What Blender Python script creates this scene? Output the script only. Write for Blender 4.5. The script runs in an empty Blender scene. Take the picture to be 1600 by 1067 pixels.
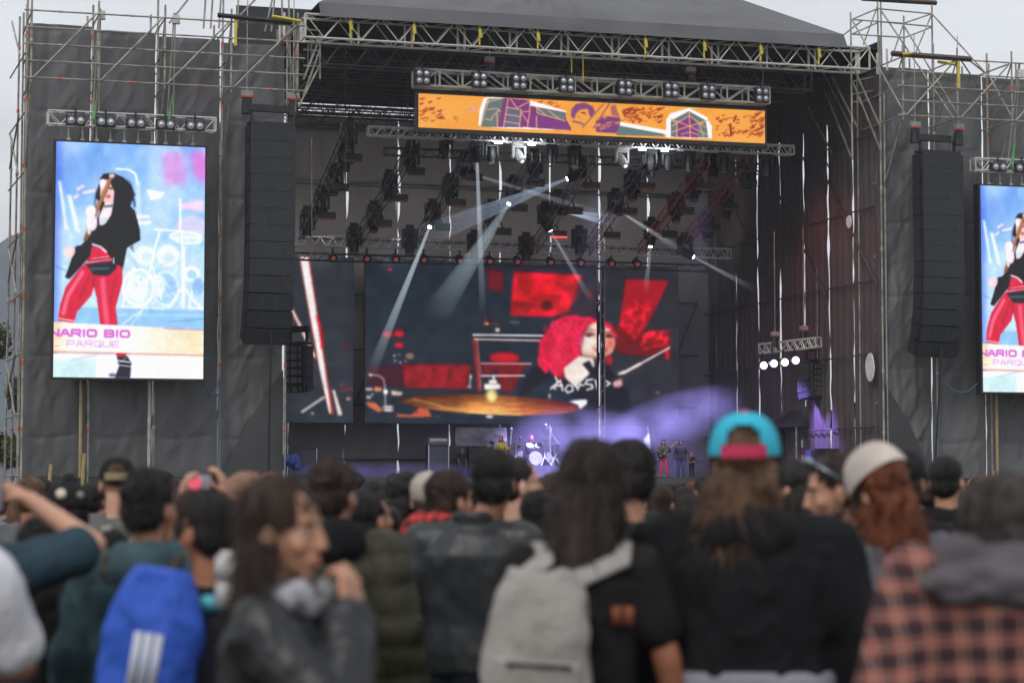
import bpy, math, random
import numpy as np
from mathutils import Vector, Matrix, Euler
R = math.radians
S = bpy.context.scene
# ---------------- camera, sky, sun, exposure ----------------
F = 3500.0                      # focal length in photograph pixels (1600 wide)
HZ = 765.0                      # horizon row
CAMZ = 1.6
PITCH = math.atan((HZ-533.5)/F)
cd = bpy.data.cameras.new('camera'); cam = bpy.data.objects.new('camera', cd)
S.collection.objects.link(cam); S.camera = cam
cd.sensor_width = 36; cd.lens = 36*F/1600
cd.clip_start = 0.1; cd.clip_end = 6000
cam.location = (0, 0, CAMZ); cam.rotation_euler = (R(90)+PITCH, 0, 0)
cd.dof.use_dof = True; cd.dof.focus_distance = 104; cd.dof.aperture_fstop = 3.0; cd.dof.aperture_blades = 9
W = bpy.data.worlds.new('World'); S.world = W; W.use_nodes = True
nt = W.node_tree; nt.nodes.clear()
out = nt.nodes.new('ShaderNodeOutputWorld'); bg = nt.nodes.new('ShaderNodeBackground')
sky = nt.nodes.new('ShaderNodeTexSky'); sky.sky_type = 'NISHITA'; sky.sun_disc = False
sky.sun_elevation = R(48); sky.sun_rotation = R(200); sky.air_density = 1.0; sky.dust_density = 3.0
hs = nt.nodes.new('ShaderNodeHueSaturation'); hs.inputs['Saturation'].default_value = 0.22
# cloud deck: soft grey variation over the whole dome
tc = nt.nodes.new('ShaderNodeTexCoord'); mp = nt.nodes.new('ShaderNodeMapping'); mp.inputs['Scale'].default_value = (2, 2, 7)
nz = nt.nodes.new('ShaderNodeTexNoise'); nz.inputs['Scale'].default_value = 2.2; nz.inputs['Detail'].default_value = 5
cr = nt.nodes.new('ShaderNodeMapRange'); cr.inputs['From Min'].default_value = .3; cr.inputs['From Max'].default_value = .7
cr.inputs['To Min'].default_value = .86; cr.inputs['To Max'].default_value = 1.1
mx = nt.nodes.new('ShaderNodeMix'); mx.data_type = 'RGBA'; mx.inputs[0].default_value = .55
mx.inputs[7].default_value = (7.9, 8.2, 8.75, 1)
ml = nt.nodes.new('ShaderNodeVectorMath'); ml.operation = 'SCALE'
L = nt.links.new
L(tc.outputs['Generated'], mp.inputs[0]); L(mp.outputs[0], nz.inputs[0]); L(nz.outputs[0], cr.inputs[0])
L(sky.outputs[0], hs.inputs['Color']); L(hs.outputs[0], mx.inputs[6]); L(mx.outputs[2], ml.inputs[0]); L(cr.outputs[0], ml.inputs[3])
L(ml.outputs[0], bg.inputs[0]); bg.inputs[1].default_value = 0.128; L(bg.outputs[0], out.inputs[0])
sd = bpy.data.lights.new('sun', 'SUN'); sd.energy = 0.9; sd.angle = R(14); sd.color = (1, .975, .94)
sun = bpy.data.objects.new('sun', sd); S.collection.objects.link(sun)
el, az = R(48), R(200)          # az measured like the sky node: from +Y towards +X
sun.rotation_euler = Vector((math.sin(az)*math.cos(el), math.cos(az)*math.cos(el), math.sin(el))).to_track_quat('Z', 'Y').to_euler()
S.view_settings.view_transform = 'Standard'; S.view_settings.look = 'None'
S.view_settings.exposure = 0; S.view_settings.gamma = 1
S.render.engine = 'CYCLES'; S.cycles.use_denoising = True; S.cycles.max_bounces = 6
S.cycles.transparent_max_bounces = 24; S.cycles.volume_bounces = 0; S.cycles.caustics_reflective = False
S.cycles.caustics_refractive = False; S.cycles.sample_clamp_indirect = 4
S.cycles.volume_step_rate = 2.0

# ---------------- stage frame ----------------
TH = math.atan(F/12000.0)
UX = Vector((math.cos(TH), math.sin(TH), 0)); VX = Vector((-math.sin(TH), math.cos(TH), 0))
D0 = 98.0*math.cos(TH)
ZV = Vector((0, 0, 1))
def Wd(u, v, z): return UX*u + VX*(D0+v) + ZV*z
def ray(px, py):
    a, b = (px-800)/F, (533.5-py)/F
    return Vector((a, math.cos(PITCH)-b*math.sin(PITCH), math.sin(PITCH)+b*math.cos(PITCH)))
def q(px, py, v):               # photograph pixel -> (u, z) on the stage plane at depth v
    r = ray(px, py); t = (D0+v)/r.dot(VX); p = r*t
    return p.dot(UX), p.z+CAMZ
def qs(px, py, u):              # pixel -> (v, z) on the side plane u = const
    r = ray(px, py); t = u/r.dot(UX); p = r*t
    return p.dot(VX)-D0, p.z+CAMZ
def P(px, py, v):
    u, z = q(px, py, v); return Wd(u, v, z)

# ---------------- mesh helpers ----------------
class MB:
    def __init__(s): s.v = []; s.f = []; s.n = 0
    def add(s, v, f):
        v = np.asarray(v, dtype=np.float64).reshape(-1, 3); s.v.append(v)
        n = s.n; s.f.extend([tuple(i+n for i in t) for t in f]); s.n += len(v); return s
    def tube(s, a, b, r, n=6, r2=None):
        a = np.array(a, float); b = np.array(b, float); r2 = r if r2 is None else r2
        d = b-a; l = np.linalg.norm(d)
        if l < 1e-6: return s
        d /= l; h = np.array((0, 0, 1.)) if abs(d[2]) < .9 else np.array((1., 0, 0))
        x = np.cross(h, d); x /= np.linalg.norm(x); y = np.cross(d, x)
        t = np.arange(n)*2*math.pi/n; c = np.cos(t)[:, None]*x+np.sin(t)[:, None]*y
        f = [(i, (i+1) % n, n+(i+1) % n, n+i) for i in range(n)]+[tuple(range(n))[::-1], tuple(range(n, 2*n))]
        return s.add(np.vstack((a+c*r, b+c*r2)), f)
    def box(s, c, sz, ax=None):
        c = np.array(c, float); ax = np.eye(3) if ax is None else np.array([list(k) for k in ax])
        sg = np.array([(i, j, k) for i in (-.5, .5) for j in (-.5, .5) for k in (-.5, .5)])*np.array(sz)
        return s.add(c+sg@ax, [(0, 1, 3, 2), (4, 6, 7, 5), (0, 4, 5, 1), (2, 3, 7, 6), (0, 2, 6, 4), (1, 5, 7, 3)])
    def ell(s, c, r, n=16, m=10, rot=None):
        c = np.array(c, float); r = np.array(r, float)*np.ones(3)
        V = [(0, 0, 1)]
        for i in range(1, m):
            p = math.pi*i/m
            V += [(math.sin(p)*math.cos(2*math.pi*j/n), math.sin(p)*math.sin(2*math.pi*j/n), math.cos(p)) for j in range(n)]
        V.append((0, 0, -1)); V = np.array(V)*r
        if rot is not None: V = V@np.array(Euler(rot).to_matrix()).T
        f = [(0, 1+j, 1+(j+1) % n) for j in range(n)]
        for i in range(m-2):
            a = 1+i*n; f += [(a+j, a+n+j, a+n+(j+1) % n, a+(j+1) % n) for j in range(n)]
        a = 1+(m-2)*n; e = len(V)-1; f += [(a+j, e, a+(j+1) % n) for j in range(n)]
        return s.add(V+c, f)
    def poly(s, pts, th, nrm):  # a flat outline with thickness
        p = np.array([list(k) for k in pts]); k = len(p); o = np.array(list(nrm))*th
        return s.add(np.vstack((p, p+o)), [tuple(range(k))[::-1], tuple(range(k, 2*k))]+[(i, (i+1) % k, k+(i+1) % k, k+i) for i in range(k)])
    def loft(s, rings, closed=True):  # rings: list of (n,3)
        n = len(rings[0]); m = len(rings); V = np.vstack(rings)
        f = [(i*n+j, i*n+(j+1) % n, (i+1)*n+(j+1) % n, (i+1)*n+j) for i in range(m-1) for j in range(n)]
        if closed: f += [tuple(range(n))[::-1], tuple(range((m-1)*n, m*n))]
        return s.add(V, f)
    def grid(s, fn, nu, nv):    # fn(arrays s,t in 0..1) -> (N,3)
        a, b = np.meshgrid(np.linspace(0, 1, nu), np.linspace(0, 1, nv)); V = fn(a.ravel(), b.ravel())
        return s.add(V, [(j*nu+i, j*nu+i+1, (j+1)*nu+i+1, (j+1)*nu+i) for j in range(nv-1) for i in range(nu-1)])
    def mesh(s, name, smooth=False):
        me = bpy.data.meshes.new(name); V = np.vstack(s.v)
        me.from_pydata(V.tolist(), [], s.f)
        if smooth: me.polygons.foreach_set('use_smooth', [True]*len(me.polygons))
        me.update(); return me
def obj(name, mb, mat, parent=None, smooth=False, org=None):
    me = mb if isinstance(mb, bpy.types.Mesh) else None
    if me is None:
        if parent is not None and org is None:
            pass
        me = mb.mesh(name, smooth)
    o = bpy.data.objects.new(name, me); S.collection.objects.link(o)
    if mat is not None: me.materials.clear(); me.materials.append(mat)
    if parent is not None:
        o.parent = parent
        if not parent.get('local'): o.matrix_parent_inverse = base_inv(parent)
    return o
def base_inv(p):
    m = Matrix.Identity(4); c = p; ch = []
    while c is not None: ch.append(c); c = c.parent
    for c in reversed(ch): m = m @ c.matrix_parent_inverse @ c.matrix_basis
    return m.inverted()
def tag(o, label=None, cat=None, group=None, kind=None):
    if label: o['label'] = label
    if cat: o['category'] = cat
    if group: o['group'] = group
    if kind: o['kind'] = kind
    return o
def thing(name, label, cat, loc=(0, 0, 0), rz=0, group=None):
    o = bpy.data.objects.new(name, None); S.collection.objects.link(o); o.empty_display_size = .2
    o.location = loc; o.rotation_euler = (0, 0, rz); return tag(o, label, cat, group)
def copy_tree(o, parent=None):
    c = o.copy(); S.collection.objects.link(c); c.parent = parent
    for ch in o.children: copy_tree(ch, c)
    return c

# ---------------- materials ----------------
def lin(c):
    c = np.asarray(c, float)/255.0
    return np.where(c <= .04045, c/12.92, ((c+.055)/1.055)**2.4)
_mats = {}
def mat(name, col, rough=.6, metal=0, var=.15, scale=6, bump=0, bscale=40, emit=None, spec=.5, col2=None, stretch=(1, 1, 1), alpha=None, sheen=0):
    if name in _mats: return _mats[name]
    m = bpy.data.materials.new(name); m.use_nodes = True; t = m.node_tree; b = t.nodes['Principled BSDF']
    b.inputs['Roughness'].default_value = rough; b.inputs['Metallic'].default_value = metal
    b.inputs['Specular IOR Level'].default_value = spec
    if sheen: b.inputs['Sheen Weight'].default_value = sheen
    co = t.nodes.new('ShaderNodeTexCoord'); mp = t.nodes.new('ShaderNodeMapping'); mp.inputs['Scale'].default_value = stretch
    n = t.nodes.new('ShaderNodeTexNoise'); n.inputs['Scale'].default_value = scale; n.inputs['Detail'].default_value = 4
    x = t.nodes.new('ShaderNodeMix'); x.data_type = 'RGBA'
    c2 = col2 if col2 is not None else tuple(min(1, k*(1+var)) for k in col)
    c1 = col if col2 is not None else tuple(k*(1-var) for k in col)
    x.inputs[6].default_value = (*c1, 1); x.inputs[7].default_value = (*c2, 1)
    rmp = t.nodes.new('ShaderNodeMapRange'); rmp.inputs['From Min'].default_value = .35; rmp.inputs['From Max'].default_value = .65
    l = t.links.new; l(co.outputs['Object'], mp.inputs[0]); l(mp.outputs[0], n.inputs[0]); l(n.outputs[0], rmp.inputs[0]); l(rmp.outputs[0], x.inputs[0]); l(x.outputs[2], b.inputs['Base Color'])
    if bump:
        n2 = t.nodes.new('ShaderNodeTexNoise'); n2.inputs['Scale'].default_value = bscale; n2.inputs['Detail'].default_value = 3
        bp = t.nodes.new('ShaderNodeBump'); bp.inputs['Strength'].default_value = bump; bp.inputs['Distance'].default_value = .02
        l(mp.outputs[0], n2.inputs[0]); l(n2.outputs[0], bp.inputs['Height']); l(bp.outputs[0], b.inputs['Normal'])
    if emit: b.inputs['Emission Color'].default_value = (*emit[:3], 1); b.inputs['Emission Strength'].default_value = emit[3]
    _mats[name] = m; return m
STEEL = mat('galvanised steel', (.42, .40, .36), .45, .25, .25, 3)
STEELD = mat('weathered scaffold steel', (.30, .28, .24), .55, .15, .35, 2)
ALU = mat('aluminium truss', (.68, .68, .67), .4, .25, .12, 4)
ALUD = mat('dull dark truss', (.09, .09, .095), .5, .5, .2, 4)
BLKM = mat('black metal', (.022, .022, .025), .45, .2, .3, 5)
BLKP = mat('black plastic housing', (.014, .015, .018), .5, 0, .2, 8)
CLOTH = mat('black stage cloth', (.108, .108, .111), .55, 0, .24, .5, 1.0, 2.2, spec=.45, stretch=(1, 1, .35))
CLOTHD = mat('dark interior cloth', (.24, .22, .215), .8, 0, .12, .3, .35, 1.2, spec=.3)
CANV = mat('grey roof canvas', (.125, .125, .132), .6, 0, .10, .25, .3, .8, spec=.35)
ORG = mat('orange paint mark', (.55, .09, .04), .6)
YEL = mat('yellow ratchet strap', (.6, .48, .06), .7)
GRN = mat('green lifting sling', (.13, .34, .12), .8)
BLUEC = mat('blue cable', (.05, .12, .22), .6)
RUB = mat('black cable rubber', (.02, .02, .022), .7)
def lampmat(name, col, s): 
    if name in _mats: return _mats[name]
    m = bpy.data.materials.new(name); m.use_nodes = True; b = m.node_tree.nodes['Principled BSDF']
    b.inputs['Base Color'].default_value = (.1, .1, .1, 1); b.inputs['Emission Color'].default_value = (*col, 1); b.inputs['Emission Strength'].default_value = s
    _mats[name] = m; return m
LENS = mat('glass lens', (.25, .25, .28), .12, .3, .1, 10)
# ---------------- setting: ground, hills, trees ----------------
def fx(seed):
    rng = np.random.default_rng(seed); return rng
def vnoise(p, seed=0):           # smooth value noise, p (N,3)
    p = np.asarray(p, float); i = np.floor(p).astype(np.int64); f = p-i; f = f*f*(3-2*f)
    def h(x, y, z):
        n = (x*374761393+y*668265263+z*2147483647+seed*974634777) & 0x7fffffff
        n = (n ^ (n >> 13))*1274126177 & 0x7fffffff; n = (n ^ (n >> 16)) & 0xffff
        return n/65535.0*2-1
    r = 0
    for a in (0, 1):
        for b in (0, 1):
            for c in (0, 1):
                w = (f[:, 0] if a else 1-f[:, 0])*(f[:, 1] if b else 1-f[:, 1])*(f[:, 2] if c else 1-f[:, 2])
                r = r+w*h(i[:, 0]+a, i[:, 1]+b, i[:, 2]+c)
    return r
def fbm(p, seed=0, o=3):
    r = 0; a = 1.
    for k in range(o): r = r+a*vnoise(p*2**k, seed+k); a *= .5
    return r
g = MB(); g.grid(lambda s, t: np.stack(((s-.5)*3000, -40+t*3000, np.zeros_like(s)), 1), 2, 2)
tag(obj('ground', g, mat('trampled grass ground', (.06, .055, .035), .9, 0, .3, .8, .4, 6, col2=(.10, .09, .06))), kind='structure')
def hillfn(s, t):
    x = (s-.5)*1600; y = 900+t*500
    prof = np.clip(np.sin(t*math.pi), 0, 1)
    z = prof*(98+38*vnoise(np.stack((x/140, x*0, x*0), 1), 3)+18*vnoise(np.stack((x/40, x*0, x*0), 1), 5))*np.clip((-x-60)/120, 0, 1)
    return np.stack((x, y, z-1), 1)
h = MB(); h.grid(hillfn, 160, 14)
tag(obj('hills', h, mat('distant wooded hill', (.07, .095, .12), .95, 0, .2, .02), None, True), kind='structure')
LEAFM = mat('tree foliage', (.045, .06, .02), .7, 0, .4, .8, col2=(.10, .11, .03))
LEAFM2 = mat('dark tree foliage', (.03, .045, .02), .7, 0, .4, .8, col2=(.06, .08, .03))
BARK = mat('bark', (.06, .05, .04), .9, 0, .2, 5)
def tree(x, y, H, Rr, label, lm, seed):
    rg = np.random.default_rng(seed); t = thing('tree', label, 'tree', (x, y, 0), 0, 'trees beyond the left tower')
    k = MB(); k.tube((x, y, 0), (x+.3, y, H*.5), .28, 8, .16)
    for i in range(7):
        a = rg.uniform(0, 6.28); z0 = H*rg.uniform(.25, .5)
        k.tube((x+.2, y, z0), (x+math.cos(a)*Rr*.7, y+math.sin(a)*Rr*.7, z0+H*.25), .1, 5, .03)
    obj('trunk', k, BARK, t)
    c = MB(); N = 9000
    cl = [(rg.normal(0, Rr*.42), rg.normal(0, Rr*.42), H*rg.uniform(.32, .92), rg.uniform(.5, 1.1)*Rr*.36) for _ in range(26)]
    idx = rg.integers(0, len(cl), N); V = []; Fc = []
    for j in range(N):
        cx, cy, cz, cr_ = cl[idx[j]]; d = rg.normal(0, 1, 3); d /= np.linalg.norm(d); p = np.array((x+cx, y+cy, cz))+d*cr_*rg.uniform(.6, 1.08)
        a = rg.normal(0, 1, 3); a /= np.linalg.norm(a); b = np.cross(a, rg.normal(0, 1, 3)); b /= np.linalg.norm(b); s_ = rg.uniform(.14, .30)
        V += [p-a*s_, p+b*s_*.5, p+a*s_, p-b*s_*.5]; Fc.append((4*j, 4*j+1, 4*j+2, 4*j+3))
    c.add(V, Fc); obj('crown', c, lm, t)
tree(-29.5, 118, 10.6, 3.2, 'olive green bushy tree seen past the left scaffold edge', LEAFM, 1)
tree(-34.2, 132, 12.4, 3.6, 'dark green tree behind the olive one at the left edge', LEAFM2, 2)
tree(-25.6, 128, 8.3, 2.8, 'low dark tree close behind the left tower foot', LEAFM2, 3)

# ---------------- scaffolding ----------------
ZT = 0.0
class Frame:                    # a scaffold tower: every tube its own part
    def __init__(s, name, label, cat, org):
        s.t = thing(name, label, cat, org)
    def tube(s, kind, a, b, r=.055, m=None, mark=False):
        r = r*.8; k = MB(); k.tube(a, b, r, 6); o = obj(kind, k, m or STEELD, s.t)
        if mark:
            a_, b_ = Vector(a), Vector(b); d = (b_-a_).normalized(); n = max(1, int((b_-a_).length/2.6)); kk = MB()
            for i in range(n):
                p = a_+(b_-a_)*((i+.5)/n); kk.tube(p-d*.07, p+d*.07, r*1.4, 6)
            obj('coupler', kk, ORG if random.random() < .55 else STEEL, o)
        return o
random.seed(4)
def wing(name, label, pxs, top, bot, cage_top, cage_bot, vc, left):
    # pxs: pixel columns of the uprights at the cloth plane ; all in stage coordinates
    us = [q(p, 400, -.25)[0] for p in pxs]
    F_ = Frame(name, label, 'scaffold tower', Wd(us[0], 0, 0))
    zt = q(pxs[1], top, 0)[1]; ztop = zt+.9
    zc1 = q(pxs[1], cage_top, vc)[1]; zc0 = q(pxs[1], cage_bot, vc)[1]
    for u in us:
        F_.tube('upright', Wd(u, -.25, 0), Wd(u, -.25, ztop+random.uniform(-.2, .5)), .06, None, True)
        F_.tube('upright', Wd(u, 2.2, 0), Wd(u, 2.2, ztop+random.uniform(-.3, .3)), .06)
    nz = 4; zz = [zc0+(zc1-zc0)*i/nz for i in range(nz+1)]
    off = .0
    for i, u in enumerate(us):
        F_.tube('cage_post', Wd(u, vc, zc0-.2), Wd(u, vc, zc1+.55), .055, None, True)
        for z in (zz[0], zz[2], zz[-1]): F_.tube('transom', Wd(u, vc, z), Wd(u, 2.2, z), .045)
        for z0 in (zz[0],):
            F_.tube('strut', Wd(u, vc, z0), Wd(u, -.25, z0-3.4), .05)
            F_.tube('strut', Wd(u, vc, zz[-1]), Wd(u, -.25, z0-.3), .05)
    for j, z in enumerate(zz): F_.tube('ledger', Wd(us[0]-.3, vc-.06, z), Wd(us[-1]+.3, vc-.06, z), .045, None, j % 2 == 0)
    for i in range(len(us)-1): F_.tube('brace', Wd(us[i]+.1, vc-.12, zz[0]), Wd(us[i+1]-.1, vc-.12, zz[-1]), .05)
    for z in np.arange(2.2, zt, 3.4): F_.tube('ledger', Wd(us[0], .55, z), Wd(us[-1], .55, z), .05)
    for i in range(len(us)-1): F_.tube('brace', Wd(us[i], 2.3, 3), Wd(us[i+1], 2.3, zt-1), .05)
    return F_, us, zt, zz
LWs = wing('scaffold_tower', 'tall tube scaffold tower carrying black cloth around the standing portrait screen left of stage',
           [38, 141, 243, 345, 447], 40, 745, 22, 126, -2.6, True)
FL, usL, ztL, zzL = LWs
RWs = wing('scaffold_tower', 'tall tube scaffold tower with black cloth right of stage behind the cropped screen',
           [1378, 1462, 1546, 1632, 1720], 108, 745, 92, 183, -2.6, False)
FR, usR, ztR, zzR = RWs
# outer scaffold of the left tower (seen past the cloth)
for k, px in enumerate((12, 22, 33)):
    u, _ = q(px, 400, 2+2.2*(2-k)); vv = 2+2.2*(2-k)
    _, z1 = q(px, (230, 40, 20)[k], vv)
    FL.tube('upright', Wd(u, vv, 0), Wd(u+.1, vv, z1+.4), .06, None, True)
for k in range(9):
    z = 2.2+k*2.5; 
    if z > ztL: break
    u0, _ = q(36, 400, -.2); u1, _ = q(14, 400, 5)
    FL.tube('ledger', Wd(u0, -.2, z), Wd(u1, 6, z), .045)
    FL.tube('brace', Wd(u0-.2, .5, z), Wd(u1, 5.4, z+2.4 if k % 2 else z-1.6), .05)
# upper scaffold peaks: lists of members in (px,py,v)
def members(Fm, kind, lst, r=.055, m=None):
    for a in lst: Fm.tube(kind, P(a[0], a[1], a[2]), P(a[3], a[4], a[5]), r, m)
members(FL, 'raker', [(318, 45, 1, 322, -12, 1), (329, 45, 2.2, 333, -12, 2.2), (342, 45, 1, 346, -12, 1), (371, 45, 2, 373, -20, 2), (414, 50, 1, 428, -12, 1),
    (424, 50, 2, 430, -12, 2), (349, 25, -2, 349, -12, -2), (265, 36, -2, 300, -8, 1), (368, 32, -2.4, 408, -10, 0), (442, 52, 1, 440, -14, 1), (452, 60, 1, 451, -14, 1)])
bm_ = MB(); bm_.tube(P(340, 24, -2.8), P(455, 36, -2.8), .1, 4); obj('hoist_beam', bm_, BLKM, FL.t)
bm_ = MB(); bm_.tube(P(1393, 84, -2.8), P(1517, 93, -2.8), .13, 4); obj('hoist_beam', bm_, mat('rusty beam', (.09, .07, .06), .7, .3), FR.t)
bm_ = MB(); bm_.tube(P(1346, -2, 1), P(1463, 5, 1), .12, 4); obj('hoist_beam', bm_, _mats['rusty beam'], FR.t)
members(FR, 'upright', [(1329, 20, -.5, 1332, 250, -.5), (1371, -5, 1, 1373, 130, 1), (1412, 25, -.5, 1413, 110, -.5), (1456, -5, 1, 1457, 120, 1), (1376, 0, 3, 1378, 120, 3), (1545, 100, 2, 1545, 145, 2)])
members(FR, 'ledger', [(1331, 31, -.5, 1412, 37, -.5), (1331, 54, -.5, 1412, 59, -.5), (1371, 14, 1, 1456, 22, 1), (1371, 34, 1, 1456, 42, 1), (1331, 31, -.5, 1371, 14, 1),
    (1331, 54, -.5, 1371, 36, 1), (1412, 37, -.5, 1456, 22, 1), (1412, 60, -.5, 1456, 43, 1), (1331, 128, -.5, 1376, 118, 1), (1331, 148, -.5, 1376, 140, 1), (1331, 160, 1, 1376, 156, 1)], .045)
members(FR, 'brace', [(1376, 16, 1, 1490, 185, -2.5), (1331, 31, -.5, 1415, 180, -2.6), (1456, 22, 1, 1545, 120, -1), (1412, 40, -.5, 1500, 185, -2.6), (1371, 10, 1, 1349, 70, 1), (1348, 32, 0, 1318, 55, 0),
    (1412, 37, -.5, 1392, 95, -.5), (1456, 22, 1, 1428, 90, -.5), (1545, 118, -.5, 1585, 190, -2.6), (1515, 95, -.5, 1540, 115, -.5), (1500, 92, -2.5, 1545, 160, 0)], .05)
members(FR, 'strut', [(1333, 105, -.5, 1376, 200, -.3), (1333, 130, -.5, 1376, 235, -.3), (1300, 120, 4, 1340, 200, 1), (1290, 145, 5, 1330, 245, 2), (1262, 165, 8, 1300, 240, 5), (1260, 180, 9, 1295, 262, 6), (1285, 110, 6, 1330, 200, 3), (1225, 190, 14, 1262, 262, 9), (1215, 165, 15, 1252, 245, 10)], .06)
members(FL, 'strut', [(474, 125, 0, 500, 60, 0), (474, 150, 0, 500, 78, 0), (466, 168, 0, 500, 102, 0), (500, 55, 0, 500, 124, 0), (462, 40, 0, 462, 165, 0), (452, 20, -1, 455, 170, 0), (447, 60, 1, 470, 165, 1)], .06)
members(FL, 'ledger', [(474, 47, 0, 500, 48, 0), (474, 78, 0, 500, 80, 0), (474, 103, 0, 500, 104, 0)], .045)
for fm, lst in ((FL, [(368, 22, -2.8, 368, 72, -2.7), (425, 26, -2.8, 470, 34, -2.8)]), (FR, [(1413, 82, -2.8, 1413, 92, -2.8), (1497, 90, -2.8, 1499, 138, -2.8), (1410, 85, -2.9, 1425, 84, -2.9), (1465, 97, -2.6, 1492, 101, -2.8)])):
    for a in lst:
        k = MB(); k.box((P(a[0], a[1], a[2])+P(a[3], a[4], a[5]))/2, (.12, .04, (P(a[0], a[1], a[2])-P(a[3], a[4], a[5])).length), (UX, VX, ZV)) if abs(a[0]-a[3]) < 4 else k.tube(P(a[0], a[1], a[2]), P(a[3], a[4], a[5]), .07, 4)
        obj('ratchet_strap', k, YEL, fm.t)

# ---------------- cloth ----------------
def cloth(name, label, corner, nu, nv, matl, amp=.05, seed=0, group=None, wob=.05, top=0, normal=None, folds=.0, parent=None, ridge=0):
    # corner: fn(s,t)->(N,3) surface ; displaced along normal
    N = np.array(list(normal))
    def fn(s, t):
        p = corner(s, t); L_ = np.linalg.norm(corner(np.array([1.]), np.array([.5]))-corner(np.array([0.]), np.array([.5])))
        Hh = np.linalg.norm(corner(np.array([.5]), np.array([1.]))-corner(np.array([.5]), np.array([0.])))
        a = np.stack((s*L_, t*Hh, s*0), 1)
        d = .5*fbm(a*np.array((.45, .25, 1))+seed*7.1, seed)+.35*(1-np.abs(fbm((a@np.array([[.8, .5, 0], [-.5, .8, 0], [0, 0, 1]]))*np.array((1.1, .3, 1)), seed+9)))+.25*fbm(a*np.array((2.2, .5, 1)), seed+4, 2)
        edge = np.clip(np.minimum(s, 1-s)*L_/.5, 0, 1)
        if ridge: d = d-ridge*np.exp(-(((t*Hh+.4*np.sin(s*5)*.2) % 3.4-1.7)/.11)**2)/max(amp, .01)
        d = d*amp*edge+folds*np.sin(s*L_*2*math.pi/.7+fbm(a*.3, seed+2))
        # edges wobble sideways so slits of daylight vary
        side = (corner(np.array([1.]), np.array([.5]))-corner(np.array([0.]), np.array([.5])))[0]/L_
        w = wob*vnoise(np.stack((t*Hh*1.3, s*0+seed, s*0), 1), seed+20)*(1-np.clip(np.minimum(s, 1-s)*L_/.4, 0, 1))*np.where(s < .5, 1, -1)
        return p+d[:, None]*N+w[:, None]*side
    k = MB(); k.grid(fn, nu, nv)
    o = obj(name, k, matl, parent, True)
    if label: tag(o, label, 'black cloth', group)
    return o
def plane_cloth(name, label, u0, u1, v, z0, z1, **kw):
    c = lambda s, t: np.array([list(Wd(0, v, 0))])+np.outer(u0+(u1-u0)*s, np.array(list(UX)))+np.outer(z0+(z1-z0)*t, np.array((0, 0, 1.)))
    return cloth(name, label, c, kw.pop('nu', 50), kw.pop('nv', 120), kw.pop('matl', CLOTH), normal=-VX, **kw)
def side_cloth(name, label, u, v0, v1, z0, z1, **kw):
    c = lambda s, t: np.array([list(Wd(u, 0, 0))])+np.outer(v0+(v1-v0)*s, np.array(list(VX)))+np.outer(z0+(z1-z0)*t, np.array((0, 0, 1.)))
    return cloth(name, label, c, kw.pop('nu', 24), kw.pop('nv', 120), kw.pop('matl', CLOTHD), normal=-UX, **kw)
zb = q(200, 746, 0)[1]
ord5 = ['outermost', 'second', 'third', 'fourth']
for i in range(4):
    u0, u1 = usL[i], usL[i+1]
    g0 = .02; 
    plane_cloth('black_drape', ['black cloth panel at the outer edge of the left tower, beside the trees', 'black cloth panel hanging directly behind the left portion of the left screen',
                'black cloth panel behind the right half of the left screen', 'creased black cloth panel behind the left speaker column'][i],
                u0+g0, u1-g0, .3, zb, ztL-.12*i, amp=.19 if i < 3 else .32, ridge=.035, nv=230, nu=64, seed=i+1, wob=.03, group='cloth panels of the side towers')
for i in range(4):
    u0, u1 = usR[i], usR[i+1]
    plane_cloth('black_drape', ['creased black cloth panel behind the right speaker column', 'black cloth panel between the right speaker column and the right screen',
                'black cloth panel behind the right screen', 'black cloth panel past the right screen at the photo edge'][i],
                u0+.02, u1-.02, .3, zb, ztR-.1*i, amp=.32 if i == 0 else .19, ridge=.035, nv=230, nu=64, seed=i+11, wob=.03, group='cloth panels of the side towers')
# a second, diagonal overlap fold on the inner panels
for us, i, sg in ((usL, 3, 1), (usR, 0, -1)):
    a, b = us[i], us[i+1]
    lo, hi = (a, b) if sg > 0 else (b, a)
    k = MB(); k.poly([Wd(lo+.05*sg, .0, zb), Wd(hi-.05*sg, .0, zb), Wd(hi-.05*sg, .0, zb+4.6), Wd((lo+hi)/2, .0, zb+2.6)], .03, -VX)
    tag(obj('dark_flap', k, mat('black cloth flap', (.05, .05, .053), .75, 0, .15, .4, .4, 2)), 'darker triangular cloth flap at the foot of the %s speaker column panel' % ('left' if sg > 0 else 'right'), 'cloth flap')

# stage deck, below the wings and the opening
uL0, uR0 = usL[-1], usR[0]
DECK = 2.15
VB = 22.0
st = thing('stage_deck', 'raised black stage platform running under the whole stage front', 'stage', Wd((uL0+uR0)/2, 0, 0))
k = MB(); k.box(Wd((uL0+uR0)/2, VB/2-.6, DECK-.15), (uR0-uL0-.3, VB+1.0, .3), (UX, VX, ZV)); obj('deck', k, mat('stage floor', (.05, .05, .055), .35, 0, .3, .7), st)
k = MB(); k.box(Wd((uL0+uR0)/2, -.7, DECK/2-.16), (uR0-uL0-.3, .06, DECK-.35), (UX, VX, ZV)); obj('skirt', k, mat('stage skirt', (.06, .06, .075), .8, 0, .2, 2), st)
for i, (us, tx) in enumerate(((usL, 'left'), (usR, 'right'))):
    k = MB(); k.box(Wd((us[0]+us[-1])/2, .25, zb/2), (us[-1]-us[0]-.2, .1, zb+.1), (UX, VX, ZV))
    tag(obj('base_skirt', k, mat('tower skirt', (.035, .035, .04), .8)), 'dark low skirt below the cloth of the %s tower' % tx, 'skirt')
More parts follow.
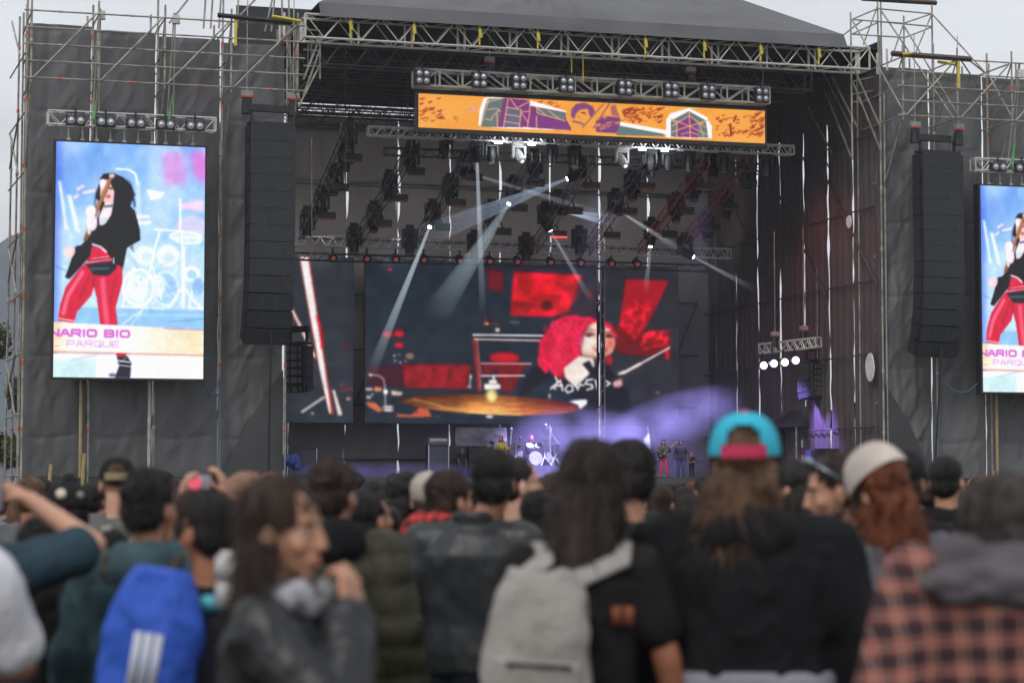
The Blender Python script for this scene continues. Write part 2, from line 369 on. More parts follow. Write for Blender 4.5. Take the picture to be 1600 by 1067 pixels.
# feet of the towers: yellow-ish jack posts in front
for px, py0, lab in ((78, 725, 'short rusty jack post standing before the left tower foot'), (130, 708, 'slanted yellow pole leaning at the left tower foot'), (1551, 735, 'yellow jack post at the foot of the right tower')):
    k = MB(); k.tube(P(px-1.5, 760, -1), P(px+2, py0, -1), .08, 6); tag(obj('jack_post', k, mat('yellow pole', (.35, .26, .12), .6)), lab, 'post')

# crowd barrier in front of the stage
k0 = thing('crowd_barrier', 'low dark steel crowd barrier along the stage front', 'barrier', Wd(0, -4, 0))
k = MB(); k.tube(Wd(usL[0], -4, 1.15), Wd(usR[-1], -4, 1.15), .05); k.tube(Wd(usL[0], -4, .2), Wd(usR[-1], -4, .2), .05); obj('rail', k, STEEL, k0)
k = MB(); k.box(Wd((usL[0]+usR[-1])/2, -4, .68), (usR[-1]-usL[0], .03, .85), (UX, VX, ZV)); obj('panel', k, BLKM, k0)

# interior back wall (slits of daylight between the panels)
bx = [452, 541, 622, 703, 781, 859, 936, 1012, 1086]
bu = [q(p, 300, VB)[0] for p in bx]
zbt = q(550, 183, VB)[1]; zrt = q(550, 169, VB)[1]
for i in range(8):
    plane_cloth('back_cloth', ['dark back wall cloth beside the left speaker column', 'dark back wall cloth, second from the left speaker column', 'dark back wall cloth, third from the left speaker column',
        'dark back wall cloth, fourth from the left speaker column', 'dark back wall cloth just left of the drummer', 'dark back wall cloth right behind the drummer', 'dark back wall cloth left of the split in the big screen',
        'dark back wall cloth against the stage side wall'][i], bu[i]+.05, bu[i+1]-(.05 if i < 7 else -1.6), VB, DECK-.3, zbt if i < 7 else zbt+1, amp=.12, seed=i+31, wob=.09, matl=CLOTHD, group='back wall cloths', nu=36, nv=160)
bt = thing('scaffold_wall', 'scaffold grid standing behind the back wall cloths', 'scaffold', Wd(0, VB+.4, 0))
for i, u in enumerate(bu):
    k = MB(); k.tube(Wd(u, VB+.25, 0), Wd(u, VB+.25, 21), .045); obj('upright', k, STEEL, bt)
for z in np.arange(3.2, zbt, 2.9):
    k = MB(); k.tube(Wd(bu[0], VB-.32, z), Wd(bu[-1], VB-.32, z), .05); obj('ledger', k, ALUD, bt)
for i in range(8):
    k = MB(); a, b = (5, 12) if i % 2 else (12, 5)
    k.tube(Wd(bu[i], VB-.28, a), Wd(bu[i+1], VB-.28, b), .05); obj('brace', k, ALUD, bt)
# right side wall
uW = q(1376, 300, 0)[0]
sx = [1376, 1333, 1294, 1256, 1219, 1184, 1150, 1118]
sv = [qs(p, 300, uW)[0] for p in sx]+[VB+.1]
labs = ['nearest the right speaker column', 'second from the right speaker column', 'third from the right speaker column', 'fourth from the right speaker column', 'above the side canopy tent', 'fifth counted from the back corner', 'third counted from the back corner', 'next to the back corner']
WARM = mat('dark reddish side cloth', (.085, .070, .070), .75, 0, .15, .3, .45, 1.2, spec=.35)
for i in range(8):
    if sv[i+1]-sv[i] < .1: continue
    zt_ = q(1376, 108, 0)[1] if i < 1 else q(1323, 77, -1.2)[1]+.3
    side_cloth('side_cloth', 'dark side wall cloth '+labs[i], uW, sv[i]+.06, sv[i+1]-.06, DECK-.3, zt_, amp=.1, folds=.05, seed=i+51, wob=.07, matl=WARM, group='side wall cloths', nu=40, nv=120)
bt2 = thing('scaffold_wall', 'scaffold uprights standing behind the side wall cloths on the right', 'scaffold', Wd(uW+.4, 8, 0))
for i, v in enumerate(sv[:-1]):
    k = MB(); k.tube(Wd(uW+.22, v, 0), Wd(uW+.22, v, 20), .04); obj('upright', k, STEEL, bt2)
for z in np.arange(4.5, 20, 3.4):
    k = MB(); k.tube(Wd(uW-.2, .3, z), Wd(uW-.2, VB, z), .04); obj('ledger', k, ALUD, bt2)
for i in range(0, 7, 2):
    k = MB(); k.tube(Wd(uW-.22, sv[i], 11), Wd(uW-.22, sv[min(i+2, 7)], 17), .05); obj('brace', k, ALUD, bt2)
# left side wall (hidden from this camera but closes the stage)
side_cloth('side_cloth', 'dark side wall cloth on the left of the stage behind the left speaker column', uL0-.15, .4, VB, DECK-.3, 20, amp=.1, seed=77)
# flat white discs standing in for daylight through holes in the right wall
def daylight_disc(px, py, w, h, lab):
    u, z = q(px, py, 0.0)
    k = MB()
    n = 20; t = np.arange(n)*2*math.pi/n
    v0, z0 = qs(px, py, uW)
    pts = [Wd(uW-.32, v0+math.cos(a)*w*(1+.07*math.sin(2*a)), z0+math.sin(a)*h*(1+.05*math.cos(3*a))) for a in t]
    k.poly(pts, .05, -UX); tag(obj('balloon', k, mat('white sheet', (.72, .72, .74), .4, 0, .1, 3, .3, 5, spec=.5)), lab, 'white patch')
daylight_disc(1370, 574, .45, .66, 'large pale oval patch low on the side wall by the right tower')
daylight_disc(1337, 347, .28, .30, 'small pale oval patch high on the right side wall')
k = MB(); a, zA = q(1006, 676, 17); _, zB = q(1013, 745, 17)
k.add([Wd(a-.05, 17, zB), Wd(a+.28, 17, zB), Wd(a+.3, 17, zA), Wd(a+.05, 17, zA-.3), Wd(a-.12, 17, zA-1)], [(0, 1, 2, 3, 4)])
k.add([Wd(a-.05, 17.1, zB), Wd(a+.28, 17.1, zB), Wd(a+.3, 17.1, zA), Wd(a+.05, 17.1, zA-.3), Wd(a-.12, 17.1, zA-1)], [(4, 3, 2, 1, 0)])
tag(obj('fabric_strip', k, _mats['white sheet']), 'tall white fabric strip left of the guitarist in pink trousers', 'fabric strip')
# ---------------- trusses ----------------
def truss_parts(t, A, B, w, h, r=.045, bay=None, m=ALU, lac=.45, style='W', back=True):
    A = Vector(A); B = Vector(B); d = B-A; Ln = d.length; d.normalize()
    sidev = d.cross(ZV).normalized(); up = sidev.cross(d).normalized()
    c = [A+up*h/2*a+sidev*w/2*b for a, b in ((1, 1), (1, -1), (-1, 1), (-1, -1))]
    for p in c:
        k = MB(); k.tube(p, p+d*Ln, r, 6); obj('chord', k, m, t)
    bay = bay or h; n = max(2, int(round(Ln/bay)))
    def face(p, q_, nm, full=True):
        k = MB()
        for i in range(n):
            x0 = d*(Ln*i/n); x1 = d*(Ln*(i+1)/n); xm = d*(Ln*(i+.5)/n)
            if style == 'W': k.tube(p+x0, q_+xm, r*lac, 4); k.tube(q_+xm, p+x1, r*lac, 4)
            else:
                k.tube(p+x0, q_+x0, r*.8, 4); k.tube(*((p+x0, q_+x1) if i % 2 else (q_+x0, p+x1)), r*lac*1.3, 4)
        for e in (Vector((0, 0, 0)), d*Ln): k.tube(p+e, q_+e, r*.9, 4)
        obj('lacing', k, m, t)
    face(c[0], c[2], 'f'); face(c[1], c[3], 'b')
    if back: face(c[0], c[1], 't'); face(c[2], c[3], 'u')
    return c, d, Ln, up, sidev
def truss(name, label, A, B, w, h, group=None, **kw):
    t = thing(name, label, 'truss', A, 0, group); truss_parts(t, A, B, w, h, **kw); return t

# ---------------- roof ----------------
eL0 = P(500, 25, -1.2); eR0 = P(1323, 77, -1.2)
uA, zA0 = q(500, 25, -1.2); uB, zB0 = q(1323, 77, -1.2)
zE = (zA0+zB0)/2; zS = zE+.62
rf = thing('stage_roof', 'huge grey fabric hip roof stretched over the stage', 'roof', Wd((uA+uB)/2, 0, zE))
uA1 = q(498, 9, -1.2)[0]; uB1 = q(1318, 56, -1.2)[0]
VR = 9.0
# ridge ends, chosen so that the hips rise like in the photograph
rl = uA1+8.2; rr = uB1-8.0; zR = zS+5.6
def surf(c4, nu, nv, nrm, amp, seed, fold=0):
    c4 = [np.array(list(x)) for x in c4]; N = np.array(list(nrm))
    def fn(s, t):
        s_, t_ = s[:, None], t[:, None]
        p = (c4[0]*(1-s_)+c4[1]*s_)*(1-t_)+(c4[3]*(1-s_)+c4[2]*s_)*t_
        d = amp*fbm(p*.35+seed, seed)+(.05*np.abs(np.sin(s*math.pi*15))**.35 if fold else 0)+.4*amp*fbm(p*1.4+seed, seed+1)+fold*np.abs(fbm(np.stack((s*40, t*1.5, s*0), 1), seed+2))*np.clip(1-np.abs(s-.42)/.16, 0, 1)
        return p+d[:, None]*N*np.minimum(1, np.minimum(np.minimum(s, 1-s), np.minimum(t, 1-t))*12)[:, None]
    k = MB(); k.grid(fn, nu, nv); return k
fl = Wd(uA1, -1.2, zS); fr = Wd(uB1, -1.2, zS); RL = Wd(rl, VR, zR); RR = Wd(rr, VR, zR)
bl = Wd(uA1, VB, zS); br = Wd(uB1, VB, zS)
obj('front_slope', surf((fl, fr, RR, RL), 140, 40, -VX+ZV, .09, 3, .35), CANV, rf, True)
obj('rear_slope', surf((br, bl, RL, RR), 20, 10, VX+ZV, .05, 4), CANV, rf, True)
obj('left_hip', surf((bl, fl, RL, RL+VX*.01), 14, 10, -UX+ZV, .03, 5), CANV, rf, True)
obj('right_hip', surf((fr, br, RR+VX*.01, RR), 14, 10, UX+ZV, .03, 6), CANV, rf, True)
obj('valance', surf((Wd(uA, -1.32, zE), Wd(uB, -1.32, zE), Wd(uB1, -1.22, zS), Wd(uA1, -1.22, zS)), 160, 4, -VX, .04, 7), mat('roof valance canvas', (.12, .12, .128), .6, 0, .12, .4, .3, 1), rf, True)
k = MB(); k.box(Wd((uA+uB)/2, VB-.9, (zbt+zrt)/2+2.9), (uB-uA, .1, 4.6), (UX, VX, ZV)); obj('rear_valance', k, BLKM, rf)
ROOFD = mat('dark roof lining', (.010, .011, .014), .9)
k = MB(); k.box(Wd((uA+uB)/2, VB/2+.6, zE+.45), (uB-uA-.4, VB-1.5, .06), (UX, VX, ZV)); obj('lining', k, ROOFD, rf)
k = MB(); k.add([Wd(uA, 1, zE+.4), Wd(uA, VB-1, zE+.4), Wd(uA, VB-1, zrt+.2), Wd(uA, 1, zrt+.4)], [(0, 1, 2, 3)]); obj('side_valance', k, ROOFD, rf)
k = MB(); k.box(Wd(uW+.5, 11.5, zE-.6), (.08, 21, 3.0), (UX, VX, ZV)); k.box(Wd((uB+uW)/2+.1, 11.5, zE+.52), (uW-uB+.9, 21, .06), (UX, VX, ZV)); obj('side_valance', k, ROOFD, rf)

# front roof truss: the long pale spine with double posts
tA = Wd(q(474, 40, -.6)[0], -.5, zE-.38); tB = Wd(q(1352, 98, -.6)[0], -.5, zE-.38)
t = thing('roof_truss', 'long pale aluminium roof truss under the canvas edge', 'truss', tA)
c, d_, Ln, up_, sd_ = truss_parts(t, tA, tB, 1.1, 1.0, .052, 1.62, mat('pale aluminium', (.58, .565, .52), .4, .2, .12, 3), .55)
n = 11
for i in range(n+1):
    for s_ in (-.16, .16):
        k = MB(); x = d_*min(max(Ln*i/n+s_, .05), Ln-.05); k.box((c[1]+c[3])/2+x, (.09, .07, 1.0), (d_, sd_, up_)); obj('post', k, _mats['pale aluminium'], t)
for i, px in enumerate((548, 647, 750, 841, 1009, 1101, 1189, 1280)):
    u = q(px, 60, -1.2)[0]; k = MB(); k.box(Wd(u, -1.12, zE-.35), (.07, .03, .95), (UX, VX, ZV)); k.tube(Wd(u, -1.15, zE-.1), Wd(u+.05, -1.15, zE-.5), .09, 5)
    tag(obj('ratchet_strap', k, YEL), ['first', 'second', 'third', 'fourth', 'fifth', 'sixth', 'seventh', 'eighth'][i]+' yellow strap from the left tying the roof canvas to its truss', 'strap', 'yellow straps along the roof truss')
# grey corner blocks at both ends
for sgn, u0 in ((-1, tA), (1, tB)):
    k = MB(); 
    for dz in (-.5, .5):
        for dv in (-.5, .5): k.tube(u0-d_*.9*(-sgn)*-1+VX*dv+ZV*dz, u0+VX*dv+ZV*dz, .06, 5)
    for dv in (-.5, .5): k.tube(u0+d_*.9*sgn+VX*dv-ZV*.5, u0+d_*.9*sgn+VX*dv+ZV*.5, .06, 5)
    obj('end_block', k, _mats['pale aluminium'], t)
# two hanging yellow strap tails
for px, y0, y1 in ((893, 80, 114), (911, 83, 128)):
    k = MB(); k.box((P(px, y0, 0)+P(px, y1, 0))/2, (.06, .02, (P(px, y0, 0)-P(px, y1, 0)).length), (UX, VX, ZV))
    tag(obj('strap_tail', k, YEL), ('shorter' if px < 900 else 'longer')+' yellow strap tail dangling below the roof truss centre', 'strap')
# inner roof trusses spanning the stage, dark
for i, v in enumerate((2.5, 5.5, 8.5, 11.5, 14.5, 17.5)):
    z = zE-.9-.05*i
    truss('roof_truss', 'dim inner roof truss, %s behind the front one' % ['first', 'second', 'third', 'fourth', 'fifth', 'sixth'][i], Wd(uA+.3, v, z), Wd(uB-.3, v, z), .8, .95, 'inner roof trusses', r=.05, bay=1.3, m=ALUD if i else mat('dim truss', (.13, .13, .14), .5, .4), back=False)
# rear lit truss in the gap at upper left
truss('lighting_truss', 'thin truss in the bright gap above the back wall, left of the orange banner', Wd(bu[0]-.5, VB-.5, (zbt+zrt)/2-.02), Wd(bu[2]+2.6, VB-.5, (zbt+zrt)/2-.02), .3, .3, r=.035, bay=.5, m=BLKM)
for i, px in enumerate((540, 637, 652, 1192)):
    k = MB(); v_ = 4 if px < 1100 else 2
    k.tube(P(px, 60, v_), P(px, (320, 178, 150, 145)[i], v_), .02, 4); tag(obj('cable', k, ALUD if i < 3 else STEEL), ['thin hoist cable dropping past the upper left back wall', 'thin cable left of the banner truss end', 'thin cable reaching the left end of the banner truss', 'thin cable reaching the right end of the banner truss'][i], 'cable')

# ---------------- LED pictures (painted procedurally, one colour per LED point) ----------------
class Img:
    def __init__(s, x0, y0, x1, y1, step, bgc=(0, 0, 0)):
        s.x0, s.y0 = x0, y0; s.w = int((x1-x0)/step)+1; s.h = int((y1-y0)/step)+1
        s.X, s.Y = np.meshgrid(np.linspace(x0, x1, s.w), np.linspace(y0, y1, s.h)); s.step = step
        s.a = np.ones((s.h, s.w, 3))*np.array(bgc, float); s.T = (1., 0, 1., 0)
    def tr(s, sc, ox, oy): s.sc, s.ox, s.oy = sc, ox, oy   # crop coordinates -> photo px
    def m(s, pts):
        p = [(x/s.sc+s.ox, y/s.sc+s.oy) for x, y in pts]; xs = [a[0] for a in p]; ys = [a[1] for a in p]
        M = np.zeros(s.X.shape)
        for dx, dy in ((-.25, -.25), (.25, -.25), (-.25, .25), (.25, .25)):
            X = s.X+dx*s.step; Y = s.Y+dy*s.step; ins = np.zeros(X.shape, bool); j = len(p)-1
            for i in range(len(p)):
                xi, yi = p[i]; xj, yj = p[j]
                if yi != yj:
                    cnd = ((yi > Y) != (yj > Y)) & (X < (xj-xi)*(Y-yi)/(yj-yi)+xi); ins ^= cnd
                j = i
            M += ins*.25
        return M
    def blur(s, M, n):
        for _ in range(int(n)):
            M = (np.pad(M, ((1, 1), (0, 0)), 'edge')[:-2]+M*2+np.pad(M, ((1, 1), (0, 0)), 'edge')[2:])/4
            M = (np.pad(M, ((0, 0), (1, 1)), 'edge')[:, :-2]+M*2+np.pad(M, ((0, 0), (1, 1)), 'edge')[:, 2:])/4
        return M
    def put(s, M, col, al=1, bl=0, tex=0, ts=.2, seed=0):
        if bl: M = s.blur(M, bl)
        M = (M*al)[..., None]; c = np.array(col, float)
        if tex:
            n = fbm(np.stack((s.X.ravel()*ts, s.Y.ravel()*ts, s.X.ravel()*0), 1), seed).reshape(s.X.shape)
            c = c*(1+tex*n[..., None])
        s.a = s.a*(1-M)+c*M; return s
    def poly(s, pts, col, al=1, bl=1, **k): return s.put(s.m(pts), col, al, bl, **k)
    def ell(s, cx, cy, rx, ry, col, al=1, bl=1, rot=0, **k):
        t = np.arange(28)*2*math.pi/28; c_, s_ = math.cos(R(rot)), math.sin(R(rot))
        return s.poly([(cx+rx*math.cos(a)*c_-ry*math.sin(a)*s_, cy+rx*math.cos(a)*s_+ry*math.sin(a)*c_) for a in t], col, al, bl, **k)
    def line(s, pts, w, col, al=1, bl=0, **k):
        M = np.zeros(s.X.shape)
        X = (s.X-s.ox)*s.sc; Y = (s.Y-s.oy)*s.sc
        for (x0, y0), (x1, y1) in zip(pts[:-1], pts[1:]):
            dx, dy = x1-x0, y1-y0; l2 = dx*dx+dy*dy+1e-9; t = np.clip(((X-x0)*dx+(Y-y0)*dy)/l2, 0, 1)
            d = np.hypot(X-x0-t*dx, Y-y0-t*dy); M = np.maximum(M, np.clip((w/2-d)/(s.sc*s.step)+.5, 0, 1))
        return s.put(M, col, al, bl, **k)
    def text(s, txt, x, y, h, w, lw, col, al=1, gap=.3, sh=0):
        G = {'N': [[(0, 1), (0, 0), (1, 1), (1, 0)]], 'A': [[(0, 1), (.4, 0), (.6, 0), (1, 1)], [(.18, .65), (.82, .65)]], 'R': [[(0, 1), (0, 0), (.9, 0), (1, .15), (1, .4), (.9, .55), (0, .55)], [(.6, .55), (1, 1)]],
             'I': [[(.5, 0), (.5, 1)]], 'O': [[(.15, 0), (.85, 0), (1, .2), (1, .8), (.85, 1), (.15, 1), (0, .8), (0, .2), (.15, 0)]], 'B': [[(0, 0), (0, 1), (.9, 1), (1, .85), (1, .6), (.9, .5), (0, .5)], [(0, 0), (.85, 0), (.95, .12), (.95, .38), (.85, .5)]],
             'L': [[(0, 0), (0, 1), (1, 1)]], 'P': [[(0, 1), (0, 0), (.9, 0), (1, .15), (1, .45), (.9, .6), (0, .6)]], 'Q': [[(.15, 0), (.85, 0), (1, .2), (1, .8), (.85, 1), (.15, 1), (0, .8), (0, .2), (.15, 0)], [(.7, .7), (1.05, 1.1)]],
             'U': [[(0, 0), (0, .8), (.15, 1), (.85, 1), (1, .8), (1, 0)]], 'E': [[(1, 0), (0, 0), (0, 1), (1, 1)], [(0, .5), (.9, .5)]], 'S': [[(1, .1), (.8, 0), (.1, .05), (0, .3), (.9, .6), (1, .85), (.8, 1), (0, .95)]], 'H': [[(0, 0), (0, 1)], [(1, 0), (1, 1)], [(0, .5), (1, .5)]]}
        for ch in txt:
            ww = w*(.3 if ch == 'I' else 1)
            for st_ in G.get(ch, []):
                s.line([(x+px*ww, y+py*h+px*ww*sh) for px, py in st_], lw, col, al)
            x += (ww if ch != ' ' else w*.5)+w*gap; y += sh*(ww+w*gap)
        return x
def led(name, im, corners, parent, dim=1.0, veil=.026):
    # corners: world points for (x0,y0),(x1,y0),(x1,y1),(x0,y1)
    c4 = [np.array(list(c)) for c in corners]; s, t = np.meshgrid(np.linspace(0, 1, im.w), np.linspace(0, 1, im.h)); s_, t_ = s.ravel()[:, None], t.ravel()[:, None]
    V = (c4[0]*(1-s_)+c4[1]*s_)*(1-t_)+(c4[3]*(1-s_)+c4[2]*s_)*t_
    w, h = im.w, im.h; ii = (np.arange(h-1)[:, None]*w+np.arange(w-1)[None]).ravel()
    Fq = np.stack((ii, ii+w, ii+w+1, ii+1), 1)
    me = bpy.data.meshes.new(name); me.vertices.add(len(V)); me.vertices.foreach_set('co', V.ravel())
    me.loops.add(Fq.size); me.loops.foreach_set('vertex_index', Fq.ravel()); me.polygons.add(len(Fq)); me.polygons.foreach_set('loop_start', np.arange(len(Fq))*4)
    me.update(calc_edges=True); me.validate()
    at = me.color_attributes.new('led', 'FLOAT_COLOR', 'POINT')
    pa = im.a.copy()
    for ch in range(3): pa[..., ch] = (np.pad(pa[..., ch], 1, 'edge')[:-2, 1:-1]+np.pad(pa[..., ch], 1, 'edge')[2:, 1:-1]+np.pad(pa[..., ch], 1, 'edge')[1:-1, :-2]+np.pad(pa[..., ch], 1, 'edge')[1:-1, 2:]+pa[..., ch]*3)/7
    rn = np.random.default_rng(im.w); pa = pa*(1+rn.normal(0, .018, pa.shape[:2]))[..., None]
    a = np.maximum(lin(np.clip(pa, 0, 255)).reshape(-1, 3)-veil, 0)*dim
    at.data.foreach_set('color', np.hstack((a, np.ones((len(a), 1)))).ravel())
    m = bpy.data.materials.new(name+' glow'); m.use_nodes = True; b = m.node_tree.nodes['Principled BSDF']; an = m.node_tree.nodes.new('ShaderNodeAttribute'); an.attribute_name = 'led'
    b.inputs['Base Color'].default_value = (.012, .013, .016, 1); b.inputs['Roughness'].default_value = .6; b.inputs['Emission Strength'].default_value = 1
    m.node_tree.links.new(an.outputs['Color'], b.inputs['Emission Color'])
    o = bpy.data.objects.new(name, me); S.collection.objects.link(o); me.materials.append(m); o.parent = parent; o.matrix_parent_inverse = base_inv(parent)
    return o
Wt = (255, 252, 252)
# --- portrait screen picture ---
I = Img(84, 222, 319, 590, 1.0); I.tr(2.736, 80, 210)
yy = (I.Y-222)/368; top = np.array((118, 168, 238)); low = np.array((190, 226, 249))
I.a = top*(1-np.clip(yy*1.7, 0, 1))[..., None]+low*np.clip(yy*1.7, 0, 1)[..., None]
I.put(np.clip(.5+fbm(np.stack((I.X.ravel()*.02, I.Y.ravel()*.016, I.X.ravel()*0), 1), 5).reshape(I.X.shape), 0, 1), (190, 218, 250), .75)
I.put(np.clip(1-(I.X-84)/14, 0, 1), (60, 90, 240), .55)
I.put(np.clip(1-(I.X-84)/90, 0, 1)*np.clip(1-abs(yy-.12)/.15, 0, 1), (70, 120, 225), .6)
I.poly([(465, 60), (560, 55), (578, 195), (478, 205)], (222, 135, 215), .7, 50); I.poly([(585, 50), (655, 50), (655, 195), (605, 160)], (232, 110, 210), .75, 40)
I.poly([(20, 200), (34, 205), (66, 410), (52, 412)], (235, 242, 255), .8, 2); I.poly([(60, 260), (78, 265), (118, 418), (98, 420)], (240, 245, 255), .85, 2)
I.line([(105, 235), (128, 220)], 12, (250, 215, 235), .9, 1); I.line([(92, 272), (105, 262)], 12, (250, 215, 235), .9, 1); I.line([(130, 250), (180, 238)], 13, (250, 225, 240), .9, 1)
I.line([(270, 142), (320, 142), (352, 160), (360, 205)], 9, Wt, .9, 1); I.line([(362, 200), (366, 300), (372, 375)], 20, (205, 225, 255), .8, 2)
I.poly([(398, 225), (478, 236), (462, 262), (420, 272)], Wt, .9, 1); I.line([(350, 345), (408, 342)], 14, Wt, .8, 1); I.line([(350, 375), (415, 368)], 12, Wt, .8, 1)
I.poly([(530, 285), (650, 262), (650, 312), (560, 305)], (250, 200, 240), .8, 3); I.ell(600, 380, 70, 45, (225, 205, 250), .7, 4)
for cx, cy, rx, ry in ((572, 425, 72, 26), (585, 440, 60, 18)): I.ell(cx, cy, rx, ry, Wt, .75, 1); I.ell(cx, cy, rx*.8, ry*.6, (190, 215, 245), .7, 1)
I.ell(398, 512, 46, 42, (240, 246, 255), .85, 2); I.ell(495, 510, 48, 48, (240, 246, 255), .85, 2); I.ell(410, 520, 28, 22, (180, 210, 245), .6, 2); I.ell(500, 515, 26, 26, (190, 215, 250), .6, 2)
I.ell(370, 650, 72, 84, Wt, .9, 1); I.ell(370, 650, 60, 72, (175, 215, 245), .7, 1); I.ell(365, 655, 46, 58, (235, 245, 255), .8, 4)
I.ell(488, 652, 60, 78, (215, 235, 255), .8, 1); I.ell(488, 652, 48, 66, (140, 190, 235), .7, 2); I.ell(455, 640, 30, 50, (235, 245, 255), .7, 3)
I.ell(598, 585, 38, 34, Wt, .7, 1); I.ell(600, 588, 22, 20, (150, 195, 240), .8, 1); I.ell(628, 640, 25, 40, (120, 170, 225), .6, 2)
for a in ([(547, 262), (548, 400)], [(556, 400), (562, 728)], [(566, 470), (566, 735)], [(440, 398), (548, 400)], [(460, 405), (440, 470), (405, 640)], [(562, 640), (500, 735)], [(565, 640), (640, 735)], [(350, 560), (300, 735)], [(430, 560), (470, 700)], [(600, 660), (590, 735), (648, 735)], [(300, 735), (480, 740)], [(320, 460), (350, 520)]):
    I.line(a, 8, Wt, .85, 1)
for _ in range(40):
    r_ = random.Random(_); x, y = r_.uniform(300, 650), r_.uniform(460, 740); I.line([(x, y), (x+r_.uniform(-30, 30), y+r_.uniform(-30, 30))], r_.uniform(3, 7), Wt if _ % 3 else (110, 160, 225), .5, 1)
I.poly([(100, 742), (655, 742), (655, 830), (100, 830)], (140, 192, 236), .85, 2); I.line([(280, 770), (650, 765)], 6, (190, 222, 250), .8, 1); I.line([(300, 810), (390, 745), (340, 815)], 5, Wt, .7, 1); I.line([(500, 795), (650, 780)], 5, (100, 150, 215), .7, 1)
# figure
SK = (245, 205, 200)
I.poly([(190, 230), (180, 270), (200, 285), (200, 330), (160, 430), (120, 480), (160, 560), (300, 575), (318, 480), (375, 445), (372, 400), (350, 320), (330, 300), (345, 250), (335, 210), (300, 178), (255, 160), (215, 165), (200, 185)], (32, 24, 36), 1, 1)
_r = random.Random(5)
for _ in range(70):
    a_ = _r.uniform(0, 6.28); x_ = 268+math.cos(a_)*_r.uniform(40, 78); y_ = 245+math.sin(a_)*_r.uniform(45, 85)
    if x_ > 225 or y_ < 190: I.line([(x_, y_), (x_+_r.uniform(-14, 20), y_+_r.uniform(4, 30))], _r.uniform(2, 6), (30, 24, 36) if _ % 4 else (80, 72, 104), .8, 1)
for _ in range(26):
    x_ = _r.uniform(170, 350); y_ = _r.uniform(330, 540); I.line([(x_, y_), (x_+_r.uniform(-12, 12), y_+_r.uniform(8, 36))], _r.uniform(3, 8), (52, 42, 60), .5, 2)
I.line([(186, 235), (178, 300), (190, 320)], 8, (60, 60, 90), .6, 2); I.line([(335, 230), (350, 300)], 10, (40, 40, 60), .6, 2)
I.poly([(200, 190), (236, 188), (262, 240), (258, 290), (225, 298), (200, 262)], SK, .95, 1); I.ell(210, 206, 14, 20, (240, 235, 250), .9, 2); I.ell(236, 262, 10, 7, (200, 60, 70), .8, 1); I.ell(246, 226, 11, 5, (70, 50, 70), .8, 1)
I.poly([(222, 290), (258, 290), (250, 340), (225, 380), (200, 390), (196, 350)], (250, 235, 238), .95, 1); I.line([(222, 306), (258, 300)], 10, (90, 90, 110), .9, 1)
I.poly([(196, 360), (235, 350), (215, 390)], (190, 215, 220), .8, 1)
I.line([(252, 165), (236, 205), (182, 335), (140, 450)], 17, (150, 92, 58), 1, 1); I.line([(248, 170), (185, 325)], 5, (215, 160, 110), .9, 1); I.ell(250, 172, 14, 10, (210, 200, 220), .9, 1)
I.ell(162, 330, 22, 26, (255, 240, 245), 1, 2); I.ell(170, 378, 20, 34, (255, 225, 235), 1, 2); I.line([(150, 320), (155, 420)], 14, (255, 235, 245), .9, 2)
I.poly([(160, 478), (225, 488), (260, 540), (300, 565), (300, 630), (272, 740), (282, 812), (208, 812), (192, 700), (178, 650), (168, 690), (108, 760), (96, 808), (28, 800), (36, 735), (60, 655), (110, 585), (150, 540)], (222, 36, 70), 1, 1)
I.line([(130, 590), (70, 690), (50, 770)], 16, (250, 130, 160), .8, 4); I.line([(215, 620), (225, 720), (235, 800)], 22, (250, 110, 145), .75, 5); I.line([(272, 600), (250, 720)], 8, (170, 20, 50), .6, 4); I.line([(165, 600), (120, 700)], 8, (160, 20, 50), .6, 4); I.line([(30, 790), (95, 800)], 6, Wt, .8, 1)
I.line([(170, 470), (205, 480), (228, 500)], 11, (245, 225, 235), .9, 1); I.line([(178, 610), (176, 650)], 6, (120, 15, 40), .7, 2)
I.poly([(100, 480), (168, 468), (160, 520), (120, 570), (75, 620), (56, 615), (75, 560)], (28, 24, 36), 1, 1); I.ell(72, 505, 24, 24, (250, 215, 215), 1, 2); I.line([(95, 500), (60, 540)], 8, SK, .9, 1); I.line([(12, 570), (60, 585)], 3, (60, 80, 150), .7, 1)
I.poly([(145, 556), (262, 540), (280, 545), (270, 575), (240, 602), (178, 602)], (44, 52, 62), 1, 1); I.line([(165, 575), (240, 572)], 8, (120, 140, 150), .6, 2)
for i in range(13): I.ell(150+i*8.6, 549-i*1.6, 3.2, 3.2, Wt, .95, 0); I.ell(172+i*5.5, 532-i*1.0, 2.4, 2.4, (220, 220, 230), .9, 0)
I.line([(262, 525), (262, 548)], 5, Wt, .9); I.line([(150, 545), (262, 528)], 3, (60, 60, 70), .8)
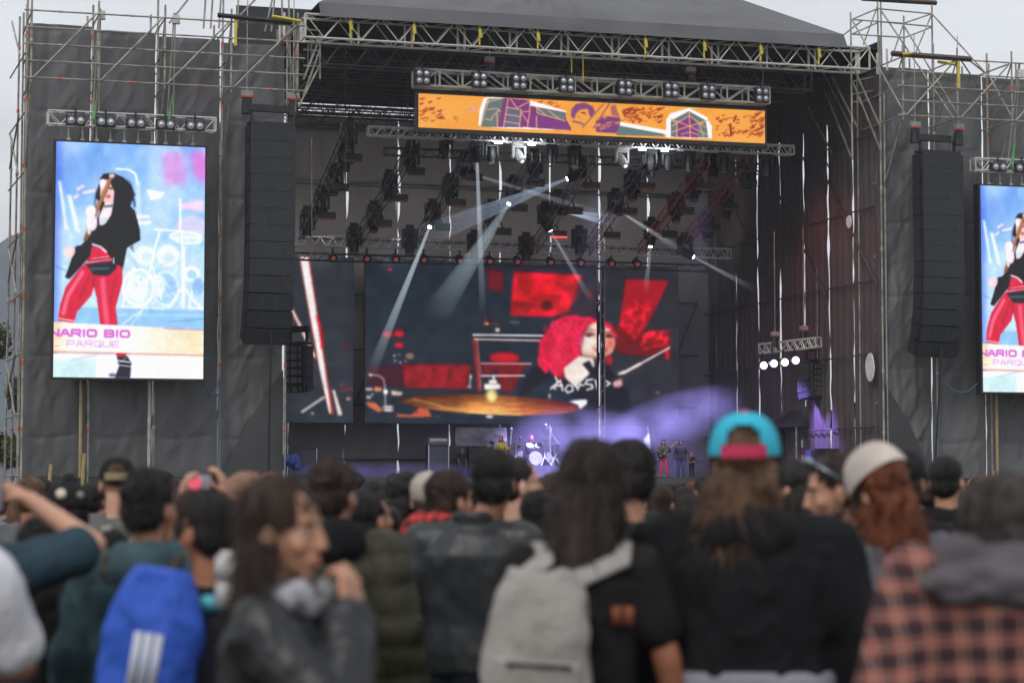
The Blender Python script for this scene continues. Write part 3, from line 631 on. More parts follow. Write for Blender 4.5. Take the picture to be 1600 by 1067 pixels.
# caption band
bandm = I.m([(0, 806), (660, 826), (660, 935), (0, 930)]); I.put(bandm, (255, 240, 236), 1, 0); I.put(bandm*np.clip((I.X-200)/110, 0, 1), (252, 214, 170), .9); I.put(bandm*np.clip(.3+fbm(np.stack((I.X.ravel()*.04, I.Y.ravel()*.05, I.X.ravel()*0), 1), 8).reshape(I.X.shape), 0, 1)*np.clip((I.X-230)/60, 0, 1), (255, 240, 225), .8)
I.put(bandm*np.clip(1-(I.X-84)/25, 0, 1), (255, 205, 150), .7)
I.text('NARIO BIO', -5, 838, 26, 36, 9.5, (206, 102, 206), 1, .28); I.text('L PARQUE', 6, 884, 23, 29, 4.6, (214, 150, 222), .95, .32)
I.line([(0, 932), (660, 938)], 6, (240, 130, 90), .85, 1); I.line([(480, 824), (655, 828)], 5, (120, 90, 190), .6, 1)
I.poly([(0, 940), (660, 942), (660, 1050), (0, 1050)], (236, 238, 252), 1, 0); I.poly([(0, 970), (185, 960), (185, 1050), (0, 1050)], (190, 226, 228), .8, 3); I.line([(80, 968), (160, 950), (200, 940)], 4, (150, 170, 190), .7, 1); I.line([(185, 955), (190, 1035)], 3, (150, 180, 230), .6, 1)
I.poly([(276, 934), (322, 934), (318, 948), (280, 948)], (215, 40, 60), 1, 0); I.poly([(280, 948), (325, 946), (342, 975), (338, 1040), (272, 1040), (290, 990)], (52, 48, 66), 1, 1); I.line([(285, 965), (335, 972)], 5, Wt, .9); I.line([(288, 985), (338, 990)], 4, Wt, .8); I.line([(292, 975), (320, 955)], 3, Wt, .7); I.ell(262, 1028, 16, 8, (90, 80, 120), .8, 1)
for ch in range(3):
    gl = I.blur(I.a[..., ch], 9); I.a[..., ch] = I.a[..., ch]*.93+np.clip(gl-120, 0, 255)*.22
I.a = (I.a*.90+.10*I.a.mean(2, keepdims=True))*(1.05+.04*fbm(np.stack((I.X.ravel()*.11, I.Y.ravel()*.09, I.X.ravel()*0), 1), 31).reshape(I.X.shape))[..., None]; I.a = np.clip(I.a, 0, 255)
# each portrait screen
def portrait(px0, px1, ytop, ybot, label, mesh=None):
    u0 = q(px0, 400, -1.6)[0]; u1 = q(px1, 400, -1.6)[0] if px1 else u0+portrait.w
    portrait.w = u1-u0; z1 = (q(px0, ytop[0], -1.6)[1]+q(px0, ytop[0], -1.6)[1])/2 if not px1 else (q(px0, ytop[0], -1.6)[1]+q(px1, ytop[1], -1.6)[1])/2
    z0 = q(px0, ybot, -1.6)[1]
    t = thing('led_screen', label, 'screen', Wd((u0+u1)/2, -1.6, z0), 0)
    k = MB(); k.box(Wd((u0+u1)/2, -1.34, (z0+z1)/2), (u1-u0+.16, .5, z1-z0+.16), (UX, VX, ZV)); obj('cabinet', k, BLKP, t)
    led('picture', I, (Wd(u0, -1.62, z1), Wd(u1, -1.62, z1), Wd(u1, -1.62, z0), Wd(u0, -1.62, z0)), t)
    k = MB()
    for i in range(10): 
        x = u0+.5+(u1-u0-1)*i/9; k.tube(Wd(x, -1.5, z1), Wd(x, -1.5, z1+.62), .035, 5); k.box(Wd(x, -1.5, z1+.12), (.16, .12, .1), (UX, VX, ZV))
    obj('hanger', k, STEEL, t); return t, u0, u1, z0, z1
sL = portrait(85.5, 319, (222, 230), 589, 'portrait LED screen left of stage showing a guitarist in red leather trousers')
sR = portrait(1533, None, (290, 0), 612, 'matching portrait LED screen right of stage, cut off by the photo edge')
def blinder(c, nl, label, grp, sc=1.0):
    # c world point, nl = 2 (side by side) or 4 (square)
    t = thing('blinder_light', label, 'stage light', c, 0, grp); rows = nl//2; w = .82*sc; h = .42*sc*rows
    k = MB(); k.box(c, (w, .25, h), (UX, VX, ZV)); k.tube(c+ZV*(h/2), c+ZV*(h/2+.32), .04, 5); k.box(c+ZV*(h/2+.12), (w, .06, .05), (UX, VX, ZV)); obj('housing', k, BLKP, t)
    for i in range(2):
        for j in range(rows):
            p = c+UX*(.2*sc*(2*i-1))+ZV*((j-(rows-1)/2)*.4*sc)-VX*.13
            k = MB(); k.tube(p+VX*.05, p-VX*.06, .165*sc, 12); o = obj('lamp', k, LENS, t)
            k = MB(); k.ell(p-VX*.06, (.10*sc, .03, .10*sc), 8, 5); obj('reflector', k, mat('bright reflector', (.6, .6, .62), .15, .8), o)
    return t
for (t_, u0, u1, z0, z1), nm, g_ in ((sL, 'left', 'two-lamp lights on the left screen truss'), (sR, 'right', 'two-lamp lights on the right screen truss')):
    zt = z1+.95
    truss('screen_truss', 'short silver truss holding the %s portrait screen' % nm, Wd(u0-.35, -1.6, zt), Wd(u1+.4, -1.6, zt), .5, .55, r=.04, bay=.95, style='W', lac=.6)
    for i in range(5):
        x = u0+(u1-u0)*(.12+.20*i)
        blinder(Wd(x, -1.95, zt-.12), 2, '%s black two-lamp light from the left on the %s screen truss' % (['first', 'second', 'third', 'fourth', 'fifth'][i], nm), g_, .95)
    for i, fr_ in enumerate((.26, .76)):
        x = u0+(u1-u0)*fr_; k = MB(); k.tube(Wd(x-.12, -1.6, zt+.3), Wd(x, -2.5, zzL[0]+3), .03, 4); k.tube(Wd(x+.12, -1.6, zt+.3), Wd(x+.05, -2.5, zzL[0]+3), .03, 4)
        tag(obj('hoist_cable', k, STEEL), '%s pair of hoist cables above the %s portrait screen' % (('left', 'right')[i], nm), 'cable')
        k = MB(); k.tube(Wd(x-.05, -1.95, zt+.55), Wd(x-.1, -1.95, zt-.05), .07, 5); k.tube(Wd(x-.1, -1.95, zt-.05), Wd(x+.12, -1.9, zt-.35), .06, 5); k.tube(Wd(x-.05, -1.95, zt+.55), Wd(x+.05, -2, zt+1.1), .05, 5)
        tag(obj('sling', k, GRN), 'green round sling at the %s end of the %s screen truss' % (('left', 'right')[i], nm), 'sling')
        k = MB(); k.box(Wd(x+.1, -2.4, zt+4.2), (.3, .25, .35), (UX, VX, ZV)); tag(obj('floodlight', k, mat('pale lamp box', (.6, .6, .58), .5)), 'small pale box at the %s sling above the %s screen' % (('left', 'right')[i], nm), 'lamp')
    # poles below
    for fr_ in (.2, .66):
        x = u0+(u1-u0)*fr_; k = MB(); k.tube(Wd(x, -.6, zb), Wd(x, -.6, z0+1), .07, 6); tag(obj('support_pole', k, mat('yellow pole', (.3, .2, .08)) if fr_ < .5 else STEEL), 'pole under the %s half of the %s portrait screen' % ('left' if fr_ < .5 else 'right', nm), 'pole')
# --- banner screen ---
B = Img(653, 148.5, 1196, 205, 1.0, (247, 162, 66)); B.tr(2.807, 640, 110)
# crop rows follow the slanted banner; undo the slant so the picture sits level on the screen
def bs(pts): return [(x, y-(x-40)*.0425) for x, y in pts]
_bp, _bl, _be = B.poly, B.line, B.ell
B.put(np.clip(.5+.8*fbm(np.stack((B.X.ravel()*.03, B.Y.ravel()*.06, B.X.ravel()*0), 1), 4).reshape(B.X.shape), 0, 1), (252, 176, 84), .8)
def spots(x0, y0, x1, y1, n, col, seed, sz=(3, 9)):
    r_ = random.Random(seed)
    for _ in range(n):
        x, y = r_.uniform(x0, x1), r_.uniform(y0, y1); a = r_.uniform(sz[0], sz[1]); pts = bs([(x-a, y), (x-a*.3, y+a*.5), (x+a*1.2, y-a*.6)]); _bl(pts, r_.uniform(2, 6), col, .9)
PUR = (128, 66, 128); GRY = (104, 124, 122); LN = (250, 176, 130)
spots(45, 130, 145, 240, 34, (150, 48, 48), 1); spots(170, 180, 200, 240, 3, (150, 60, 40), 2); spots(520, 140, 640, 190, 26, (190, 70, 30), 3); spots(920, 160, 1100, 235, 60, (165, 55, 38), 4); spots(930, 170, 1010, 220, 20, (150, 50, 45), 9, (5, 14)); spots(1340, 190, 1545, 300, 55, (160, 55, 40), 5); spots(1500, 175, 1555, 295, 30, (150, 45, 50), 6, (5, 12))
_bl(bs([(1428, 200), (1418, 225)]), 9, (165, 60, 30)); _bl(bs([(1402, 240), (1405, 292)]), 10, (165, 50, 30))
_bp(bs([(290, 255), (296, 180), (312, 128), (345, 118), (510, 134), (560, 148), (690, 190), (700, 275), (400, 268)]), Wt, 1, 0)
_bp(bs([(298, 262), (312, 190), (330, 130), (420, 124), (512, 142), (512, 262)]), GRY, 1, 0)
_bp(bs([(372, 262), (385, 190), (400, 124), (512, 134), (512, 262)]), PUR, 1, 0)
_bp(bs([(412, 168), (475, 178), (468, 260), (404, 256)]), (104, 108, 130), 1, 0)
_bp(bs([(512, 160), (668, 190), (668, 215), (700, 232), (700, 276), (512, 264)]), PUR, 1, 0); _bp(bs([(540, 168), (666, 194), (664, 228), (545, 196)]), GRY, 1, 0)
for a in ([(340, 122), (318, 190), (300, 262)], [(400, 124), (330, 145), (320, 155)], [(418, 124), (410, 180), (398, 262)], [(425, 124), (455, 172), (510, 140)], [(412, 168), (474, 180), (466, 262)], [(406, 202), (470, 212)], [(400, 235), (466, 246)], [(512, 138), (510, 200), (500, 262)], [(475, 190), (512, 186)], [(475, 195), (505, 240)], [(540, 166), (545, 196), (664, 230)], [(545, 170), (580, 205)], [(590, 180), (640, 222)], [(380, 180), (350, 215), (345, 230), (320, 225)], [(370, 200), (372, 260)], [(540, 210), (540, 262)], [(330, 180), (370, 175), (385, 190)]):
    _bl(bs(a), 4.5, LN, .95)
B.text('P', 258, 168-9.5, 20, 22, 8, (250, 235, 225)); B.text('P', 258, 168-9.5, 20, 22, 3.5, (205, 80, 70))
_be(735, 180-29, 62, 46, (247, 165, 70), 1, 1); _bp(bs([(670, 165), (735, 148), (790, 175), (800, 215), (780, 240), (730, 270), (690, 262), (670, 225)]), (247, 165, 70), 1, 0)
_bp(bs([(692, 175), (712, 150), (750, 142), (786, 160), (796, 185), (780, 215), (770, 200), (765, 172), (730, 176), (712, 196), (704, 222), (690, 208)]), (134, 78, 128), 1, 1)
_bl(bs([(738, 190), (752, 194)]), 7, (110, 50, 90)); _bl(bs([(700, 232), (735, 240), (760, 262)]), 9, (134, 78, 128), .9, 1); _bl(bs([(722, 205), (728, 215)]), 4, (190, 100, 60))
_bp(bs([(690, 250), (760, 250), (880, 262), (880, 284), (690, 276)]), (247, 165, 70), 1, 0); _bl(bs([(846, 145), (756, 262)]), 16, (247, 165, 70)); _bl(bs([(836, 145), (740, 262)]), 4, PUR, .9); _bl(bs([(860, 145), (790, 262)]), 5, PUR, .9)
_bp(bs([(800, 220), (840, 205), (905, 212), (915, 250), (890, 288), (800, 282)]), PUR, 1, 1); _bp(bs([(838, 200), (860, 152), (868, 206)]), (247, 165, 70), 1, 0); _bp(bs([(868, 200), (864, 158), (885, 150), (905, 210)]), (170, 100, 110), .9, 1); spots(800, 205, 900, 270, 16, (247, 165, 70), 8, (4, 10))
_bp(bs([(905, 232), (1120, 272), (1115, 292), (905, 252)]), Wt, 1, 0); _bp(bs([(900, 250), (1100, 288), (1100, 300), (890, 296)]), GRY, 1, 0)
_bp(bs([(1110, 300), (1112, 220), (1130, 190), (1216, 162), (1295, 205), (1318, 250), (1318, 310), (1110, 305)]), Wt, 1, 0)
_bp(bs([(1132, 302), (1132, 225), (1215, 178), (1290, 222), (1302, 306)]), GRY, 1, 0); _bp(bs([(1160, 302), (1162, 235), (1218, 200), (1252, 240), (1256, 305)]), PUR, 1, 0)
for a in ([(1132, 215), (1216, 250), (1300, 222)], [(1216, 182), (1220, 302)], [(1140, 250), (1216, 200), (1290, 255)], [(1135, 280), (1216, 250), (1295, 290)], [(1160, 300), (1160, 235), (1135, 225)], [(1180, 290), (1218, 278), (1256, 292)], [(1280, 300), (1262, 240), (1288, 225)]): _bl(bs(a), 4.5, LN, .95)
bu0, bz0 = q(654, 148, 1.0); bu1, bz1 = q(1195, 172, 1.0); bz = (bz0+bz1)/2; bzb = (q(654, 204, 1.0)[1]+q(1195, 220, 1.0)[1])/2
t = thing('led_banner', 'wide orange and purple LED banner hanging high over the stage', 'screen', Wd((bu0+bu1)/2, 1, bzb))
k = MB(); k.box(Wd((bu0+bu1)/2, 1.2, (bz+bzb)/2-.03), (bu1-bu0+.2, .36, bz-bzb+.32), (UX, VX, ZV)); obj('cabinet', k, BLKP, t)
led('picture', B, (Wd(bu0, 1.0, bz), Wd(bu1, 1.0, bz), Wd(bu1, 1.0, bzb), Wd(bu0, 1.0, bzb)), t)
zt = bz+.62
TB = truss('banner_truss', 'thick pale truss directly above the orange LED banner', Wd(q(646, 130, 1)[0], .8, zt), Wd(bu1, .8, zt), .75, .72, r=.055, bay=1.05, style='X', m=_mats['pale aluminium'], lac=.55)
for i, px in enumerate((660, 749, 811, 885, 976, 1048, 1106, 1190)):
    blinder(Wd(q(px, 150, .3)[0], .35, zt-.02), 4, '%s square four-lamp light from the left on the banner truss' % ['first', 'second', 'third', 'fourth', 'fifth', 'sixth', 'seventh', 'eighth'][i], 'four-lamp lights on the banner truss', .82)
def hoist(p, label, sc=1., red=True, grp=None, cab=3.0, pur=False):
    t = thing('chain_hoist', label, 'hoist', p, 0, grp)
    k = MB(); k.box(p, (.42*sc, .22, .2*sc), (UX, VX, ZV)); obj('motor', k, mat('grey hoist housing', (.32, .32, .3), .5), t)
    k = MB(); k.box(p-ZV*.13*sc-VX*.02, (.44*sc, .24, .07*sc), (UX, VX, ZV)); obj('label_strip', k, mat('red hoist label', (.5, .06, .04), .5), t)
    k = MB(); k.tube(p-ZV*.2*sc, p-ZV*.75*sc, .16*sc, 8, .2*sc); obj('chain_bag', k, BLKP, t)
    k = MB(); k.tube(p, p+ZV*cab, .022, 4); obj('chain', k, STEEL, t)
    if pur: k = MB(); k.tube(p-ZV*.1+UX*.1, p-ZV*1.0+UX*.3, .06, 5); obj('sling', k, mat('purple sling', (.2, .08, .3), .8), t)
    return t
hoist(P(765, 93, .8), 'grey chain hoist with a purple sling above the left part of the banner truss', 1, cab=1.2, pur=True)
hoist(P(1079, 109, .8), 'grey chain hoist with a purple sling above the right part of the banner truss', 1, cab=1.2, pur=True)
# --- big rear screen ---
M = Img(448, 403, 1062, 664, 1.25, (52, 58, 66)); M.tr(1, 0, 0)  # slate ground: daylight off the dark panel put into its emission
M.put(np.clip((M.X-900)/60, 0, 1), (60, 60, 63), .9); M.put(np.clip((560-M.X)/20, 0, 1), (62, 65, 70), .9)
def c6(): M.tr(3.95, 560, 400)
def c7(): M.tr(3.95, 790, 400)
c6(); M.poly([(780, 55), (885, 65), (880, 205), (790, 185)], (140, 34, 44), .7, 6)
c7(); M.poly([(40, 66), (470, 76), (455, 200), (380, 320), (280, 352), (20, 350), (25, 230)], (224, 34, 54), 1, 3, tex=.25, ts=.05, seed=2); M.ell(245, 280, 42, 34, (80, 30, 40), .9, 5); M.poly([(20, 250), (200, 270), (200, 300), (20, 300)], (110, 30, 44), .6, 6); M.poly([(455, 90), (560, 95), (560, 330), (380, 330)], (66, 56, 62), .7, 4); M.ell(515, 200, 22, 18, (140, 40, 50), .7, 3); M.line([(20, 390), (70, 395)], 8, (120, 110, 110), .7, 2)
M.poly([(745, 95), (1010, 100), (950, 240), (870, 400), (830, 470), (800, 500), (700, 440), (715, 300)], (176, 40, 52), .95, 1); M.poly([(720, 330), (760, 270), (800, 230), (850, 260), (900, 220), (920, 250), (880, 330), (850, 400), (800, 500), (750, 470), (700, 420)], (216, 44, 58), .9, 2, tex=.3, ts=.15, seed=3)
M.poly([(670, 400), (720, 410), (800, 490), (840, 440), (900, 425), (1014, 425), (1014, 610), (985, 612), (960, 560), (900, 595), (780, 590), (675, 570)], (122, 32, 40), .95, 2); M.poly([(832, 530), (850, 450), (900, 428), (1012, 425), (1012, 520), (930, 540), (850, 555)], (205, 44, 54), .9, 3, tex=.45, ts=.15, seed=6); M.ell(890, 510, 24, 30, (120, 30, 40), .8, 3); M.poly([(985, 560), (1012, 545), (1012, 612), (990, 612)], (210, 44, 54), .9, 1)
c6(); sofa = [(60, 690), (680, 668), (655, 825), (60, 810)]
M.poly(sofa, (84, 34, 48), .8, 5); M.poly([(265, 672), (685, 668), (655, 822), (280, 822)], (146, 30, 46), .95, 2, tex=.22, ts=.09, seed=7)
for x in range(300, 660, 52): M.line([(x+30, 690), (x, 800)], 18, (176, 40, 58), .45, 3)
M.poly([(755, 660), (1027, 655), (940, 838), (870, 838), (840, 700), (755, 740)], (140, 26, 42), .85, 3); M.ell(890, 622, 95, 36, (208, 26, 48), .95, 5); 
M.ell(175, 486, 32, 20, (190, 34, 54), .9, 2); M.ell(245, 480, 32, 22, (224, 34, 58), .9, 2); M.ell(245, 551, 30, 18, (218, 36, 58), .9, 2); M.ell(187, 76, 14, 7, (235, 60, 90), .9, 1)
for x, y, r_, c_ in ((215, 620, 9, (220, 210, 210)), (243, 612, 6, (200, 200, 200)), (220, 651, 9, (210, 170, 170)), (252, 662, 8, (230, 220, 220)), (283, 653, 8, (210, 170, 180)), (310, 620, 26, (150, 120, 100))): M.ell(x, y, r_, r_*.7, c_, .9, 1)
M.line([(770, 360), (778, 400)], 8, (180, 50, 40), .8, 1); M.line([(760, 405), (850, 405)], 9, (170, 50, 30), .8, 1); M.ell(780, 405, 12, 8, (250, 200, 120), .9, 1); M.ell(846, 444, 15, 13, (225, 215, 200), .9, 1); M.line([(930, 390), (980, 395)], 6, (130, 120, 120), .7, 1)
M.line([(705, 505), (735, 830)], 26, (156, 52, 52), .9, 1); M.line([(722, 510), (742, 820)], 6, (225, 150, 140), .8, 1)
M.line([(697, 478), (1170, 474)], 10, Wt, 1, 0); M.line([(707, 506), (1140, 506)], 9, (250, 215, 215), 1, 0); M.line([(747, 660), (1055, 656)], 8, (250, 200, 200), .95, 0); M.line([(747, 738), (1012, 733)], 10, (250, 225, 225), .95, 0); M.line([(740, 650), (747, 745)], 6, (200, 80, 80), .8, 0)
M.line([(680, 735), (676, 815)], 8, (235, 215, 210), .9, 1); M.ell(672, 808, 18, 9, (225, 150, 150), .9, 1); M.ell(681, 745, 8, 13, (240, 225, 220), .9, 1)
c6()
# cymbal
cy = (M.X-765)/146; yc = 633+(M.X-765)*.035; e_ = (M.Y-yc)/17.; ins = np.clip((1-np.sqrt(cy**2+e_**2))*9, 0, 1)*1.0
gx = np.exp(-((M.X-768)/62)**2); gy = np.clip((e_+1)/2, 0, 1)
colr = np.array((70, 36, 22))+gx[..., None]*np.array((150, 110, 60))*(.35+.65*gy[..., None])+gy[..., None]*np.array((95, 62, 30))
colr = colr*(1+.22*fbm(np.stack((M.X.ravel()*.05, M.Y.ravel()*.5, M.X.ravel()*0), 1), 9).reshape(M.X.shape))[..., None]
colr[..., 0] += 40*np.clip(cy, 0, 1); M.a = M.a*(1-ins[..., None])+np.clip(colr, 0, 255)*ins[..., None]
M.line([(330, 890), (520, 940), (700, 970), (1000, 985)], 7, (255, 220, 150), .8, 2); M.ell(810, 862, 34, 44, (255, 226, 130), .95, 6); M.ell(810, 866, 18, 22, (255, 246, 200), .9, 3)
M.poly([(765, 790), (865, 790), (865, 820), (765, 825)], Wt, 1, 1); M.poly([(796, 762), (842, 762), (846, 790), (792, 790)], (250, 240, 232), 1, 1); M.line([(823, 740), (823, 765)], 14, (240, 230, 230), 1, 1); M.ell(798, 996, 24, 9, Wt, .95, 1); M.ell(846, 1002, 10, 4, (200, 90, 60), .8, 1)
M.line([(70, 742), (120, 745), (150, 765), (158, 800), (163, 930)], 9, (200, 200, 205), .85, 1); M.ell(72, 742, 10, 8, Wt, .9, 1); M.ell(164, 848, 14, 16, Wt, .95, 1); M.ell(178, 942, 34, 9, (240, 225, 220), .95, 1); M.ell(180, 962, 32, 9, (250, 235, 230), .95, 1)
M.poly([(95, 815), (140, 822), (140, 842), (95, 848)], (232, 140, 100), .95, 1); M.ell(64, 832, 26, 8, (240, 225, 215), .9, 1); M.poly([(196, 838), (270, 850), (255, 870), (200, 868)], (235, 205, 195), .95, 1); M.poly([(45, 915), (100, 915), (148, 960), (125, 978), (60, 940)], (222, 122, 84), .95, 1)
M.ell(62, 882, 15, 9, (230, 230, 232), .9, 1); M.ell(84, 866, 8, 6, (220, 220, 225), .9, 1); M.poly([(232, 988), (320, 992), (365, 945), (420, 952), (442, 1000), (360, 1003), (235, 1002)], (228, 108, 74), .95, 1); M.ell(348, 965, 10, 20, (120, 40, 40), .6, 2); M.ell(480, 998, 16, 4, (160, 80, 60), .8, 1)
# drummer
c7(); BK = (40, 42, 48)
M.poly([(60, 880), (150, 690), (200, 660), (280, 740), (440, 900), (500, 960), (780, 960), (760, 840), (700, 760), (640, 660), (560, 640), (430, 640)], BK, .95, 3)
M.poly([(188, 640), (200, 520), (240, 450), (285, 385), (350, 345), (430, 335), (470, 350), (520, 345), (560, 365), (600, 360), (650, 395), (680, 440), (700, 490), (670, 470), (630, 420), (560, 400), (500, 400), (470, 470), (460, 560), (450, 620), (390, 690), (300, 745), (262, 690), (240, 722), (215, 690), (190, 665)], (238, 38, 74), 1, 2, tex=.13, ts=.22, seed=12)
_r = random.Random(7)
for _ in range(170):
    a_ = _r.uniform(1.2, 5.2); rr = _r.uniform(.35, 1.04); x_ = 360+math.cos(a_)*150*rr; y_ = 520+math.sin(a_)*185*rr
    if y_ > 380 or rr < .95: M.line([(x_, y_), (x_+_r.uniform(-16, 8), y_+_r.uniform(6, 22)), (x_+_r.uniform(-12, 12), y_+_r.uniform(22, 40))], _r.uniform(3, 7), ((255, 96, 120), (170, 16, 40), (246, 52, 90))[_ % 3], .45, 1)
M.poly([(300, 420), (420, 380), (380, 500), (330, 600), (260, 640)], (248, 74, 100), .4, 8); M.ell(450, 500, 26, 60, (236, 40, 150), .35, 7); M.line([(250, 500), (205, 640)], 14, (190, 24, 52), .5, 4)
M.poly([(505, 392), (560, 382), (640, 420), (672, 470), (676, 520), (660, 572), (610, 610), (540, 610), (470, 600), (452, 520), (470, 470)], (246, 208, 190), 1, 2); M.ell(505, 520, 38, 50, (255, 240, 230), .9, 8); M.line([(500, 400), (480, 450), (462, 520)], 16, (220, 90, 110), .5, 5); M.ell(560, 420, 30, 18, (250, 226, 210), .8, 5); M.line([(470, 585), (520, 606), (600, 600)], 12, (190, 90, 80), .5, 4); M.poly([(600, 410), (660, 450), (674, 520), (655, 575), (612, 608), (600, 500)], (236, 146, 122), .85, 4)
M.line([(488, 462), (520, 452), (545, 462)], 13, (90, 36, 44), .9, 2); M.line([(620, 468), (650, 462), (665, 476)], 13, (100, 36, 44), .9, 2); M.line([(486, 440), (530, 428), (552, 436)], 7, (150, 70, 60), .8, 1); M.line([(618, 452), (660, 442)], 7, (130, 50, 50), .8, 1)
M.line([(522, 385), (478, 450), (455, 560)], 16, (140, 16, 36), .7, 4); M.ell(512, 468, 17, 9, (60, 22, 34), .95, 1); M.ell(507, 466, 4, 3, (250, 230, 225), .8, 0); M.ell(640, 470, 15, 8, (60, 20, 30), .95, 1); M.ell(540, 500, 24, 16, (255, 246, 238), .8, 6); M.ell(650, 515, 16, 22, (214, 84, 74), .7, 6); M.ell(574, 528, 7, 4, (150, 50, 50), .9, 1); M.ell(592, 530, 6, 4, (140, 40, 44), .9, 1)
M.poly([(470, 592), (540, 612), (610, 608), (600, 628), (540, 634), (480, 612)], (150, 52, 52), .65, 3)
M.line([(572, 450), (582, 505), (566, 520)], 8, (220, 140, 125), .7, 2); M.poly([(530, 540), (580, 552), (636, 540), (620, 575), (560, 572)], (190, 40, 56), .9, 1); M.line([(545, 550), (620, 552)], 7, Wt, .9, 1); M.poly([(615, 600), (655, 590), (664, 635), (640, 660), (618, 640)], (200, 36, 56), .9, 2)
M.poly([(300, 690), (380, 640), (430, 600), (400, 700), (330, 770)], (196, 24, 56), .6, 6); M.poly([(352, 680), (450, 600), (540, 612), (548, 660), (510, 720), (440, 790), (420, 800), (360, 740)], (255, 238, 228), 1, 2); M.poly([(468, 652), (515, 628), (545, 690), (545, 720), (520, 712)], (34, 34, 40), .95, 1)
for a in ([(300, 740), (315, 770)], [(270, 815), (330, 760), (345, 825)], [(295, 795), (345, 792)], [(380, 790), (360, 815), (375, 838), (410, 825), (405, 795), (380, 788)], [(432, 790), (440, 820), (455, 785), (478, 790)], [(535, 750), (500, 755), (488, 780), (530, 785), (535, 805), (498, 818)], [(552, 755), (566, 812)], [(622, 760), (645, 775), (625, 790)], [(410, 770), (430, 800)], [(280, 800), (300, 815)]): M.line(a, 12, (250, 245, 248), .95, 0)
M.line([(262, 850), (262, 872)], 9, Wt, .9, 1); M.poly([(385, 895), (430, 884), (500, 880), (500, 908), (455, 945), (440, 915)], Wt, 1, 1); M.poly([(668, 762), (715, 742), (722, 785), (700, 800), (668, 798)], (236, 170, 176), .95, 2); M.line([(668, 778), (715, 770)], 6, Wt, .9, 1)
M.line([(702, 712), (725, 700)], 16, (250, 220, 220), .95, 1); M.line([(718, 708), (820, 652), (1013, 536)], 11, (255, 232, 226), 1, 0); M.line([(730, 705), (830, 645)], 17, (255, 235, 230), .9, 1); M.ell(938, 829, 12, 5, (235, 150, 140), .9, 1)
M.tr(2.6025, 420, 350); M.poly([(122, 138), (160, 138), (186, 300), (232, 590), (264, 782), (250, 784), (212, 620), (180, 470), (150, 300)], (225, 60, 60), .9, 2); M.poly([(124, 138), (156, 138), (182, 300), (228, 600), (254, 780), (246, 780), (206, 600), (184, 470), (152, 300)], Wt, 1, 1)
M.line([(196, 380), (216, 470), (214, 510)], 12, (225, 40, 40), .8, 2); M.line([(74, 320), (120, 410), (188, 550)], 14, (225, 90, 80), .8, 2); M.line([(76, 325), (120, 410), (184, 545)], 8, Wt, 1, 1); M.line([(136, 775), (224, 714)], 8, (250, 235, 235), .95, 1); M.poly([(258, 684), (268, 684), (300, 785), (282, 788)], (250, 235, 230), .95, 1)
M.line([(290, 685), (344, 676)], 9, (150, 60, 60), .9, 1); M.ell(324, 719, 10, 7, (220, 150, 150), .9, 1); M.ell(296, 662, 8, 5, (190, 60, 70), .9, 1); M.ell(312, 500, 10, 14, (120, 36, 46), .7, 3); M.ell(178, 780, 7, 4, (200, 200, 205), .9, 1)
M.put(np.ones(M.X.shape), (0, 0, 0), 0); M.a = M.a*(1+.07*fbm(np.stack((M.X.ravel()*.07, M.Y.ravel()*.07, M.X.ravel()*0), 1), 33).reshape(M.X.shape))[..., None]
for ch in range(3): M.a[..., ch] = M.blur(M.a[..., ch], 1)*.97
VL = 18.0
def mcorn(x0, x1, yt, yb):
    a, z1 = q(x0, yt, VL); b, z1b = q(x1, yt, VL)
    return a, b
zMt = (q(572, 403, VL)[1]+q(1060, 420, VL)[1])/2; zMb = (q(572, 660, VL)[1]+q(1060, 665, VL)[1])/2
ua, _ = q(448, 530, VL); ub, _ = q(1062, 530, VL)
def sub(im, x0, x1):
    i0 = int(round((x0-im.x0)/im.step)); i1 = int(round((x1-im.x0)/im.step)); o = Img.__new__(Img); o.a = im.a[:, i0:i1+1]; o.h, o.w = o.a.shape[:2]; return o
for x0, x1, lab in ((448, 552, 'tall narrow LED wall panel showing white drumsticks, left end of the big screen'), (571, 932, 'big central LED wall showing the red-haired drummer and a cymbal'), (945, 1060, 'narrow LED wall panel with the drumstick tip, right of the split')):
    a = q(x0, 530, VL)[0]; b = q(x1, 530, VL)[0]
    t = thing('led_wall', lab, 'screen', Wd((a+b)/2, VL, zMb), 0, 'LED walls at the back of the stage')
    k = MB(); k.box(Wd((a+b)/2, VL+.2, (zMt+zMb)/2), (b-a+.04, .36, zMt-zMb+.06), (UX, VX, ZV)); obj('cabinet', k, BLKP, t)
    led('picture', sub(M, x0, x1), (Wd(a, VL-.02, zMt), Wd(b, VL-.02, zMt), Wd(b, VL-.02, zMb), Wd(a, VL-.02, zMb)), t)
k = MB()
for x in (-.11, .11):
    u_ = q(938.5, 500, VL)[0]; k.tube(Wd(u_+x, VL-.3, DECK), Wd(u_+x, VL-.3, zMt+2.2), .04, 5)
for z in np.arange(DECK+.5, zMt+2, .8): k.tube(Wd(u_-.11, VL-.3, z), Wd(u_+.11, VL-.3, z+.2), .025, 4)
tag(obj('support_mast', k, STEEL), 'slim steel mast in the split of the big rear screen', 'mast')
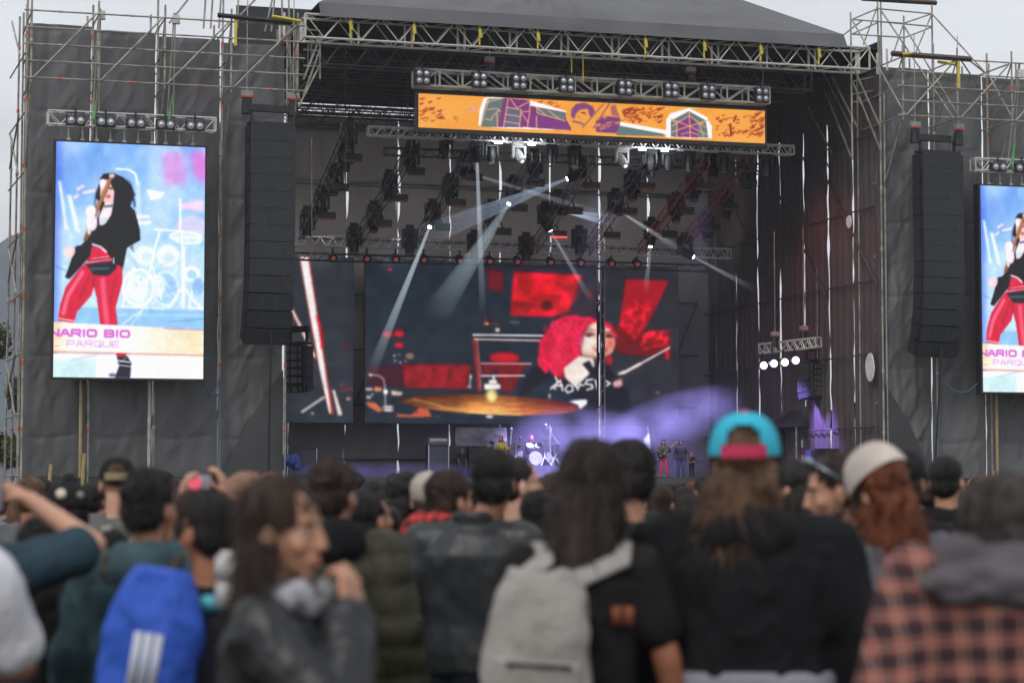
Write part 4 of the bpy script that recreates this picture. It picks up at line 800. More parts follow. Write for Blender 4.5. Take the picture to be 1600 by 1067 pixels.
# ---------------- lighting rig ----------------
VF, VRr = 5.0, 16.0
fu0, fz0 = q(575, 205, VF); fu1, fz1 = q(1238, 236, VF); fz = (fz0+fz1)/2
truss('front_light_truss', 'long bright truss just under the orange banner', Wd(fu0, VF, fz), Wd(fu1, VF, fz), .42, .42, r=.04, bay=.62, lac=.55)
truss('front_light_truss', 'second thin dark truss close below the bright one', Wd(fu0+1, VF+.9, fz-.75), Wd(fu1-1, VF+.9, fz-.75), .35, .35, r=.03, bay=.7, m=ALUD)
ru0, rz0 = q(463, 376, VRr); ru1, rz1 = q(1140, 396, VRr); rz = (rz0+rz1)/2
truss('rear_light_truss', 'silver truss running along the top of the big rear screen', Wd(ru0, VRr, rz), Wd(ru1, VRr, rz), .45, .5, r=.035, bay=.62)
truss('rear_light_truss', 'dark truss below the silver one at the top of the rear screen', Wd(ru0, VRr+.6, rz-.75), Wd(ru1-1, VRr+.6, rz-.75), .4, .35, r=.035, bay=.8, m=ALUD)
REDT = mat('red lit truss', (.42, .10, .10), .5, .3, .2, 3)  # red stage light put into the colour of the last two trusses
raked = [(548, 200, 475, 368), (650, 225, 558, 376), (740, 235, 650, 380), (838, 245, 745, 386), (925, 250, 832, 390), (1012, 250, 915, 393), (1102, 251, 1004, 390), (1173, 248, 1070, 378)]
ordn = ['first', 'second', 'third', 'fourth', 'fifth', 'sixth', 'seventh', 'eighth']
RK = []
for i, (x0, y0, x1, y1) in enumerate(raked):
    A = P(x0, y0, VF+.3); Bp = P(x1, y1, VRr-.3)
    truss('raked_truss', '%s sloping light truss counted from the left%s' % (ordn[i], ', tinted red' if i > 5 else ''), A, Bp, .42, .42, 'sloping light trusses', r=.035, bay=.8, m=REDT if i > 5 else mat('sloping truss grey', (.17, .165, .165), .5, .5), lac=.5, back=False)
    RK.append((A, Bp))
def moving_head(p, label, aim=None, lit=None, grp=None, sc=1.0, wht=False):
    t = thing('moving_head_light', label, 'stage light', p, 0, grp); m = BLKP if not wht else mat('white lit housing', (.5, .5, .5), .5)  # white version carries the glare of a lit lamp in its colour
    k = MB(); k.box(p+ZV*.42*sc, (.5*sc, .42*sc, .22*sc), (UX, VX, ZV)); k.box(p+ZV*.6*sc, (.3*sc, .06, .16*sc), (UX, VX, ZV)); obj('base', k, m, t)
    k = MB()
    for s_ in (-1, 1): k.box(p+UX*s_*.24*sc+ZV*.1*sc, (.07*sc, .2*sc, .5*sc), (UX, VX, ZV))
    k.box(p+ZV*.29*sc, (.5*sc, .22*sc, .07*sc), (UX, VX, ZV)); obj('yoke', k, m, t)
    d = (aim or Vector((0, -.25, -1))).normalized(); h0 = p-ZV*.05*sc
    k = MB(); k.tube(h0-d*.3*sc, h0+d*.05*sc, .15*sc, 10, .19*sc); k.tube(h0+d*.05*sc, h0+d*.36*sc, .19*sc, 10, .15*sc); hd = obj('lamp_head', k, m, t)
    k = MB(); k.tube(h0+d*.36*sc, h0+d*.39*sc, (.075 if lit else .13)*sc, 10); obj('lens', k, lit or LENS, hd)
    return h0+d*.4*sc
WHL = lampmat('white beam lens', (.85, .92, 1), 9); ORL = lampmat('dim orange lens', (1, .16, .06), .16); REDL = lampmat('red strip light', (1, .06, .05), 1.6); DIML = lampmat('dim white lens', (.8, .85, .9), 1.6)
def beam_mat(name, col, s):
    m = bpy.data.materials.new(name); m.use_nodes = True; n = m.node_tree; n.nodes.clear(); o = n.nodes.new('ShaderNodeOutputMaterial'); e = n.nodes.new('ShaderNodeEmission')
    tc = n.nodes.new('ShaderNodeTexCoord'); sp = n.nodes.new('ShaderNodeSeparateXYZ'); mr = n.nodes.new('ShaderNodeMapRange')
    mr.inputs['From Min'].default_value = 0; mr.inputs['From Max'].default_value = 1; mr.inputs['To Min'].default_value = 1; mr.inputs['To Max'].default_value = 0
    pw = n.nodes.new('ShaderNodeMath'); pw.operation = 'POWER'; pw.inputs[1].default_value = 1.7; mu = n.nodes.new('ShaderNodeMath'); mu.operation = 'MULTIPLY'; mu.inputs[1].default_value = s
    n.links.new(tc.outputs['Generated'], sp.inputs[0]); n.links.new(sp.outputs[2], mr.inputs[0]); n.links.new(mr.outputs[0], pw.inputs[0]); n.links.new(pw.outputs[0], mu.inputs[0]); n.links.new(mu.outputs[0], e.inputs[1])
    e.inputs[0].default_value = (*col, 1); n.links.new(e.outputs[0], o.inputs['Volume']); m.cycles.homogeneous_volume = False if hasattr(m, 'cycles') else None
    return m
def beam(a, b, r0, r1, col, s, label, strands=1, spread=.0):
    # glowing cone standing in for lamp light in haze: axis along local z, falling off with distance
    a = Vector(a); b = Vector(b); d = b-a; Ln = d.length
    k = MB(); rg = random.Random(label)
    for j in range(strands):
        ox = (j-(strands-1)/2)*spread
        k.tube((0, 0, 0), (ox*.4, ox, Ln), r0, 14, r1)
    me = k.mesh('light_beam', True); o = bpy.data.objects.new('light_beam', me); S.collection.objects.link(o)
    o.location = a; o.rotation_mode = 'QUATERNION'; o.rotation_quaternion = d.to_track_quat('Z', 'Y'); me.materials.append(beam_mat('beam glow '+label[:12], col, 3.0*s/(r0+r1)))
    o.visible_shadow = True
    return tag(o, label, 'light beam', None, 'stuff')
heads = { # raked truss -> list of (px,py,aim target px or None)
 0: [(545, 222), (540, 252), (522, 290), (502, 324), (480, 356)], 1: [(642, 255), (608, 300), (584, 348), (553, 382)], 2: [(726, 270), (703, 305), (676, 345), (640, 385)],
 3: [(835, 268), (803, 308), (768, 345), (742, 392)], 4: [(902, 275), (872, 330), (852, 348), (822, 396)], 5: [(1016, 262), (988, 300), (962, 328), (905, 385)],
 6: [(1114, 264), (1084, 300), (1056, 334), (1018, 372)], 7: [(1167, 285), (1134, 330), (1104, 362), (1070, 396)]}
BE = {(2, 0): (1000, 352, 12, 'dim long beam slanting right from the third sloping truss'), (3, 1): (672, 505, 8, 'wide pale beam fanning down left across the big screen'), (4, 0): (640, 378, 9, 'bundle of blue-white beams sweeping left under the banner'),
 (4, 1): (965, 347, 13, 'short blue-white beam pointing right in mid stage'), (2, 2): (572, 602, 8, 'narrow beam falling left onto the big screen edge'), (4, 2): (932, 484, 13, 'thin beam falling right across the red part of the screen'),
 (5, 2): (1072, 396, 15, 'thin beam from the sixth truss to the lower right'), (6, 3): (1008, 462, 14, 'short thin beam dropping over the right screen panel'), (7, 3): (1185, 455, 14, 'faint beam fading toward the right side wall')}
for i, lst in heads.items():
    A, Bp = RK[i]
    for j, (x, y) in enumerate(lst):
        f = min(max((y-raked[i][1])/(raked[i][3]-raked[i][1]), 0), 1); v = VF+.3+(VRr-VF-.6)*f
        p = P(x, y-4, v); aim = None; lit = None
        if (i, j) in BE:
            bx_, by_, bv, lab = BE[(i, j)]; tgt = P(bx_, by_, bv); aim = tgt-p; lit = WHL
        e = moving_head(p, '%s black moving light down the %s sloping truss' % (ordn[j], ordn[i]), aim, lit, 'moving lights on the sloping trusses', 1.42)
        if lit:
            k_ = {(3, 1): (.10, .75, (.62, .78, .85), .2, 1, 0), (4, 0): (.07, .26, (.6, .75, 1), .20, 4, .26), (2, 0): (.06, .22, (.7, .8, .9), .09, 1, 0), (4, 1): (.09, .25, (.6, .75, 1), .3, 2, .3), (2, 2): (.07, .3, (.7, .85, .9), .26, 1, 0)}.get((i, j), (.05, .2, (.75, .82, .9), .14, 1, 0))
            beam(e, tgt, k_[0], k_[1], k_[2], k_[3], lab, k_[4], k_[5])
            moving = None
# spare strobe boxes beside heads
rr_ = random.Random(8)
for i in range(8):
    A, Bp = RK[i]
    for j, f in enumerate((.18, .45, .72)):
        p = A.lerp(Bp, f)+UX*.55-ZV*.35
        t = thing('strobe_light', '%s flat black strobe box on the %s sloping truss' % (ordn[j], ordn[i]), 'stage light', p, 0, 'strobe boxes on the sloping trusses')
        k = MB(); k.box(p, (.8, .3, .26), (UX, VX, ZV)); k.tube(p+ZV*.12, p+ZV*.4-UX*.1, .04, 5); obj('housing', k, BLKP, t)
        k = MB(); k.box(p-ZV*.2-VX*.05, (.8, .3, .05), (UX, VX, ZV)); obj('light_strip', k, REDL if (i, j) == (4, 2) else (mat('warm strip', (.30, .08, .04), .5) if rr_.random() < .3 else BLKM), t)
for i, (px, wht, aim) in enumerate(((697, 0, None), (745, 0, (755, 505, 12)), (768, 0, None), (811, 1, None), (861, 0, None), (897, 0, None), (972, 1, None), (1016, 0, None), (1043, 0, None), (1076, 0, None), (1130, 0, None), (1196, 0, None))):
    y = 222+(px-575)*.047; p = P(px, y+8, VF+.3); a_ = None; lit = None
    if aim: tgt = P(*aim); a_ = tgt-p; lit = WHL
    elif wht: a_ = Vector((.4, -.6, -.8)); lit = DIML
    e = moving_head(p, '%s moving light hanging under the long bright truss, counted from the left' % (ordn+['ninth', 'tenth', 'eleventh', 'twelfth'])[i], a_, lit, 'moving lights under the front truss', 1.15, bool(wht))
    if aim: beam(e, tgt, .08, .2, (.75, .85, .95), .17, 'straight narrow beam dropping from the front truss past the shelf picture')
for i, px in enumerate((520, 573, 618, 662, 718, 765, 808, 860, 907, 955, 995)):
    p = P(px, 402+(px-520)*.02, VRr+.2)
    t = thing('par_can', '%s small round lamp with orange glow above the big screen, from the left' % (ordn+['ninth', 'tenth', 'eleventh'])[i], 'stage light', p, 0, 'small orange lamps above the big screen')
    k = MB(); k.tube(p+VX*.2+ZV*.12, p-VX*.12-ZV*.06, .2, 10, .24); k.tube(p+ZV*.15, p+ZV*.5, .04, 5); obj('housing', k, BLKP, t)
    k = MB(); k.tube(p-VX*.12-ZV*.06, p-VX*.15-ZV*.08, .12, 10); obj('lens', k, ORL, t)
# bright little area lights hidden in the front truss (the lit white patch)
for i, px in enumerate((778, 830, 1003, 1038)):
    y = 214+(px-575)*.047; p = P(px, y, VF-.1); t = thing('work_light', '%s glaring white work light inside the bright truss, from the left' % ordn[i], 'stage light', p, 0, 'white work lights in the front truss')
    k = MB(); k.box(p, (.45, .12, .14), (UX, VX, ZV)); obj('housing', k, BLKP, t); k = MB(); k.box(p-VX*.08, (.36, .03, .08), (UX, VX, ZV)); obj('lens', k, WHL, t)
    ld = bpy.data.lights.new('work_light_lamp', 'POINT'); ld.energy = 50; ld.shadow_soft_size = .15; ld.color = (.9, .95, 1); lo = bpy.data.objects.new('bulb', ld); S.collection.objects.link(lo); lo.location = p-VX*.35-ZV*.1

# ---------------- line arrays ----------------
def array(pxt, w_px, yt, yb, n, v, label, curve, yaw=0, grille=False, sgn=1):
    u, zt_ = q(pxt, yt, v); _, zb_ = q(pxt, yb, v); w = abs(q(pxt+w_px, yt, v)[0]-u); hh = (zt_-zb_)/n
    t = thing('line_array_speaker', label, 'speaker', Wd(u, v, zt_), 0); ang = 0; p = Wd(u, v, zt_); X = (UX*math.cos(yaw)+VX*math.sin(yaw)); Y = ZV.cross(X)
    for i in range(n):
        a = curve*max(0, (i-n*.45)/n)**2; dn = -ZV*math.cos(a)+Y*math.sin(a)*1; fr_ = dn.cross(X)  # forward tilt
        c = p+dn*hh*.5
        k = MB(); k.box(c, (w, .9, hh*.955), (X, Y*math.cos(a)+ZV*math.sin(a), -dn)); cb = obj('cabinet', k, mat('speaker cabinet', (.013, .0155, .021), .55, 0, .2, 4, .2, 60), t)
        k = MB(); yv = (Y*math.cos(a)+ZV*math.sin(a)); f0 = c-yv*.46
        if grille:
            for s_ in (-.3, .3): k.box(f0+X*s_*w, (w*.12, .03, hh*.6), (X, yv, -dn))
            k.box(f0, (w*.3, .04, hh*.7), (X, yv, -dn)); obj('horn', k, mat('grey horn flare', (.13, .13, .13), .5), cb)
        else:
            for s_ in (-.18, .12, .3): k.box(f0+X*s_*w, (.012, .015, hh*.9), (X, yv, -dn))
            k.box(f0+X*.36*w-dn*-hh*.1, (.09, .02, .05), (X, yv, -dn)); k.box(f0+dn*(-hh*.47), (w*.98, .015, .02), (X, yv, -dn)); obj('grille_seam', k, mat('grille edge', (.07, .075, .08), .4), cb)
        for s_ in (-1, 1): k = MB(); k.box(c+X*s_*(w/2+.03)-yv*.2, (.05, .16, hh*.8), (X, yv, -dn)); obj('rigging_plate', k, BLKM, cb)
        p = p+dn*hh
    k = MB(); k.box(Wd(u, v, zt_)+ZV*.75, (w*1.02, .3, .28), (X, Y, ZV)); k.box(Wd(u, v, zt_)+ZV*.1, (w*.98, .6, .12), (X, Y, ZV))
    for s_ in (-.42, .42): k.box(Wd(u, v, zt_)+X*s_*w+ZV*.42, (.12, .12, .6), (X, Y, ZV))
    obj('fly_frame', k, BLKM, t); return u, zt_, w
VA = -1.9
uSA, zSA, wSA = array(422.5, 71, 198, 536, 13, VA, 'tall black line array speaker hanging between the left screen and the stage', 1.7, .10)
uSB, zSB, wSB = array(1465, 66, 242, 556, 13, VA, 'tall black line array speaker hanging between the stage and the right screen', 1.7, .10)
for nm, u_, z_, w_ in (('left', uSA, zSA, wSA), ('right', uSB, zSB, wSB)):
    for s_, sn in ((-.52, 'left'), (.5, 'right')):
        hoist(Wd(u_+s_*w_, VA, z_+1.35), 'chain hoist at the %s end of the %s speaker column' % (sn, nm), 1.15, cab=4.2)
    k = MB(); k.tube(Wd(u_+.1, VA, q(425, 520, VA)[1]), Wd(u_+.25, -.5, 1), .05, 6); tag(obj('hanging_cable', k, RUB), 'thick black cable hanging down below the %s speaker column' % nm, 'cable')
array(467, 34, 540, 612, 6, 7, 'small side fill speaker column just right of the left speaker column', 1.3, -.7, True)
array(1268, 36, 568, 622, 6, 7, 'small side fill speaker column right of the four bright lamps', -1.2, .6, True)
for a, b, v, l in (((487, 215), (487, 405), 7, 'thin pair of hoist cables above the left side fill speaker'), ((1277, 420), (1277, 560), 7, 'thin cable above the right side fill speaker'), ((1284, 300), (1293, 560), 7, 'slanting thin cable above the right side fill speaker')):
    k = MB(); k.tube(P(*a, v), P(*b, v), .022, 4); tag(obj('cable', k, STEEL), l, 'cable')
k = MB(); w0 = P(318, 590, -1.3); w1 = P(343, 590, -.5); 
pts = [w0.lerp(w1, f/8)-ZV*(.75*(1-(f/4-1)**2)) for f in range(9)]
for a, b in zip(pts[:-1], pts[1:]): k.tube(a, b, .04, 5)
k.tube(pts[-1], P(341, 745, -.5), .04, 5); tag(obj('power_cable', k, BLUEC), 'blue cable looping from the left screen to the tower pole', 'cable')
k = MB(); w0 = P(1468, 585, -.5); w1 = P(1534, 590, -1.3); pts = [w0.lerp(w1, f/10)-ZV*(.75*(1-(f/5-1)**2)) for f in range(11)]
for a, b in zip(pts[:-1], pts[1:]): k.tube(a, b, .035, 5)
k.tube(pts[0], P(1466, 725, -.5), .035, 5); tag(obj('power_cable', k, BLUEC), 'blue cable drooping toward the right screen', 'cable')
# side truss with four bright lamps
A = P(1190, 545, 9); Bp = P(1279, 535, 5.5)
truss('side_light_truss', 'short pale truss with four bright lamps in the right wing', A, Bp, .4, .45, r=.04, bay=.5, m=_mats['pale aluminium'])
for i, (x, y) in enumerate(((1193, 571), (1209, 568), (1226, 566), (1243, 563))):
    p = P(x, y, 8.2-i*.6); t = thing('spot_light', '%s of four bright round lamps under the right wing truss, from the left' % ordn[i], 'stage light', p, 0, 'bright round lamps in the right wing')
    k = MB(); k.tube(p+VX*.3+ZV*.08, p, .16, 10, .21); k.tube(p+VX*.15+ZV*.1, p+ZV*.65+VX*.15, .04, 5); obj('housing', k, BLKP, t); k = MB(); k.tube(p-VX*.01, p-VX*.05, .19, 12); obj('lens', k, lampmat('round white lens', (.93, .93, 1), 3), t)
for (x, y), l in (((1211, 521), 'small chain hoist over the left half of the right wing truss'), ((1256, 512), 'small chain hoist over the right end of the right wing truss')): hoist(P(x, y, 7), l, .9, cab=5)

# ---------------- stage gear ----------------
def amp(px, py, w, h, v, label, head=True):
    u, z = q(px, py, v); t = thing('amplifier', label, 'amplifier', Wd(u, v, z)); 
    k = MB(); k.box(Wd(u, v, z+h*.4), (w, .6, h*.8), (UX, VX, ZV)); obj('cabinet', k, BLKP, t)
    k = MB(); k.box(Wd(u, v-.31, z+h*.4), (w*.88, .03, h*.7), (UX, VX, ZV)); obj('grille', k, mat('amp grille', (.07, .07, .08), .8, 0, .2, 30), t)
    if head: 
        k = MB(); k.box(Wd(u, v, z+h*.91), (w*.96, .45, h*.17), (UX, VX, ZV)); hd = obj('amp_head', k, mat('purple grey amp head', (.12, .11, .17), .5), t)
        k = MB(); k.box(Wd(u, v-.24, z+h*.93), (w*.8, .02, h*.06), (UX, VX, ZV)); obj('control_panel', k, mat('silver panel', (.5, .5, .52), .4), hd)
    for s_ in (-1, 1): k = MB(); k.box(Wd(u+s_*w*.48, v-.3, z+h*.4), (.04, .05, h*.8), (UX, VX, ZV)); obj('edge_trim', k, ALU, t)
    return t
amp(683, 745, 1.05, 1.95, 13, 'tall amplifier stack with silver head on the left half of the stage')
amp(470, 745, 1.5, 1.75, 14, 'wide black speaker cabinet at the left stage edge', False)
def ellipsoid_drum(t, p, r, h, m, ax=None):
    k = MB(); ax = ax or ZV; k.tube(p-ax*h/2, p+ax*h/2, r, 16); o = obj('drum', k, m, t); k = MB(); k.tube(p+ax*h/2, p+ax*(h/2+.01), r*.96, 16); k.tube(p-ax*h/2, p-ax*(h/2+.01), r*.96, 16); obj('drumhead', k, mat('drumhead', (.30, .30, .34), .5), o)
DP = lambda px, py, v=13.: P(px, py, v)
dk = thing('drum_kit', 'silver drum kit on a riser in front of the pink-haired drummer', 'drum kit', DP(835, 745))
DM = mat('silver drum shell', (.38, .38, .42), .3, .5)
RIS = q(835, 727, 13)[1]
k = MB(); k.box(Wd(q(838, 730, 13.4)[0], 13.9, (DECK+RIS)/2), (3.4, 2.8, RIS-DECK), (UX, VX, ZV)); tag(obj('drum_riser', k, mat('riser cloth', (.10, .09, .14), .8)), 'low dark riser under the drum kit', 'platform')
ellipsoid_drum(dk, DP(827, 699, 13.3), .2, .3, DM, Vector((.2, -.6, .7)).normalized()); ellipsoid_drum(dk, DP(842, 699, 13.3), .2, .3, DM, Vector((-.2, -.6, .7)).normalized()); ellipsoid_drum(dk, DP(835, 716, 13.3), .36, .5, DM, -VX); ellipsoid_drum(dk, DP(810, 709, 13.3), .22, .28, DM); ellipsoid_drum(dk, DP(858, 713, 13.3), .26, .4, DM)
for px, py, nm in ((851, 686, 'cymbal'), (806, 690, 'cymbal'), (866, 694, 'cymbal')):
    k = MB(); p = DP(px, py, 13.1); k.tube(p, p+ZV*.03, .34, 16, .06); cy_ = obj('cymbal', k, mat('bronze cymbal', (.42, .3, .2), .3, .8), dk); k = MB(); b0 = Vector((p.x, p.y, RIS)); k.tube(p, b0+ZV*.4, .02, 5)
    for a in range(3): k.tube(b0+ZV*.45, b0+Vector((math.cos(a*2.1)*.35, math.sin(a*2.1)*.35, 0)), .018, 4)
    obj('cymbal_stand', k, ALU, dk)
def mic(px, py, bx_, by_, v, label, boom=None):
    t = thing('microphone_stand', label, 'microphone stand', P(bx_, by_, v)); h = P(px, py, v)
    k = MB(); 
    if boom: j = P(*boom, v); k.tube(P(bx_, by_, v), j, .02, 5); k.tube(j, h, .018, 5)
    else: k.tube(P(bx_, by_, v), h, .02, 5)
    b0 = P(bx_, by_, v)
    for a in range(3): k.tube(b0+ZV*.2, b0+Vector((math.cos(a*2.1)*.3, math.sin(a*2.1)*.3, 0)), .018, 4)
    obj('stand', k, STEEL, t); k = MB(); k.ell(h, .07, 8, 6); k.tube(h, h-ZV*.18, .05, 6, .03); obj('microphone', k, mat('grey microphone', (.4, .4, .42), .4, .5), t)
mic(853, 664, 860, 742, 13, 'tall boom microphone stand leaning over the right of the drum kit', (873, 694)); mic(799, 670, 795, 742, 13.5, 'boom microphone stand between the singer and the drummer'); mic(789, 692, 792, 745, 11.7, 'straight microphone stand in front of the red-haired bass player')
mic(813, 684, 812, 742, 12, 'short microphone stand left of the drum kit')
u, z = q(1027, 757, 3)
t = thing('floor_monitor', 'grey wedge monitor at the feet of the guitarist in pink trousers', 'speaker', Wd(u, 3, z)); k = MB()
zz_ = q(1027, 743, 3)[1]; k.poly([Wd(u-.45, 3.0, DECK), Wd(u-.45, 3.7, DECK), Wd(u-.45, 3.6, zz_), Wd(u-.45, 3.25, zz_+.02)], .9, UX); obj('cabinet', k, mat('grey monitor', (.20, .21, .22), .6), t)
k = MB(); k.poly([Wd(u-.4, 2.99, DECK+.06), Wd(u-.4, 2.97, DECK+.08), Wd(u-.4, 3.2, zz_-.04), Wd(u-.4, 3.22, zz_-.06)], .8, UX); obj('grille', k, mat('monitor grille', (.3, .31, .32), .6), t)
# backdrop sheet behind the bass player
k = MB(); k.grid(lambda s, t_: np.stack([np.array([*P(712+s*80, 668+t_*52, 16.5)]) for s, t_ in zip(s, t_)]) + np.outer(.1*fbm(np.stack((s*5, t_*5, s*0), 1), 3), np.array(list(-VX))), 20, 16)
tag(obj('backdrop_sheet', k, mat('shiny grey sheet', (.16, .16, .17), .4, 0, .25, 1.5, .5, 3), None, True), 'crumpled shiny grey sheet hung behind the bass player', 'sheet')
# side canopy tent in the right wing
tn = thing('canopy_tent', 'small black canopy tent in the right wing', 'tent', P(1265, 745, 10)); vt = 10
um, zm = q(1266, 634, vt); ue, ze = q(1224, 664, vt); ur, _ = q(1311, 660, vt); hw = (ur-ue)/2; uc = (ur+ue)/2
rings = []
for s_ in (1, .98, .85, .55, .2, .03):
    zz_ = ze-.12 if s_ == 1 else ze+(zm-ze)*(1-s_**2.2); rings.append([Wd(uc+a*hw*s_, vt+b*hw*s_, zz_) for a, b in ((-1, -1), (0, -1.04), (1, -1), (1.04, 0), (1, 1), (0, 1.04), (-1, 1), (-1.04, 0))])
k = MB(); k.loft([np.array([list(p) for p in r]) for r in rings]); obj('canopy', k, mat('tent fabric', (.035, .035, .055), .6, 0, .2, 1), tn)
for i, (a, b) in enumerate(((-1, -1), (1, -1), (1, 1), (-1, 1))):
    k = MB(); k.tube(Wd(uc+a*hw*.96, vt+b*hw*.96, DECK), Wd(uc+a*hw*.96, vt+b*hw*.96, ze), .04, 5); obj('leg', k, STEEL if i == 0 else ALUD, tn)
k = MB(); k.grid(lambda s, t_: np.array([list(Wd(uc-hw*.9, vt+hw*.9, DECK))])+np.outer(s*hw*1.8, np.array(list(UX)))+np.outer(t_*(ze-DECK), np.array((0, 0, 1.)))+np.outer(.08*np.sin(s*60), np.array(list(VX))), 60, 4); obj('rear_curtain', k, mat('black drape', (.02, .022, .025), .8), tn, True)
k = MB(); p = P(1256, 693, vt-1); k.box(p, (.28, .02, .4), (UX, VX, ZV)); tag(obj('notice_sheet', k, mat('paper', (.5, .5, .54), .8)), 'small pale paper sheet under the canopy tent', 'paper')
k = MB(); k.box(P(1285, 725, 7), (1.5, .7, 1.35), (UX, VX, ZV)); tag(obj('equipment_case', k, mat('violet grey case', (.06, .05, .12), .5)), 'violet-lit equipment case under the edge of the canopy tent', 'case')  # violet stage light put into the colour of this case
k = MB(); k.box(P(1296, 722, 5), (1.3, .7, 1.3), (UX, VX, ZV)); tag(obj('equipment_case', k, BLKP), 'black equipment case right of the violet-lit one', 'case')
k = MB(); c_ = P(1327, 639, 6)
rg = random.Random(3)
for _ in range(14): k.ell(c_+Vector((rg.uniform(-.45, .45), rg.uniform(-.2, .2), rg.uniform(-.3, .3))), rg.uniform(.12, .25), 8, 5)
tag(obj('cable_bundle', k, RUB), 'dark coiled cable bundle hanging on the side wall pole', 'cable bundle')
k = MB(); c_ = P(452, 725, 5)
for _ in range(9): k.ell(c_+Vector((rg.uniform(-.35, .35), rg.uniform(-.2, .2), rg.uniform(-.4, .3))), rg.uniform(.15, .28), 8, 5)
tag(obj('blue_cover', k, mat('blue plastic cover', (.03, .10, .42), .5)), 'crumpled blue plastic cover at the left stage corner', 'cover')

# ---------------- smoke ----------------
def smoke(name, c, rad, col, dens, label, emis=0, sc=.35, seed=0, rot=0):
    k = MB(); k.ell((0, 0, 0), (1, 1, 1), 32, 20); me = k.mesh(name, True); o = bpy.data.objects.new(name, me); S.collection.objects.link(o)
    o.location = c; o.scale = rad; o.rotation_euler = (0, rot, TH)
    m = bpy.data.materials.new(name); m.use_nodes = True; n = m.node_tree; n.nodes.clear(); out_ = n.nodes.new('ShaderNodeOutputMaterial'); pv = n.nodes.new('ShaderNodeVolumePrincipled')
    tc = n.nodes.new('ShaderNodeTexCoord'); nz = n.nodes.new('ShaderNodeTexNoise'); nz.inputs['Scale'].default_value = sc*1.25; nz.inputs['Detail'].default_value = 5
    ob_l = n.nodes.new('ShaderNodeVectorMath'); ob_l.operation = 'LENGTH'; mr = n.nodes.new('ShaderNodeMapRange'); mr.inputs['From Min'].default_value = 0; mr.inputs['From Max'].default_value = .98; mr.inputs['To Min'].default_value = 1; mr.inputs['To Max'].default_value = 0
    r2 = n.nodes.new('ShaderNodeMapRange'); r2.inputs['From Min'].default_value = .30; r2.inputs['From Max'].default_value = .66
    m1 = n.nodes.new('ShaderNodeMath'); m1.operation = 'MULTIPLY'; m2 = n.nodes.new('ShaderNodeMath'); m2.operation = 'MULTIPLY'; m2.inputs[1].default_value = dens
    mp_ = n.nodes.new('ShaderNodeMapping'); mp_.inputs['Location'].default_value = (seed, seed*.7, 0); mp_.inputs['Scale'].default_value = tuple(rad)
    l = n.links.new; l(tc.outputs['Object'], ob_l.inputs[0]); l(ob_l.outputs['Value'], mr.inputs[0]); l(tc.outputs['Object'], mp_.inputs[0]); l(mp_.outputs[0], nz.inputs[0]); l(nz.outputs[0], r2.inputs[0])
    l(mr.outputs[0], m1.inputs[0]); l(r2.outputs[0], m1.inputs[1]); l(m1.outputs[0], m2.inputs[0]); l(m2.outputs[0], pv.inputs['Density'])
    pv.inputs['Color'].default_value = (*col, 1); pv.inputs['Anisotropy'].default_value = .2
    l(pv.outputs[0], out_.inputs['Volume']); me.materials.append(m)
    return tag(o, label, 'smoke', None, 'stuff')
c1 = P(905, 705, 14.5); smoke('smoke', c1, (4.6, 2.2, 2.5), (.72, .68, .97), .62, 'dense violet stage smoke behind the drummer', sc=.45, seed=3)
c2 = P(1055, 655, 12.5); smoke('smoke', c2, (4.6, 2.2, 1.5), (.72, .67, .97), .45, 'violet smoke cloud drifting over the guitarist on the right', sc=.5, seed=8, rot=-.28)
c3 = P(1000, 710, 16); smoke('smoke', c3, (4.5, 1.6, 2.2), (.7, .66, .97), .3, 'thin violet smoke low behind the guitarist', sc=.4, seed=5)
c4 = P(500, 588, 13); smoke('smoke', c4, (2.6, 1.2, .8), (.5, .46, .95), .22, 'faint violet smoke in front of the left screen panel', sc=.5, seed=6, rot=.15)
c5 = P(610, 738, 9); smoke('smoke', c5, (6.5, 2.5, .6), (.6, .57, .95), .25, 'low layer of violet smoke on the stage floor at the left', sc=.5, seed=7)
def spot(p, tgt, e, col, ang, name='stage_spot', size=.3):
    ld = bpy.data.lights.new(name, 'SPOT'); ld.energy = e; ld.color = col; ld.spot_size = R(ang); ld.spot_blend = .6; ld.shadow_soft_size = size
    o = bpy.data.objects.new(name, ld); S.collection.objects.link(o); o.location = p; o.rotation_euler = (p-tgt).to_track_quat('Z', 'Y').to_euler()
spot(P(930, 300, 7), P(890, 700, 14), 80000, (.50, .46, 1), 34)
spot(P(1100, 300, 7), P(1060, 660, 12.5), 62000, (.50, .46, 1), 38)
spot(P(640, 300, 8), P(600, 735, 9), 14000, (.42, .38, 1), 50)
spot(P(1180, 560, 8), P(1330, 720, 6), 7000, (.35, .22, 1), 40)
spot(P(1100, 300, 6), P(1320, 480, 5), 500, (1, .2, .2), 95)
for i, px in enumerate((500, 620, 740, 860, 980, 1070)):
    a_ = P(px, 384, 16.4); b_ = P(px-6, 300, 22); spot(a_, b_, 130, (1, .94, .93), 150, 'wall_wash_lamp', .5)  # unseen spots added to lift the back wall behind the rig

# ---------------- thin air haze over the field ----------------
k = MB(); k.box((0, 690, 79), (2400, 1500, 160)); hz_ = obj('haze', k, None); hz_.visible_shadow = True
m = bpy.data.materials.new('haze'); m.use_nodes = True; n = m.node_tree; n.nodes.clear(); o_ = n.nodes.new('ShaderNodeOutputMaterial'); pv = n.nodes.new('ShaderNodeVolumePrincipled')
pv.inputs['Color'].default_value = (.93, .95, 1, 1); pv.inputs['Density'].default_value = .00026; n.links.new(pv.outputs[0], o_.inputs['Volume']); hz_.data.materials.append(m); tag(hz_, kind='stuff')
